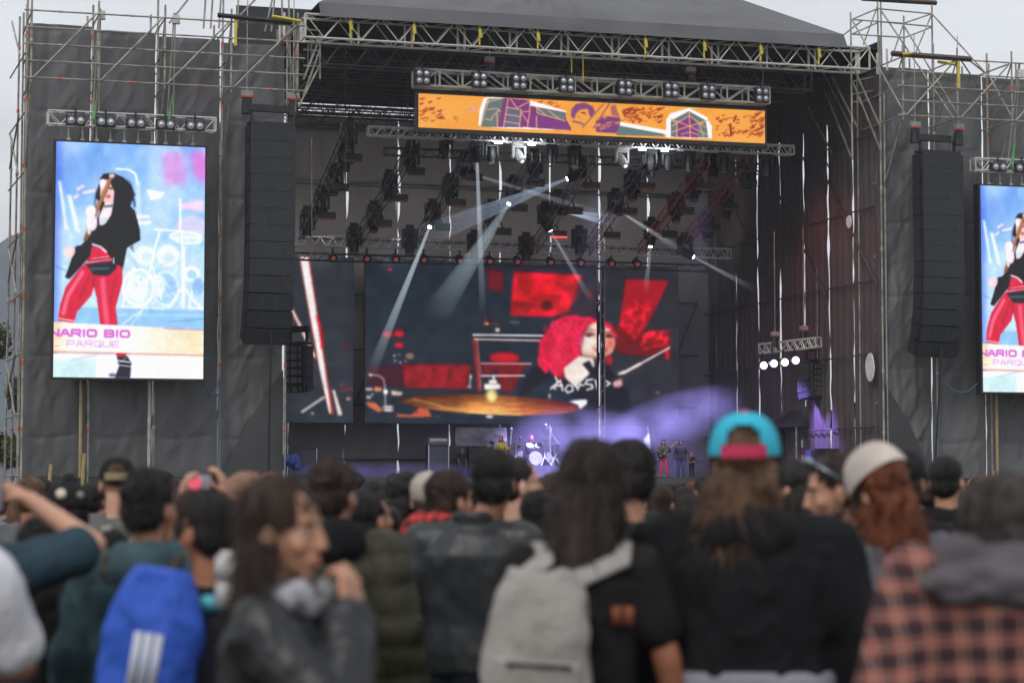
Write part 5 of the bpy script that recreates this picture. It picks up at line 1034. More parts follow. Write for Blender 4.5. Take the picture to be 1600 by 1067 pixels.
# ---------------- people ----------------
def remesh(mb, vox, sm=2, disp=None, adapt=0):
    me = mb.mesh('tmp'); o = bpy.data.objects.new('tmp', me); S.collection.objects.link(o)
    r = o.modifiers.new('r', 'REMESH'); r.mode = 'VOXEL'; r.voxel_size = vox; r.adaptivity = adapt
    if sm: s = o.modifiers.new('s', 'SMOOTH'); s.factor = .5; s.iterations = sm
    dg = bpy.context.evaluated_depsgraph_get(); dg.update(); out_ = bpy.data.meshes.new_from_object(o.evaluated_get(dg))
    bpy.data.objects.remove(o); bpy.data.meshes.remove(me)
    if disp:
        n = len(out_.vertices); co = np.empty(n*3); no = np.empty(n*3); out_.vertices.foreach_get('co', co); out_.vertex_normals.foreach_get('vector', no)
        co = co.reshape(-1, 3); no = no.reshape(-1, 3); out_.vertices.foreach_set('co', (co+no*disp(co)[:, None]).ravel())
    out_.polygons.foreach_set('use_smooth', [True]*len(out_.polygons)); out_.update(); return out_
def V3(*a): return np.array(a, float)
def cap(mb, a, b, ra, rb=None, n=12):
    rb = ra if rb is None else rb; mb.tube(a, b, ra, n, rb); mb.ell(a, ra, n, 8); mb.ell(b, rb, n, 8)
def rings(mb, lst, n=20, p=2.4):
    t = np.arange(n)*2*math.pi/n; R_ = []
    for z, cx, cy, rx, ry in lst:
        c, s = np.cos(t), np.sin(t); x = np.sign(c)*np.abs(c)**(2/p); y = np.sign(s)*np.abs(s)**(2/p)
        R_.append(np.stack((cx+rx*x, cy+ry*y, np.full(n, z)), 1))
    mb.loft(R_)
class Hd:                       # head frame: pivot + rotation
    def __init__(s, c, yaw=0, pitch=0, roll=0): s.c = np.array(c, float); s.m = np.array(Euler((R(pitch), R(roll), R(yaw)), 'XYZ').to_matrix()); s.e = (R(pitch), R(roll), R(yaw))
    def p(s, x, y, z): return s.c+s.m@V3(x, y, z)
def head_mb(mb, h, fem=0, face=True, ear=True):
    E = lambda x, y, z, a, b, c: mb.ell(h.p(x, y, z), (a, b, c), 14, 10, h.e)
    E(0, -.014, .043, .074, .094, .08); E(0, .020, -.012, .061, .066, .09); E(0, .026, -.066, .047-.004*fem, .05, .036); E(0, .06, -.09, .021, .019, .017)
    if face:
        cap(mb, h.p(0, .086, .02), h.p(0, .104, -.022), .008, .0125, 8); E(.010, .099, -.027, .009, .01, .008); E(-.010, .099, -.027, .009, .01, .008)
        cap(mb, h.p(-.034, .068, .034), h.p(.034, .068, .034), .015-.003*fem, None, 8)
        for s_ in (-1, 1): E(s_*.037, .052, -.022, .024, .027, .026)
        E(0, .066, -.055, .03, .026, .026); E(0, .088, -.054, .021, .009, .0055); E(0, .086, -.064, .019, .010, .007)
    if ear:
        for s_ in (-1, 1): E(s_*.076, -.008, -.012, .010, .020, .031)
def hand_mb(mb, w, d, nrm, side, curl=.5, sc=1.):
    d = np.array(d, float); d /= np.linalg.norm(d); n = np.array(nrm, float); n -= d*(n@d); n /= np.linalg.norm(n); s = np.cross(d, n)*side; w = np.array(w, float)
    Ls = (.066, .078, .073, .056)
    for i, o_ in enumerate((.030, .011, -.009, -.028)):
        k = w+d*(.088-.006*abs(i-1))*sc+s*o_*sc; cap(mb, w+s*o_*.6*sc+d*.01, k, .0125*sc, .0105*sc, 8)
        a = curl*.6; p = k
        for f, r_ in ((.48, .0092), (.3, .0085), (.24, .0078)):
            dv = d*math.cos(a)+n*math.sin(a); p2 = p+dv*Ls[i]*f*1.1*sc; cap(mb, p, p2, r_*sc, r_*.93*sc, 8); p = p2; a += curl*.9
    k = w+d*.03*sc+s*.03*sc; p = k+(d*.5+s*.75+n*.35)*.04*sc; cap(mb, w+d*.012, k, .016*sc, .013*sc, 8); cap(mb, k, p, .0125*sc, .010*sc, 8); cap(mb, p, p+(d*.75+s*.25+n*.5)*.032*sc, .010*sc, .0085*sc, 8)
DEFARM = {1: (V3(.245, -.03, 1.15), V3(.26, .06, .90)), -1: (V3(-.245, -.03, 1.15), V3(-.26, .06, .90))}
def skinm(c): return mat('skin %d' % int(c[0]*1000), c, .5, 0, .12, 18, .15, 160, spec=.4, col2=tuple(min(1, k*m) for k, m in zip(c, (1.12, 1.02, .98))))
SKA = skinm((.44, .235, .15)); SKB = skinm((.36, .175, .105)); SKC = skinm((.52, .30, .21)); SKD = skinm((.24, .105, .055)); SKE = skinm((.31, .13, .07))
def fab(name, col, rough=.85, bump=.35, bs=45, var=.18, sc=7, sheen=0, spec=.18): return mat(name, col, rough, 0, var, sc, bump, bs, sheen=sheen, spec=spec)
def hairm(name, col): return mat(name, col, .6, 0, .5, 26, .5, 110, spec=.22, stretch=(1, 1, .12))
HBLK = hairm('black hair', (.018, .015, .014)); HBRN = hairm('dark brown hair', (.040, .025, .019)); HAUB = hairm('auburn hair', (.15, .045, .022)); HMID = hairm('brown hair', (.10, .055, .033)); HGRY = hairm('grey brown hair', (.11, .085, .07)); HRED = hairm('dyed red hair', (.5, .02, .02)); HPNK = hairm('dyed pink hair', (.85, .04, .35))
EYEW = mat('eye white', (.34, .31, .29), .35); EYED = mat('dark iris', (.02, .012, .01), .2); LIP = mat('lips', (.33, .10, .085), .5)
def child(nm, me, m, par):
    if isinstance(me, MB): me = me.mesh(nm, True)
    me.name = nm; o = bpy.data.objects.new(nm, me); S.collection.objects.link(o); me.materials.clear(); me.materials.append(m); o.parent = par; return o
def arm_of(arms, s, wide):
    if arms and s in arms: return np.array(arms[s][0], float), np.array(arms[s][1], float)
    e, w = DEFARM[s]; k = V3(wide, 1, 1); return e*k, w*k
def make_body(h, wide, arms, hands, fem, vox, legs, face, crouch=0):
    mb = MB(); w = wide
    rings(mb, [(.86, 0, 0, .15*w, .10), (.97, 0, -.005, .162*w, .112), (1.10, 0, 0, .138*w, .098), (1.25, 0, .0, .152*w, .108), (1.36, 0, -.005, .165*w, .105), (1.43, 0, -.01, .12*w, .085), (1.47, 0, -.012, .07, .06)])
    cap(mb, V3(0, -.015, 1.42), h.p(0, -.018, -.07), .058-.006*fem, .052-.006*fem)
    for s in (-1, 1):
        sh = V3(s*.172*w, -.01, 1.405); e, wr = arm_of(arms, s, w); cap(mb, V3(s*.06, -.01, 1.42), sh, .055, .055); cap(mb, sh, e, .052, .040); cap(mb, e, wr, .040, .026)
        hd = hands.get(s) if hands else None
        if hd != 'none':
            hd = hd or {}; d = hd.get('d', wr-e); hand_mb(mb, wr+np.array(d)/np.linalg.norm(d)*.01, d, hd.get('n', V3(-s, 0, 0)), hd.get('side', -s if 0 else s), hd.get('curl', .35))
        if legs is None: L_ = [(s*.09*w, 0, .90), (s*.10*w, .01, .48), (s*.105*w, -.02, .09)]
        else: L_ = legs[s]
        a, b, c = [V3(*p) for p in L_]; cap(mb, a, b, .082, .055); cap(mb, b, c, .054, .036)
        cap(mb, c+V3(0, -.03, -.045), c+V3(0, .12, -.06), .035, .028)
    head_mb(mb, h, fem, face)
    return remesh(mb, vox, 2)
def wr(amp, f=7, seed=0, aniso=(1, 1, .6)):
    return lambda co: amp*(1-2*np.abs(fbm(co*f*np.array(aniso)+seed, seed, 3)))
def top(h, wide, arms, e, sleeve, vox, zlo=.92, hood=0, collar=0, amp=.006, seed=0, puff=0, necktop=1.47):
    mb = MB(); w = wide
    rings(mb, [(zlo, 0, 0, .158*w+e, .11+e), (zlo+(.08 if zlo < 1 else .02), 0, 0, .160*w+e, .113+e), (1.10, 0, 0, .148*w+e, .105+e), (1.25, 0, 0, .158*w+e, .112+e), (1.36, 0, -.008, .168*w+e, .108+e), (1.43, 0, -.012, .125*w+e*.8, .088+e*.7), (necktop, 0, -.012, .068+e*.5, .062+e*.4)])
    for s in (-1, 1):
        sh = V3(s*.172*w, -.01, 1.40); el_, wr_ = arm_of(arms, s, w); cap(mb, V3(s*.06, -.012, 1.415), sh, .06+e*.6, .058+e); 
        if sleeve == 0: continue
        if sleeve <= 1: cap(mb, sh, sh+(el_-sh)*sleeve, .058+e, .050+e)
        else: cap(mb, sh, el_, .057+e, .046+e); q_ = el_+(wr_-el_)*(sleeve-1); cap(mb, el_, q_, .046+e, .034+e)
    if hood:
        mb.ell(V3(0, -.105, 1.43), (.125, .06, .085), 16, 10); mb.ell(V3(0, -.06, 1.475), (.115, .075, .045), 16, 10); mb.ell(V3(0, .06, 1.44), (.09, .04, .04))
        for s in (-1, 1): mb.ell(V3(s*.085, -.01, 1.47), (.045, .085, .045))
    if collar:
        n = 20; t = np.arange(n)*2*math.pi/n
        mb.loft([np.stack(((.078+k*.004)*np.cos(t), -.012+(.072+k*.004)*np.sin(t), 1.43+k*.03+0*t), 1) for k in range(int(collar)+1)])
    d0 = wr(amp, 8, seed)
    if puff: d1 = lambda co: d0(co)+puff*np.abs(np.sin(co[:, 2]*2*math.pi/.11*.5+.3*np.sin(co[:, 0]*9)))
    else: d1 = d0
    return remesh(mb, vox, 2, d1)
def trousers(wide, legs, vox, e=.014, seed=3):
    mb = MB(); w = wide
    rings(mb, [(.84, 0, 0, .14*w, .10), (.92, 0, -.004, .165*w+e, .115+e), (1.02, 0, 0, .152*w+e, .106+e), (1.05, 0, 0, .15*w+e, .105+e)])
    for s in (-1, 1):
        L_ = legs[s] if legs else [(s*.09*w, 0, .90), (s*.10*w, .01, .48), (s*.105*w, -.02, .09)]
        a, b, c = [V3(*p) for p in L_]; cap(mb, a, b, .086+e, .06+e); cap(mb, b, c+V3(0, 0, .02), .06+e, .045+e)
    return remesh(mb, vox, 2, wr(.005, 9, seed))
def strandy(amp, seed, curly=False):
    if curly: return lambda co: amp*.8*fbm(co*44, seed, 3)+amp*.35*fbm(co*17, seed+1, 2)
    return lambda co: amp*fbm(co*np.array((90, 90, 7)), seed, 2)+amp*.7*fbm(co*np.array((22, 22, 2.5)), seed+1, 2)
def hair(h, style, ln, vox, seed=0, shift=0):
    mb = MB(); E = lambda x, y, z, a, b, c: mb.ell(h.p(x, y, z), (a, b, c), 18, 12, h.e)
    if style == 'short': E(0, -.026, .05, .080, .092, .082); E(0, -.05, -.01, .070, .056, .065); return remesh(mb, vox, 1, strandy(.004, seed))
    if style == 'fade': E(0, -.018, .052, .0785, .0935, .080); E(0, -.042, .008, .0755, .068, .078); return remesh(mb, vox, 1, strandy(.003, seed))
    if style == 'thick': E(0, -.022, .054, .084, .098, .085); E(0, -.05, -.005, .078, .062, .074); return remesh(mb, vox, 1, strandy(.007, seed, True))
    if style == 'curly': E(0, -.022, .055, .104, .108, .094); E(0, -.05, -.02, .094, .078, .086); return remesh(mb, vox, 1, strandy(.014, seed, True))
    if style == 'long':
        E(0, -.026, .05, .088, .1, .086); E(0, -.055, -.03, .088, .062, .09)
        n = 7
        for i in range(n):
            f = (i+1)/n; z = -.03-ln*f; c = h.c+V3(shift*f, 0, 0)+h.m@V3(0, -.070-.035*f, 0)*1.0+V3(0, 0, z); mb.ell(c, (.098-.03*f*f, .046-.012*f, ln/n*1.3+.02), 16, 8, (0, 0, h.e[2]))
            if i < n*.75:
                for s in (-1, 1): c2 = h.c+V3(shift*f, 0, z)+h.m@V3(s*(.074+.012*f), -.028-.02*f, 0); mb.ell(c2, (.028, .046, ln/n*1.3+.02), 12, 8, (0, 0, h.e[2]))
        return remesh(mb, vox, 1, strandy(.007, seed))
    if style == 'wavy':
        E(0, -.026, .045, .092, .1, .086)
        rg = random.Random(seed)
        for i in range(60):
            a = rg.uniform(math.pi*1.02, math.pi*1.98) if i % 3 else rg.uniform(0, 6.28); z = .0-ln*rg.random()
            if math.sin(a) > .2: continue
            r_ = .085+.03*rg.random()+.03*(-z); c = h.p(math.cos(a)*r_, math.sin(a)*r_-.01, 0)+V3(shift*(-z), 0, z); mb.ell(c, (.034, .034, .06), 10, 7)
        return remesh(mb, vox, 1, strandy(.010, seed, True))
    if style == 'capwavy':
        E(0, -.026, .04, .0835, .097, .085); E(0, -.05, -.03, .075, .055, .07); rg = random.Random(seed)
        for i in range(56):
            a = rg.uniform(math.pi*1.0, math.pi*2.0); f = rg.random(); z = -.035-ln*f
            r_ = .052+.040*rg.random()+.012*f; c = h.c+h.m@V3(math.cos(a)*r_, math.sin(a)*r_-.018, -.0)+V3(shift*f, 0, z); mb.ell(c, (.028, .028, .05), 10, 7)
        return remesh(mb, vox, 1, strandy(.008, seed, True))
    if style == 'pony': E(0, -.024, .045, .078, .092, .082); E(0, -.05, -.01, .072, .058, .068); mb.ell(h.p(0, -.12, -.02), (.03, .035, .08), 12, 8); return remesh(mb, vox, 1, strandy(.004, seed))
    if style == 'stubble': E(0, -.018, .048, .0765, .0945, .080); return remesh(mb, vox, 1)
def capdome(h, par, m, m2, fwd=True, tilt=0, back_open=True, button=None, lift=0, sc=1., brim=True, strapm=None, brimm=None):
    hc = Hd(h.c, 0, 0, 0); hc.m = h.m@np.array(Euler((R(tilt), 0, 0 if fwd else math.pi)).to_matrix())
    k = MB(); nu, nv = 36, 12; V = []; idx = {}; f = []
    rx, ry, rz = .0885*sc, .106*sc, .105*sc; cz = .028+lift
    for j in range(nv+1):
        ph = (math.pi/2)*(j/nv)
        for i in range(nu):
            a = 2*math.pi*i/nu; x = math.cos(a)*math.cos(ph)**.75*rx; y = math.sin(a)*math.cos(ph)**.75*ry-.012; z = cz+math.sin(ph)*rz
            V.append(hc.p(x, y, z))
    for j in range(nv):
        for i in range(nu):
            a = 2*math.pi*(i+.5)/nu; da = abs(((a-math.pi*1.5+math.pi) % (2*math.pi))-math.pi); 
            if back_open and (da/.62)**2+((j-.2)/5.4)**2 < 1: continue
            f.append((j*nu+i, j*nu+(i+1) % nu, (j+1)*nu+(i+1) % nu, (j+1)*nu+i))
    Vi = [hc.c+(v-hc.c)*.985 for v in V]; n0 = len(V)
    k.add(V, f); k.add(Vi, [t[::-1] for t in f]); o = child('cap', k, m, par)
    if back_open:
        k = MB(); a0, a1 = math.pi*1.5-.64, math.pi*1.5+.64; o_, i_ = [], []
        t = np.linspace(a0, a1, 12)
        for zz in (cz-.006, cz+.027):
            for a in t: o_.append(hc.p(math.cos(a)*rx*1.02, math.sin(a)*ry*1.02-.012, zz))
        k.add(o_, [(i, i+1, 13+i, 12+i) for i in range(11)]); i_ = [hc.c+(v-hc.c)*.96 for v in o_]; k.add(i_, [(12+i, 13+i, i+1, i) for i in range(11)]); child('cap_strap', k, strapm or m, o)
    if button: k = MB(); k.ell(hc.p(0, -.012, cz+rz), (.012, .012, .007), 8, 6); child('cap_button', k, button, o)
    if brim:
        k = MB(); n = 16; t = np.linspace(math.radians(22), math.radians(158), n)
        a_ = [hc.p(math.cos(a)*rx*.98, math.sin(a)*ry*.98-.012, cz+.004) for a in t]; b_ = [hc.p(math.cos(a)*rx*1.02, math.sin(a)*ry*.9+.062*math.sin(a)**.6+.0, cz-.006-.018*abs(math.cos(a))) for a in t]
        k.add(a_+b_, [(i, i+1, n+i+1, n+i) for i in range(n-1)]); k.add([p-hc.m@V3(0, 0, .004) for p in a_+b_], [(n+i, n+i+1, i+1, i) for i in range(n-1)]); child('cap_brim', k, brimm or m, o)
    return o
def beanie(h, par, m, vox=.006, tall=0, seed=0):
    mb = MB(); mb.ell(h.p(0, -.028, .055+tall*.5), (.092, .106, .088+tall), 20, 14, h.e); mb.ell(h.p(0, -.022, .02), (.090, .103, .035), 20, 10, h.e)
    return child('beanie', remesh(mb, vox, 2, lambda co: .0015*np.sin(co[:, 0]*300)+.003*fbm(co*20, seed)), m, par)
def face_bits(h, par, brow, glasses=None, beard=None):
    for s in (-1, 1):
        k = MB(); k.ell(h.p(s*.030, .0690, .006), (.0125, .0095, .0085), 10, 8, h.e); o = child('eye', k, EYEW, par)
        k = MB(); k.ell(h.p(s*.030, .0745, .006), (.0066, .0050, .0066), 8, 6, h.e); child('iris', k, EYED, o)
        k = MB(); 
        for a, b in (((.014, .083, .029), (.030, .083, .034)), ((.030, .083, .034), (.047, .072, .029))): cap(k, h.p(s*a[0], a[1], a[2]), h.p(s*b[0], b[1], b[2]), .0042, .0032, 6)
        child('eyebrow', k, brow, par)
    k = MB(); k.ell(h.p(0, .0885, -.0535), (.0215, .0085, .0052), 12, 6, h.e); k.ell(h.p(0, .087, -.064), (.019, .0095, .0062), 12, 6, h.e); child('lips', k, LIP, par)
    if glasses:
        k = MB()
        for s in (-1, 1):
            t = np.arange(14)*2*math.pi/14; pts = [h.p(s*.033+math.cos(a)*.024, .097, .004+math.sin(a)*.019) for a in t]
            for i in range(14): k.tube(pts[i], pts[(i+1) % 14], .0028, 5)
            k.tube(h.p(s*.057, .095, .010), h.p(s*.079, .0, .008), .0028, 5)
        k.tube(h.p(-.01, .099, .008), h.p(.01, .099, .008), .0028, 5); child('glasses', k, glasses, par)
    if beard:
        mb = MB(); mb.ell(h.p(0, .028, -.072), (.055, .056, .036), 14, 10, h.e); mb.ell(h.p(0, .062, -.088), (.028, .026, .024), 12, 8, h.e); cap(mb, h.p(-.022, .09, -.043), h.p(.022, .09, -.043), .006)
        for s in (-1, 1): cap(mb, h.p(s*.062, .01, -.06), h.p(s*.068, .0, -.015), .016, .01)
        child('beard', remesh(mb, .004, 1, strandy(.002, 3)), beard, par)
NP = [0]
def place(px, d): return ((px-800)/F*d, d)
def person(label, px, ytop, d, heading, head=(0, 0, 0), hx=0, hy=0, hz=0, H=None, wide=1., arms=None, hands=None, fem=0, vox=.009, legs=None, face=True, topk=None, pants=None, skin=SKA, grp=None, z0=0, hat=0, stand=1., nm='person'):
    NP[0] += 1; x, y = place(px, d)
    if H is None:
        r = ray(px, ytop); H = CAMZ+r.z/r.y*d-z0-hat
    sc = H/1.75; h = Hd(V3(hx, hy, 1.627+hz), *head)
    me = make_body(h, wide, arms, hands, fem, vox, legs, face); me.name = 'person'; me.materials.clear(); me.materials.append(skin)
    o = bpy.data.objects.new(nm, me); S.collection.objects.link(o); tag(o, label, 'person', grp)
    if len(label.split()) > 16: print('LONG', label)
    o.location = (x, y, z0); o.rotation_euler = (0, 0, R(heading)); o.scale = (sc, sc, sc*stand)
    tk = dict(e=.02, sleeve=2, vox=max(vox, .010)); m = (topk or {}).get('m', None); 
    if topk: tk.update({k: v for k, v in topk.items() if k not in ('m', 'nm')})
    t = child((topk or {}).get('nm', 'jacket'), top(h, wide, arms, seed=NP[0], **tk), m or fab('plain black cloth', (.02, .02, .021)), o)
    p = child('trousers', trousers(wide, legs, max(vox, .014)), pants or fab('dark jeans', (.025, .03, .045)), o)
    for s in (-1, 1):
        L_ = legs[s] if legs else [(0, 0, 0), (0, 0, 0), (s*.105*wide, -.02, .09)]; c = V3(*L_[2]); mb = MB(); cap(mb, c+V3(0, -.035, -.045), c+V3(0, .13, -.058), .046, .036); cap(mb, c+V3(0, -.02, -.03), c+V3(0, -.02, .03), .045, .045); child('shoe', remesh(mb, .014, 1), fab('dark shoe', (.02, .02, .02), .5), o)
    return o, h
def ribbon(pts, w, th, side):
    k = MB(); pts = [np.array(p, float) for p in pts]; side = np.array(side, float)
    rg = []
    for i, p in enumerate(pts):
        t = pts[min(i+1, len(pts)-1)]-pts[max(i-1, 0)]; t /= np.linalg.norm(t); s = side-t*(side@t); s /= np.linalg.norm(s); n = np.cross(t, s)
        rg.append(np.array([p+s*w/2+n*th/2, p-s*w/2+n*th/2, p-s*w/2-n*th/2, p+s*w/2-n*th/2]))
    k.loft(rg); return k
def backpack(label, ref, m, off=(0, 0, 0), size=(.30, .15, .46), strapm=None, wide=1., rot=0, pocket=True, dark=None, grp=None, vox=.008, straps=(-1, 1)):
    t = bpy.data.objects.new('backpack', None); S.collection.objects.link(t); tag(t, label, 'backpack', grp)
    t.location = ref.location; t.rotation_euler = ref.rotation_euler; t.scale = ref.scale
    w, dd, hh = size; c = V3(off[0], -.135-dd/2+off[1], 1.40-hh/2+off[2]); q_ = np.array(Euler((0, R(rot), 0)).to_matrix())
    mb = MB(); L_ = []
    for f in np.linspace(0, 1, 9):
        z = -hh/2+hh*f; s_ = 1-.42*max(0, (f-.6)/.4)**2.2-.08*max(0, (.12-f)/.12)
        n = 24; tt = np.arange(n)*2*math.pi/n; x = np.sign(np.cos(tt))*np.abs(np.cos(tt))**.55*w/2*s_; y = np.sign(np.sin(tt))*np.abs(np.sin(tt))**.6*dd/2*(s_-.25*max(0, (f-.55)))
        L_.append((c+(q_@np.stack((x, y-.01*np.sin(f*3), np.full(n, z))) ).T))
    mb.loft(L_); bag = child('bag', remesh(mb, vox, 3, wr(.011, 8, 5)), m, t)
    if pocket:
        mb = MB(); L_ = []
        for f in np.linspace(0, 1, 7):
            z = -hh*.44+hh*.48*f; s_ = .84-.1*max(0, f-.7); n = 20; tt = np.arange(n)*2*math.pi/n; x = np.sign(np.cos(tt))*np.abs(np.cos(tt))**.55*w/2*s_; y = np.sign(np.sin(tt))*np.abs(np.sin(tt))**.6*dd*.22-dd*.42
            L_.append(c+(q_@np.stack((x, y, np.full(n, z)))).T)
        mb.loft(L_); child('pocket', remesh(mb, vox, 3, wr(.004, 9, 6)), m, t)
        k = MB(); k.tube(c+q_@V3(-w*.3, -dd*.66, hh*.02), c+q_@V3(w*.3, -dd*.66, hh*.02), .006, 6); child('zip', k, dark or BLKM, t)
    k = MB(); 
    for i in range(14):
        a0, a1 = math.pi*i/14, math.pi*(i+1)/14; k.tube(c+q_@V3(math.cos(a0)*w*.43, -dd*.1, hh*.20+math.sin(a0)*hh*.29), c+q_@V3(math.cos(a1)*w*.43, -dd*.1, hh*.20+math.sin(a1)*hh*.29), .008, 5)
    child('zip_seam', k, dark or BLKM, t)
    for s in straps:
        sx = s*.105*wide; pts = [c+V3(s*w*.22-off[0]*.0, dd*.45, hh*.40), V3(sx, -.12, 1.435), V3(sx*1.04, -.06, 1.475), V3(sx*1.08, .02, 1.472), V3(sx*1.15, .10, 1.40), V3(sx*1.25, .15, 1.28), V3(sx*1.5, .14, 1.12), V3(sx*1.6, .02, 1.02), c+V3(s*w*.42, dd*.4, -hh*.38)]
        k = ribbon(pts, .055, .014, (1, 0, 0)); me = remesh(k, .006, 2); child('strap', me, strapm or m, t)
    return t, bag, c, q_
def phone(p, label, w=.16, h=.08, rot=(0, 0, 0), screen=True):
    t = thing('mobile_phone', label, 'phone', p); t.rotation_euler = rot
    k = MB(); k.box((0, 0, 0), (w, .011, h)); child('phone_case', k, mat('dark phone case', (.05, .05, .06), .3), t)
    k = MB(); k.box((0, -.0065, 0), (w*.92, .002, h*.9)); s = child('phone_screen', k, lampmat('pink phone picture', (.40, .34, .42), .4), t)
    k = MB(); k.ell((-.012, -.009, -.004), (.026, .002, .028), 12, 6); child('picture_shape', k, lampmat('red phone picture', (.9, .06, .12), .9), s)
    return t

# fabrics
LEA = mat('worn black leather', (.017, .018, .0195), .40, 0, .3, 6, .5, 16, spec=.4)
LEA2 = mat('dark grey leather', (.026, .029, .031), .42, 0, .12, 5, .35, 14, spec=.42, stretch=(1, 1, .4))
HOOD = fab('black fleece', (.011, .0115, .013), .95, .3, 90)
TEAL = fab('teal jacket', (.045, .085, .10), .7); TEALT = fab('dark teal tee', (.03, .055, .075), .85); WHT = fab('white cotton', (.62, .62, .66), .8); BLKT = fab('black cotton', (.016, .0145, .0145)); NAVY = fab('navy shirt', (.022, .024, .034)); OLV = fab('dark olive nylon', (.042, .040, .026), .55, .3, 20)
GRYJ = fab('grey jacket', (.12, .12, .125)); MAUV = fab('mauve grey fleece', (.145, .125, .14), .9); DEN = fab('grey denim', (.11, .125, .145), .85); CHA = fab('charcoal hood', (.10, .09, .10), .9); VEST = fab('stone washed vest', (.12, .12, .115), .85)
def plaid(name, a, b, c, sc, dark=.25, rot=.08):
    m = bpy.data.materials.new(name); m.use_nodes = True; t = m.node_tree; bs = t.nodes['Principled BSDF']; bs.inputs['Roughness'].default_value = .9; bs.inputs['Specular IOR Level'].default_value = .2
    co = t.nodes.new('ShaderNodeTexCoord'); mp = t.nodes.new('ShaderNodeMapping'); mp.inputs['Rotation'].default_value = (0, rot, 0); sp = t.nodes.new('ShaderNodeSeparateXYZ'); l = t.links.new
    nz = t.nodes.new('ShaderNodeTexNoise'); nz.inputs['Scale'].default_value = 4; wm = t.nodes.new('ShaderNodeMix'); wm.data_type = 'VECTOR'; wm.inputs[0].default_value = .03
    l(co.outputs['Object'], mp.inputs[0]); l(mp.outputs[0], nz.inputs[0]); l(mp.outputs[0], wm.inputs[4]); l(nz.outputs['Color'], wm.inputs[5]); l(wm.outputs[1], sp.inputs[0])
    def band(o, lo, hi):
        f = t.nodes.new('ShaderNodeMath'); f.operation = 'MULTIPLY'; f.inputs[1].default_value = sc; fr_ = t.nodes.new('ShaderNodeMath'); fr_.operation = 'FRACT'
        g = t.nodes.new('ShaderNodeMath'); g.operation = 'GREATER_THAN'; g.inputs[1].default_value = lo; s_ = t.nodes.new('ShaderNodeMath'); s_.operation = 'LESS_THAN'; s_.inputs[1].default_value = hi; mu = t.nodes.new('ShaderNodeMath'); mu.operation = 'MULTIPLY'
        l(o, f.inputs[0]); l(f.outputs[0], fr_.inputs[0]); l(fr_.outputs[0], g.inputs[0]); l(fr_.outputs[0], s_.inputs[0]); l(g.outputs[0], mu.inputs[0]); l(s_.outputs[0], mu.inputs[1]); return mu.outputs[0]
    def mixc(fac, A, Bc, k=1.):
        x = t.nodes.new('ShaderNodeMix'); x.data_type = 'RGBA'; mm = t.nodes.new('ShaderNodeMath'); mm.operation = 'MULTIPLY'; mm.inputs[1].default_value = k; l(fac, mm.inputs[0]); l(mm.outputs[0], x.inputs[0])
        if isinstance(A, tuple): x.inputs[6].default_value = (*A, 1)
        else: l(A, x.inputs[6])
        x.inputs[7].default_value = (*Bc, 1); return x.outputs[2]
    X, Z = sp.outputs[0], sp.outputs[2]
    r = mixc(band(X, .0, .48), a, b, .62); r = mixc(band(Z, .0, .48), r, b, .8)
    r = mixc(band(X, .62, .72), r, c, .6); r = mixc(band(Z, .62, .72), r, c, .6); r = mixc(band(X, .88, .95), r, c, .5); r = mixc(band(Z, .88, .95), r, c, .5)
    l(r, bs.inputs['Base Color']); return m
FLAN = plaid('red grey flannel', (.33, .058, .046), (.020, .025, .032), (.32, .27, .21), 17)
REDP = plaid('red check scarf', (.5, .03, .03), (.03, .02, .02), (.55, .1, .08), 22)
RBP = plaid('red blue check', (.55, .02, .03), (.03, .04, .09), (.3, .05, .08), 12)
SILV = mat('silver metal', (.55, .55, .57), .3, .9)

# --- 1 woman in profile ---
A = {1: (V3(.22, .20, 1.19), V3(.06, .17, 1.435)), -1: (V3(-.24, .02, 1.14), V3(-.14, .22, 1.02))}
w1, h = person('woman in a black leather jacket in profile, raising one hand to her chin', 447, 747, 4.95, -100, head=(-12, -4, 0), wide=.92, fem=1, vox=.0065, arms=A, hands={1: dict(d=V3(-.3, -.05, 1), n=V3(-.5, -.9, 0), curl=1.1, side=-1)},
    topk=dict(m=LEA, e=.026, sleeve=1.93, collar=3, amp=.011), skin=SKA, legs=None, hat=.008)
child('hair', hair(h, 'long', .27, .007, 3, 0), HBRN, w1); face_bits(h, w1, HBRN)
mb = MB(); 
for i in range(9):
    a = -1.2+i*.35; mb.ell(V3(.085*math.sin(a), .03+.085*math.cos(a), 1.47+.012*math.sin(i*2)), (.04, .034, .038), 10, 8)
child('scarf', remesh(mb, .008, 1, wr(.008, 16, 4)), mat('grey print scarf', (.05, .05, .055), .8, 0, .2, 22, col2=(.36, .36, .38)), w1)
k = MB(); k.box(V3(.02, .165, 1.30), (.06, .012, .07)); k.box(V3(.0, .168, 1.31), (.02, .012, .09)); child('shirt_print', k, mat('red print', (.42, .02, .03), .7), w1)
# --- 2 man with the blue backpack ---
w2, h = person('short-haired man seen from behind wearing a blue backpack', 328, 771, 6.2, 24, head=(18, 4, 0), wide=1.0, vox=.008, topk=dict(m=NAVY, e=.014, sleeve=.7, nm='shirt', amp=.006), skin=SKE, hat=.0)
child('hair', hair(h, 'fade', 0, .006, 5), HBLK, w2); face_bits(h, w2, HBLK)
BLUE = fab('royal blue nylon', (.035, .10, .48), .55, .25, 30, .12)
b2, bag, c, q_ = backpack('bright blue backpack with three pale vertical stripes on its pocket', w2, BLUE, off=(-.15, .02, .125), size=(.285, .15, .50), rot=9, pocket=False, strapm=fab('black webbing', (.03, .03, .035)), dark=mat('dark blue zip', (.015, .03, .12), .6))
b2.rotation_euler = (0, 0, R(2))
for i in (-1, 0, 1):
    k = MB(); k.box(c+q_@V3(-.002+i*.030, -.094, -.015), (.024, .016, .175), q_.T); child('stripe', k, mat('pale print', (.55, .57, .66), .6), b2)
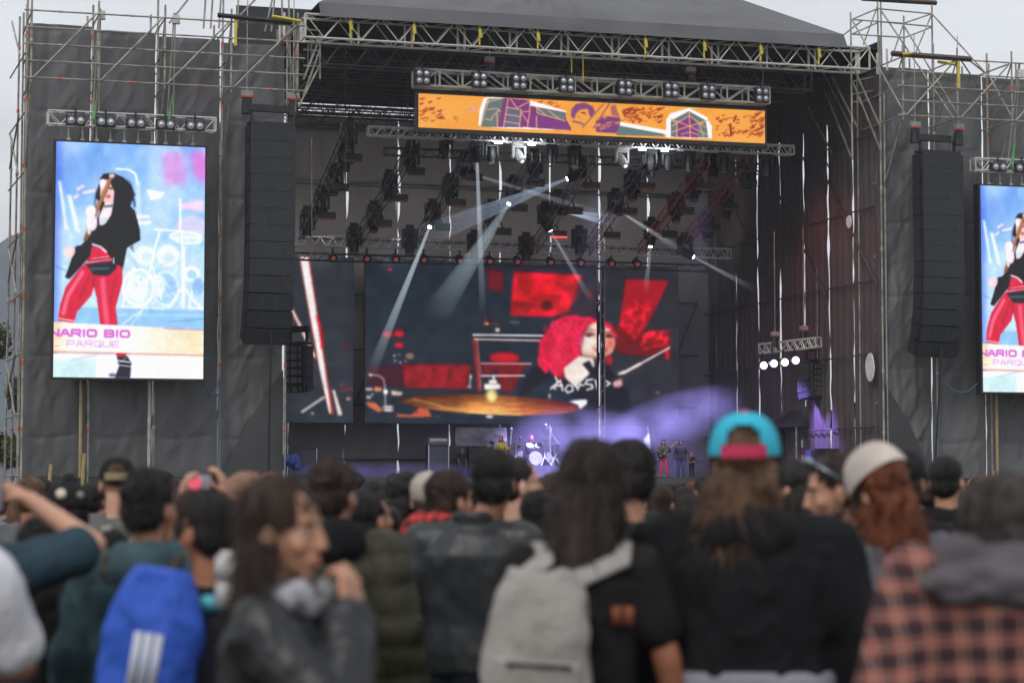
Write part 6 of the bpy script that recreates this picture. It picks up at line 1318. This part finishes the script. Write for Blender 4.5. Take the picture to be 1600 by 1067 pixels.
k = MB(); k.ell(V3(.02, -.12, 1.425), (.045, .03, .028), 10, 8); child('clip', k, mat('turquoise plastic', (.10, .5, .58), .4), b2)
# white hanging bottle seen against the dark shirt
t = thing('water_bottle', 'translucent white bottle hanging beside the blue backpack', 'bottle', (*place(351, 6.0), 0)); zz = lambda y, d: CAMZ-(y-HZ)/F*d
k = MB(); k.tube((0, 0, zz(948, 6)), (0.01, 0, zz(905, 6)), .024, 14, .03); k.tube((0.01, 0, zz(905, 6)), (0.015, 0, zz(868, 6)), .034, 14, .036); child('bottle', k, mat('cloudy plastic', (.45, .43, .42), .35), t); k = MB(); k.tube((.015, 0, zz(868, 6)), (.015, 0, zz(860, 6)), .024, 12); child('lid', k, mat('white lid', (.6, .58, .56), .4), t)
# --- 3 teal jacket ---
w3, h = person('dark-haired man in a teal jacket with backpack straps', 238, 737, 7.0, -12, head=(-18, 0, 0), vox=.009, wide=1.05, topk=dict(m=TEAL, e=.035, hood=1, amp=.01), skin=SKB)
child('hair', hair(h, 'thick', 0, .008, 7), HBLK, w3); face_bits(h, w3, HBLK)
backpack('brown grey backpack on the man in the teal jacket', w3, fab('brown grey canvas', (.06, .048, .045)), off=(.09, .01, -.06), size=(.26, .12, .42), wide=1.05)
# --- phone raiser ---
A = {1: (V3(.19, .28, 1.52), V3(.085, .38, 1.71)), -1: (V3(-.19, .28, 1.50), V3(-.11, .38, 1.69))}
w4, h = person('person with both arms raised filming the stage, hidden behind two dark heads', 303, 768, 8.2, 0, wide=1.0, arms=A, hands={1: dict(d=V3(-.15, .1, 1), n=V3(-1, .3, 0), curl=.7, side=1), -1: dict(d=V3(.15, .1, 1), n=V3(1, .3, 0), curl=.7, side=1)}, vox=.008, topk=dict(m=BLKT, e=.015, sleeve=1.1, nm='shirt'), skin=SKA)
child('hair', hair(h, 'short', 0, .008, 9), HBRN, w4)
xx, yy = place(303, 8.6); phone((xx+.01, 8.66, zz(752, 8.6)), 'mobile phone held sideways above the crowd, its screen showing the red stage', .105, .058, (0, R(4), 0))
# --- 4 cap man in patched vest ---
w5, h = person('man in a black cap and grey patched vest, seen from behind', 184, 712, 10.6, 8, head=(0, 0, 0), wide=1.2, vox=.010, topk=dict(m=VEST, e=.03, sleeve=.2, nm='vest', amp=.008), skin=SKC, hat=.012)
child('hair', hair(h, 'stubble', 0, .008, 9), HMID, w5); capdome(h, w5, fab('black cap cloth', (.016, .016, .018)), None, True, strapm=fab('beige cap strap', (.30, .24, .15)), back_open=True)
k = MB(); rg = random.Random(2)
for i in range(16): k.box(V3(rg.uniform(-.13, .13), -.158-rg.uniform(0, .004), rg.uniform(1.16, 1.41)), (rg.uniform(.04, .1), .006, rg.uniform(.03, .09)), np.array(Euler((0, rg.uniform(-.3, .3), 0)).to_matrix()))
child('patches', k, mat('cream patches', (.16, .16, .14), .8, 0, .3, 20, col2=(.36, .35, .31)), w5)
# --- 5 black cap, left ---
w6, h = person('person in a black cap with a round cream badge, turned to the left', 104, 752, 9.2, 62, head=(22, -2, 0), vox=.010, topk=dict(m=BLKT, e=.03, hood=1), skin=SKE, hat=.012)
child('hair', hair(h, 'short', 0, .008, 2), HBLK, w6); face_bits(h, w6, HBLK); cp = capdome(h, w6, fab('black cap cloth', (.016, .016, .018)), None, True, back_open=False)
k = MB(); k.tube(h.p(-.098, -.012, .085), h.p(-.078, -.01, .075), .022, 14); child('badge', k, mat('cream badge', (.62, .56, .42), .6), cp); k = MB(); k.tube(h.p(-.06, -.092, .075), h.p(-.05, -.08, .07), .016, 12); child('badge', k, mat('grey badge', (.25, .25, .2), .6), cp)
# --- 6 raised bare arm at the left ---
A = {1: (V3(.36, .10, 1.47), V3(.13, .22, 1.61)), -1: (V3(-.22, .1, 1.2), V3(-.2, .25, 1.3))}
w7, h = person('person in a dark teal T-shirt raising a bare right arm at the left edge', -48, 752, 6.6, -2, wide=1.08, arms=A, hands={1: dict(d=V3(-1, .1, .45), n=V3(0, .4, -1), curl=.7, side=1)}, vox=.008, topk=dict(m=TEALT, e=.025, sleeve=.72, nm='t_shirt'), skin=SKC, H=1.71)
child('hair', hair(h, 'thick', 0, .009, 3), HBLK, w7); xx, yy = place(-4, 6.75); phone((xx-.02, yy, zz(762, 6.9)), 'blue cased phone gripped by the raised hand at the left edge', .08, .15)
k = MB(); k.box(V3(.06, -.142, 1.33), (.03, .008, .07), np.array(Euler((0, .3, 0)).to_matrix())); child('green_print', k, mat('green print', (.25, .62, .12), .7), w7)
# --- 7 white T-shirt at left edge ---
A = {1: (V3(.27, .02, 1.20), V3(.05, .17, 1.16)), -1: (V3(-.24, .05, 1.15), V3(0, .2, 1.1))}
w8, h = person('person in a white T-shirt cut off by the left edge', -148, 768, 5.2, 12, arms=A, wide=1.08, vox=.008, topk=dict(m=WHT, e=.028, sleeve=.75, nm='t_shirt', amp=.008), skin=SKE, H=1.74)
child('hair', hair(h, 'long', .10, .009, 3), HBLK, w8)
# --- 8 black garment person ---
w9, h = person('person in loose black clothes between the white T-shirt and the teal jacket', 72, 805, 7.3, -20, head=(0, 14, 0), wide=1.0, vox=.010, topk=dict(m=BLKT, e=.045, hood=1, amp=.014), skin=SKB)
child('hair', hair(h, 'short', 0, .009, 3), HBLK, w9)
# --- 9 bald man with glasses ---
w10, h = person('nearly bald man with glasses looking left behind the woman in leather', 379, 738, 9.0, 82, head=(6, 0, 0), vox=.007, topk=dict(m=BLKT, e=.03, hood=1), skin=SKC)
child('hair', hair(h, 'stubble', 0, .007, 3), mat('cropped hair', (.30, .17, .12), .8), w10); face_bits(h, w10, HBRN, glasses=BLKM)
# --- 10 olive puffer ---
w11, h = person('man in a dark olive puffer jacket with a black hood', 530, 722, 7.9, -14, head=(-14, 0, 0), hx=-.015, wide=.97, vox=.009, topk=dict(m=OLV, e=.042, puff=.007, amp=.008, hood=0), skin=SKB)
child('hair', hair(h, 'thick', 0, .008, 14), HBRN, w11); face_bits(h, w11, HBRN)
mb = MB(); mb.ell(V3(0, -.12, 1.46), (.14, .07, .09)); mb.ell(V3(0, -.05, 1.50), (.12, .09, .045))
for s in (-1, 1): mb.ell(V3(s*.1, .0, 1.48), (.045, .09, .05))
child('hood', remesh(mb, .009, 2, wr(.008, 12, 2)), HOOD, w11)
# --- others ---
def simple(label, px, y, d, hd, head, hs, hm, topm, sk=SKB, wide=1., nm='jacket', e=.03, hood=0, ln=0, face=False, vox=.011, collar=0, **kw):
    o, h_ = person(label, px, y, d, hd, head=head, wide=wide, vox=vox, topk=dict(m=topm, e=e, hood=hood, nm=nm, collar=collar, amp=.009), skin=sk, **kw)
    if hs: child('hair', hair(h_, hs, ln, .009, NP[0]), hm, o)
    if face: face_bits(h_, o, hm if hm in (HBLK, HBRN, HMID) else HBRN)
    return o, h_
simple('dark head just behind the shoulder of the olive puffer jacket', 583, 772, 9.2, -30, (-20, 10, 0), 'short', HBLK, BLKT, face=True)
simple('curly black-haired person in a grey jacket between the puffer jacket and the beige beanie', 633, 744, 10.8, 5, (0, 0, 0), 'curly', HBLK, fab('light grey jacket', (.22, .23, .23)))
o, h = simple('person in a beige beanie behind the red check scarf', 670, 735, 9.9, 6, (0, 0, 0), 'short', HBRN, BLKT, hat=.02); beanie(h, o, fab('beige knit', (.42, .37, .31), .95, .4, 60))
o, h = simple('dark-haired person in a mauve fleece with a red check scarf', 688, 738, 8.8, -24, (-26, 2, 0), 'thick', HBRN, MAUV, SKA, face=True, wide=.98, hx=.05)
mb = MB()
for i in range(14):
    a = i*2*math.pi/14; mb.ell(V3(.02+.125*math.cos(a), -.02+.11*math.sin(a), 1.525+.012*math.sin(3*a)), (.05, .05, .055))
child('scarf', remesh(mb, .009, 1, wr(.01, 14, 4)), REDP, o)
# --- 14 leather jacket man ---
w14, h = person('black-haired man in a dark leather jacket standing at the centre, seen from behind', 742, 706, 8.5, -5, head=(-3, 0, 0), hx=.075, wide=1.12, vox=.008, topk=dict(m=LEA2, e=.03, collar=3, amp=.006), skin=SKB)
child('hair', hair(h, 'thick', 0, .007, 21), HBLK, w14)
mb = MB(); mb.ell(V3(-.27, .06, .86), (.06, .05, .05)); child('red_cuff', remesh(mb, .01, 1), mat('red cuff', (.45, .02, .02), .8), w14)
simple('light-skinned man facing right between the centre man and the long-haired woman', 812, 716, 9.6, -62, (-12, 0, 0), 'short', HBLK, BLKT, SKC, face=True, vox=.008)
simple('dark-haired person in black standing close to the long-haired woman', 866, 742, 10.5, 0, (0, 0, 0), 'thick', HBRN, BLKT)
# --- 16 woman with grey backpack ---
A = {1: (V3(.235, -.02, 1.16), V3(.27, .04, .93))}
w16, h = person('woman with very long dark brown hair in a black T-shirt, wearing a light grey backpack', 908, 686, 6.1, -6, head=(8, -3, 0), hx=.025, wide=.90, fem=1, vox=.008, arms=A, topk=dict(m=BLKT, e=.018, sleeve=.62, nm='t_shirt', amp=.007), skin=SKE, hat=.01)
child('hair', hair(h, 'long', .36, .008, 31, -.075), hairm('soft dark brown hair', (.038, .027, .023)), w16)
GRB = fab('light grey canvas', (.33, .31, .285), .8, .4, 50, .1)
b16, bag, c, q_ = backpack('light grey canvas backpack with a front pocket, worn by the long-haired woman', w16, GRB, off=(-.135, -.02, .01), size=(.28, .18, .50), rot=4, strapm=GRB, dark=mat('dark zip', (.04, .04, .045), .6)); b16.rotation_euler = (0, 0, R(2))
k = MB(); 
for s in (-1, 1): k.box(V3(.12+.016*s, -.130, 1.285), (.026, .006, .05)); 
child('chest_print', k, mat('rust print', (.22, .06, .025), .8), w16)
simple('dark-haired person in black just right of the long-haired woman', 976, 692, 7.9, 40, (10, 0, 0), 'thick', HBLK, fab('charcoal jacket', (.05, .05, .052)), SKA, face=True, vox=.009, wide=1.1)
# --- 18 blue cap man ---
w18, h = person('person in a turquoise and pink cap and a black hoodie, seen from behind', 1163, 648, 6.2, -3, head=(-4, 3, 0), hx=0, wide=1.22, vox=.008, topk=dict(m=HOOD, e=.045, hood=1, amp=.014, zlo=1.045), skin=SKB, hat=.014)
child('hair', hair(h, 'capwavy', .19, .008, 41, -.06), HMID, w18)
CY = fab('turquoise cap cloth', (.045, .44, .60), .8, .25, 80, .06); PK = fab('pink cap cloth', (.60, .05, .12), .8, .25, 80)
capdome(h, w18, CY, None, True, tilt=-2, back_open=True, button=PK, strapm=PK, brimm=PK, sc=1.10)
k = MB(); rings(k, [(.95, 0, 0, .235, .16), (1.03, 0, 0, .245, .168), (1.07, 0, 0, .246, .172), (1.085, 0, 0, .236, .16)], 28); child('shirt_hem', k, fab('grey shirt hem', (.24, .24, .28), .8), w18)
# --- 19 woman with glasses ---
simple_o, h = simple('woman with dark hair and glasses looking left beside the black hoodie', 1232, 722, 9.4, 66, (4, -6, 0), 'long', HBLK, BLKT, SKA, ln=.16, vox=.008, fem=1); face_bits(h, simple_o, HBLK, glasses=BLKM)
# --- 20 man with sunglasses on head ---
w20, h = person('man in profile looking down to the left with sunglasses pushed up on his head', 1303, 712, 7.4, 86, head=(4, -13, 0), wide=1.05, vox=.007, topk=dict(m=fab('mid grey jacket', (.13, .13, .14)), e=.025, collar=1), skin=SKA)
child('hair', hair(h, 'fade', 0, .006, 3), HBRN, w20); face_bits(h, w20, HBRN, beard=mat('stubble', (.16, .095, .07), .8))
k = MB()
for s in (-1, 1): k.ell(h.p(s*.036, .062, .118), (.030, .012, .022), 12, 8, (R(-35)+h.e[0], 0, h.e[2])); k.tube(h.p(s*.07, .05, .108), h.p(s*.083, -.02, .04), .005, 6)
k.tube(h.p(-.01, .066, .122), h.p(.01, .066, .122), .005, 6)
t = thing('sunglasses', 'mirrored sunglasses resting on the hair of the man looking left', 'sunglasses', (0, 0, 0)); t.location = w20.location; t.rotation_euler = w20.rotation_euler; t.scale = w20.scale; child('lenses', k, mat('mirror lens', (.35, .42, .48), .12, .6), t)
# --- 21 white cap red hair ---
w21, h = person('auburn-haired person in a tilted off-white cap and grey denim jacket', 1378, 700, 7.2, 2, head=(20, -10, -16), wide=1.02, fem=1, vox=.008, topk=dict(m=DEN, e=.03, collar=2, amp=.01), skin=SKA, hat=.014)
child('hair', hair(h, 'capwavy', .25, .009, 51, .03), HAUB, w21)
capdome(h, w21, fab('off-white cap cloth', (.52, .455, .40), .9, .35, 60), None, True, tilt=-24, back_open=False, sc=1.2)
# --- 22-24
o, h = simple('person in a black cap right behind the off-white cap', 1411, 700, 8.6, -20, (0, 0, 0), 'short', HBLK, BLKT, vox=.009, hat=.012); capdome(h, o, fab('black cap cloth', (.016, .016, .018)), None, True, back_open=True)
o, h = simple('man in a black hoodie and red and blue check shirt, seen from behind', 1478, 714, 10.6, -14, (-12, 0, 0), 'short', HBLK, RBP, SKA, vox=.008, wide=1.05, face=True)
mb = MB(); mb.ell(V3(-.04, -.10, 1.40), (.15, .06, .12)); mb.ell(V3(0, -.04, 1.47), (.12, .09, .04)); child('hood', remesh(mb, .010, 2, wr(.006, 12, 2)), HOOD, o)
simple('woman with wavy brown hair between the check shirt man and the flannel shirt', 1541, 744, 12.5, 0, (0, 0, 0), 'wavy', HMID, BLKT, ln=.2)
simple('dark-haired person in grey between the off-white cap and the check shirt man', 1446, 742, 13, 20, (0, 0, 0), 'thick', HBLK, GRYJ)
# --- 25 flannel ---
w25, h = person('dark-haired person in a red and grey plaid flannel shirt with a charcoal hood', 1572, 757, 4.75, 4, head=(-6, -14, 0), hx=.01, hy=.05, hz=-.135, H=1.74, wide=1.06, vox=.008, topk=dict(m=FLAN, e=.04, amp=.009, nm='flannel_shirt'), skin=SKB, fem=0)
child('hair', hair(h, 'curly', 0, .009, 61), hairm('grey tinged dark hair', (.05, .04, .036)), w25)
mb = MB(); mb.ell(V3(-.02, -.13, 1.415), (.20, .07, .052)); mb.ell(V3(0, -.07, 1.445), (.15, .09, .045))
for s in (-1, 1): mb.ell(V3(s*.12, -.03, 1.45), (.07, .10, .055))
child('hood', remesh(mb, .009, 2, wr(.014, 9, 6, (1, 1, 2))), CHA, w25)
# mid-distance heads the photo shows between the front people
mids = [('dark-haired person in front of the guitarist, holding up a hand', 1036, 765, 15, 0, 'thick', HBLK, GRYJ, 0), ('person with black hair left of the turquoise cap', 1066, 762, 14, 10, 'short', HBLK, BLKT, 0), ('long-haired person low beside the blue cap wearer', 1080, 775, 10, -10, 'long', HBLK, BLKT, .2),
    ('person with brown hair left of the cream badge cap', 52, 748, 12.5, -15, 'thick', HMID, GRYJ, 0), ('black-haired person between the badge cap and the patched vest', 146, 756, 14, 0, 'short', HBLK, BLKT, 0), ('person with dark hair right of the patched vest', 232, 760, 13, -20, 'thick', HBLK, BLKT, 0),
    ('dark-haired person behind the bald man with glasses', 352, 775, 12, 0, 'short', HBLK, BLKT, 0), ('dark-haired person behind the profile woman, left of the puffer jacket', 478, 757, 11, 10, 'thick', HBRN, BLKT, 0), ('person in a black jacket deep between the puffer and leather jackets', 606, 792, 9.5, 0, 'short', HBLK, BLKT, 0),
    ('dark person filling the gap right of the centre leather jacket', 842, 770, 8.9, 0, 'thick', HBLK, BLKT, 0), ('dark person behind the grey backpack wearer', 1018, 800, 9.3, 0, 'short', HBLK, fab('charcoal jacket', (.05, .05, .052)), 0), ('black-clad person under the man with sunglasses', 1268, 835, 9, 12, 'short', HBLK, BLKT, 0),
    ('person in grey behind the off-white cap', 1340, 790, 10.5, 0, 'short', HBLK, GRYJ, 0), ('black-haired person behind the flannel wearer on the left', 1518, 790, 8.2, 0, 'short', HBLK, BLKT, 0), ('dark-haired person at the far right edge', 1592, 752, 11.5, 0, 'short', HBLK, BLKT, 0),
    ('person in dark clothing behind the blue backpack', 180, 830, 8.6, 5, 'short', HBLK, BLKT, 0), ('person in dark red clothes low in the gap at the left', 118, 850, 8.0, 5, 'short', HBLK, fab('dark red shirt', (.2, .015, .012)), 0)]
for lab, px, y, d, hd, hs, hm, tm, ln in mids: simple(lab, px, y, d, hd, (0, 0, 0), hs, hm, tm, ln=ln, vox=.014)

# ---------------- far crowd ----------------
protos = []
def proto(hs, ln, arms=None, hands=None, capk=None, seed=0, fem=0):
    o, h_ = person('x', 800, 760, 20, 0, H=1.75, arms=arms, hands=hands, vox=.02, fem=fem, face=False, topk=dict(m=BLKT, e=.03, hood=1 if seed % 2 else 0, amp=.012, vox=.022), skin=SKB)
    if hs: child('hair', hair(h_, hs, ln, .018, seed), HBLK, o)
    if capk: capdome(h_, o, fab('black cap cloth', (.016, .016, .018)), None, capk > 0, back_open=capk > 0)
    if capk == 2: pass
    return o
AU = {1: (V3(.25, .12, 1.52), V3(.18, .18, 1.78)), -1: DEFARM[-1]}
AUB = {1: (V3(.2, .24, 1.42), V3(.1, .34, 1.66)), -1: (V3(-.2, .24, 1.42), V3(-.1, .34, 1.66))}
PR = [('short', proto('short', 0, seed=1)), ('thick', proto('thick', 0, seed=2)), ('long', proto('long', .24, seed=3, fem=1)), ('curly', proto('curly', 0, seed=4)), ('cap', proto('short', 0, capk=1, seed=5)), ('arm', proto('short', 0, arms=AU, seed=6)), ('both', proto('thick', 0, arms=AUB, seed=7)), ('wavy', proto('wavy', .18, seed=8, fem=1))]
TOPS = [('black', BLKT), ('pale', fab('light grey jacket', (.22, .23, .23))), ('black', HOOD), ('beige', fab('beige jacket', (.25, .20, .15))), ('grey', GRYJ), ('charcoal', fab('charcoal jacket', (.05, .05, .052))), ('navy', NAVY), ('olive', OLV), ('red', fab('dark red shirt', (.2, .015, .012))), ('white', WHT), ('teal', TEAL), ('denim', DEN)]
HRS = [('black', HBLK), ('dark brown', HBRN), ('black', HBLK), ('brown', HMID), ('auburn', HAUB)]
rc = random.Random(77); used = {}; first = {id(p[1]): True for p in PR}; FRONT = []
words = {'short': 'short %s hair', 'thick': 'thick %s hair', 'long': 'long %s hair', 'curly': 'curly %s hair', 'cap': 'black cap, %s hair', 'arm': '%s hair, one arm raised', 'both': '%s hair, both hands up', 'wavy': 'wavy %s hair'}
zones = [(110, 'far left of crowd'), (330, 'left of profile woman'), (540, 'behind profile woman'), (700, 'left of leather jacket man'), (860, 'near leather jacket man'), (1050, 'behind the grey backpack'), (1230, 'near the turquoise cap'), (1420, 'near the off-white cap'), (9999, 'right end of crowd')]
rows = []
d = 12.5
while d < 78:
    n = int(3200/ (0.62/d*F))+1 if d > 30 else int(1700/(0.75/d*F))+1
    n = min(n, 15); 
    for i in range(n): rows.append((d+rc.uniform(-.8, .8), (i+.5+rc.uniform(-.35, .35))*1640/n-20))
    d *= 1.085
pool = []
for d, px in rows:
    Hmax = CAMZ+(HZ-rc.uniform(734, 760))/F*d; H = min(rc.gauss(1.68, .075), Hmax); H = max(1.5, H)
    kind, pr = rc.choices(PR, (6, 5, 4, 3, 3, .5, .6, 3))[0]
    if kind in ('arm', 'both') and d < 22: kind, pr = PR[0]
    pool.append((d, px, H, kind, pr, rc.choice(TOPS), rc.choice(HRS), rc.choice((SKA, SKB, SKC, SKE)), rc.uniform(-35, 35)))
print('crowd', len(pool))
DIST = [(17, 'near rows'), (26, 'middle rows'), (42, 'far rows'), (99, 'rows by barrier')]
labs_ = {}
for d, px, H, kind, pr, tp, hr, sk, rot in pool:
    if first.get(id(pr)): o = pr; first[id(pr)] = False
    else: o = copy_tree(pr)
    x, y = place(px, d); o.location = (x, y, 0); o.rotation_euler = (0, 0, R(rot)); s_ = H/1.75; o.scale = (s_*rc.uniform(.95, 1.08), s_, s_)
    def setm(ob, m): ob.material_slots[0].link = 'OBJECT'; ob.material_slots[0].material = m
    setm(o, sk)
    for c_ in o.children:
        b_ = c_.name.split('.')[0]
        if b_ == 'jacket': setm(c_, tp[1])
        if b_ == 'hair': setm(c_, hr[1])
    zn = next(z for lim, z in zones if px < lim); dn = next(z for lim, z in DIST if d < lim); lb = None
    for _k in range(60):
        lb = '%s top, %s, %s, %s' % (tp[0], words[kind] % hr[0], dn, zn)
        if lb not in used: break
        tp = rc.choice(TOPS); hr = rc.choice(HRS)
    used[lb] = 1
    if len(lb.split()) > 16: print('LONG', lb)
    for c_ in o.children:
        b_ = c_.name.split('.')[0]
        if b_ == 'jacket': setm(c_, tp[1])
        if b_ == 'hair': setm(c_, hr[1])
    o['label'] = lb; o['category'] = 'person'; o['group'] = 'concertgoers standing in the far crowd'
# loose strands on the nearer heads
def loose(ho, n, ln, outw, w, seed):
    me = ho.data; N = len(me.vertices); co = np.empty(N*3); no = np.empty(N*3); me.vertices.foreach_get('co', co); me.vertex_normals.foreach_get('vector', no); co = co.reshape(-1, 3); no = no.reshape(-1, 3)
    rg = np.random.default_rng(seed); capd = ' cap' in (ho.parent.get('label') or ''); ok = np.where((co[:, 1] < .02) & (co[:, 2] < (1.60 if capd else 9)))[0]
    if len(ok) < 50: return None
    ii = ok[rg.integers(0, len(ok), n)]; p = co[ii]; nn = no[ii]; g = np.array((0, 0, -1.))+rg.normal(0, .45, (n, 3)); g -= nn*np.sum(g*nn, 1)[:, None]; g /= np.linalg.norm(g, axis=1)[:, None]
    L_ = ln*rg.uniform(.4, 1.2, n)[:, None]; o_ = outw*rg.uniform(.0, 1, n)[:, None]**2; sd = np.cross(g, nn)*w
    p1 = p+g*L_*.5+nn*o_*.8; p2 = p+g*L_+nn*o_*1.1+np.array((0, 0, -.2))*L_; V = np.stack((p-sd, p+sd, p1+sd, p1-sd, p2+sd*.2, p2-sd*.2), 1).reshape(-1, 3)
    f = []; 
    for i in range(n): b = 6*i; f += [(b, b+1, b+2, b+3), (b+3, b+2, b+4, b+5)]
    k = MB(); k.add(V, f); return child('loose_strands', k, ho.data.materials[0], ho)
for o in [o for o in S.objects if o.name.split('.')[0] == 'hair' and o.parent and o.parent.get('category') == 'person' and o.parent.location.y < 9.3]:
    zs = [v[2] for v in o.bound_box]; hh = max(zs)-min(zs); lg = hh > .26
    loose(o, 1500 if lg else 900, .09 if lg else .022, .022 if lg else .012, .0016, len(o.name)+int(hh*1000))
# ---------------- musicians and crew on stage ----------------
def onstage(label, px, yfoot, hgt_px, v, heading, **kw):
    u, z = q(px, yfoot, v); p = Wd(u, v, DECK); d = p.y; Hm = hgt_px/F*d
    kk = dict(head=(0, 0, 0)); kk.update(kw); hs, hm, ln, tm = kk.pop('hs'), kk.pop('hm'), kk.pop('ln', 0), kk.pop('tm'); nmz = kk.pop('tn', 'jacket'); e = kk.pop('e', .02); zz0 = kk.pop('z0', DECK); sl = kk.pop('sl', 2)
    o, h_ = person(label, 800+p.x/d*F, 0, d, heading, H=Hm, vox=.013, topk=dict(m=tm, e=e, nm=nmz, vox=.014, sleeve=sl), z0=zz0, **kk)
    if hs: child('hair', hair(h_, hs, ln, .012, NP[0]), hm, o)
    return o, h_
def guitar(ref, label, bodym, neckm, c, d, ln=.62):
    t = bpy.data.objects.new('guitar', None); S.collection.objects.link(t); tag(t, label, 'guitar'); t.location = ref.location; t.rotation_euler = ref.rotation_euler; t.scale = ref.scale
    c = V3(*c); d = V3(*d); d /= np.linalg.norm(d); n = V3(0, 1, 0); s = np.cross(d, n)
    k = MB(); pts = [c+d*a+s*b for a, b in ((-.2, .06), (-.2, -.06), (-.13, -.16), (-.04, -.15), (.04, -.10), (.14, -.15), (.2, -.12), (.14, -.05), (.14, .04), (.2, .1), (.12, .13), (.04, .09), (-.05, .15), (-.13, .15))]
    k.poly(pts, .045, n); child('guitar_body', k, bodym, t); k = MB(); k.box(c+d*(.12+ln/2)+n*.04, (ln, .025, .05), np.array([d, n, s])); child('neck', k, neckm, t); k = MB(); k.box(c+d*(.12+ln+.08)+n*.04, (.17, .02, .085), np.array([d, n, s])); child('headstock', k, neckm, t)
    k = MB(); k.box(c+n*.05-d*.08, (.03, .012, .09), np.array([d, n, s])); k.box(c+n*.05+d*.04, (.03, .012, .09), np.array([d, n, s])); child('pickup', k, ALU, t); return t
PKT = fab('pink red leather', (.62, .06, .14), .4, .2, 20)
A = {1: (V3(.25, .10, 1.16), V3(.02, .24, 1.10)), -1: (V3(-.27, .12, 1.20), V3(-.26, .30, 1.36))}
g1, h = onstage('long-haired guitarist in a black jacket and pink leather trousers playing on the right', 1037, 746, 60, 6, 176, hs='long', hm=HBLK, ln=.25, tm=mat('studded black jacket', (.03, .03, .035), .5, 0, .3, 30, col2=(.12, .12, .13)), pants=PKT, arms=A, fem=1, wide=.85, legs={1: [(.08, 0, .9), (.13, .05, .48), (.16, 0, .09)], -1: [(-.08, 0, .9), (-.13, .05, .48), (-.16, 0, .09)]}, skin=SKC)
guitar(g1, 'black electric guitar with a pale neck held by the guitarist in pink trousers', BLKP, mat('maple neck', (.55, .33, .15), .4), (.07, .2, 1.06), (-.72, .12, .62))
A = {1: (V3(.25, .08, 1.16), V3(.04, .24, 1.06)), -1: (V3(-.30, .14, 1.16), V3(-.40, .26, 1.24))}
g2, h = onstage('red-haired bass player in a yellow top singing left of the drums', 783, 752, 66, 11.5, 172, hs='long', hm=HRED, ln=.22, tm=fab('yellow print top', (.55, .50, .12)), tn='top', arms=A, fem=1, wide=.88, skin=SKC)
guitar(g2, 'dark red bass guitar held by the red-haired player', mat('dark red lacquer', (.25, .02, .02), .25), mat('rosewood neck', (.25, .09, .06), .4), (.05, .2, 1.0), (-.93, .1, .34), .72)
A = {1: (V3(.24, .15, 1.14), V3(.12, .34, 1.12)), -1: (V3(-.24, .15, 1.14), V3(-.16, .34, 1.20))}
LG = {1: [(.1, 0, .9), (.15, .42, .86), (.16, .40, .42)], -1: [(-.1, 0, .9), (-.15, .42, .86), (-.16, .40, .42)]}
DR, h = onstage('pink-haired drummer in black behind the silver drum kit', 831, 730, 58, 14.2, 200, hs='long', hm=HPNK, ln=.24, tm=BLKT, arms=A, fem=1, wide=.88, skin=SKC, z0=RIS-.35, legs=LG)
k = MB(); p = DR.location; k.tube((p.x, p.y, RIS), (p.x, p.y, RIS+.42), .05, 8); k.tube((p.x, p.y, RIS+.42), (p.x, p.y, RIS+.5), .2, 12); tag(obj('drum_stool', k, BLKP), 'round black stool under the pink-haired drummer', 'stool')
onstage('crew member in black sitting at the left beside dark cases', 722, 748, 47, 13, 215, hs='short', hm=HBLK, tm=NAVY, skin=SKB, z0=DECK, sl=.8)
onstage('long-haired musician in black half hidden behind the bass player', 768, 748, 58, 14, 150, hs='curly', hm=HBLK, tm=BLKT, skin=SKB)
onstage('tall dark figure standing in the shade right of the guitarist', 1064, 748, 60, 12, 180, hs='curly', hm=HBLK, tm=BLKT, skin=SKD, wide=1.15)
A = {1: (V3(.2, .1, 1.2), V3(.05, .22, 1.48)), -1: (V3(-.2, .15, 1.15), V3(-.05, .3, 1.1))}
onstage('crouching photographer with bare arms right of the guitarist', 1081, 754, 40, 9, 165, hs='short', hm=HBLK, tm=BLKT, tn='t_shirt', sl=.7, arms=A, skin=SKA)
onstage('bearded crew member standing alone before the violet side wall', 1350, 748, 66, 4, 120, hs='short', hm=HBLK, tm=BLKT, skin=SKB)
onstage('crew member watching over the cases under the canopy tent', 1289, 748, 64, 8, 110, hs='short', hm=HBLK, tm=BLKT, skin=SKA)
onstage('small crew figure left of the case watcher under the tent', 1270, 748, 58, 9, 150, hs='short', hm=HBLK, tm=BLKT, skin=SKA)
o, h = onstage('person in a red cap low at the stage edge by the turquoise cap', 1254, 748, 36, 4, 160, hs='short', hm=HBLK, tm=BLKT, skin=SKC); capdome(h, o, mat('red cap cloth', (.55, .02, .03), .8), None, True, back_open=False)
for (x, y, w_, h_), l in (((708, 707, 1.2, .8), 'black flight case left of the seated crew member'), ((744, 707, .9, .8), 'black flight case right of the seated crew member')):
    t = thing('flight_case', l, 'case', P(x, 745, 14)); p = P(x, y, 14); hh = p.z-DECK+.3; k = MB(); k.box((p.x, p.y, DECK+hh/2), (w_, .7, hh-.06), (UX, VX, ZV)); obj('box', k, BLKP, t); k = MB(); k.box((p.x, p.y, DECK+hh), (w_+.04, .74, .06), (UX, VX, ZV)); obj('lid', k, BLKM, t)
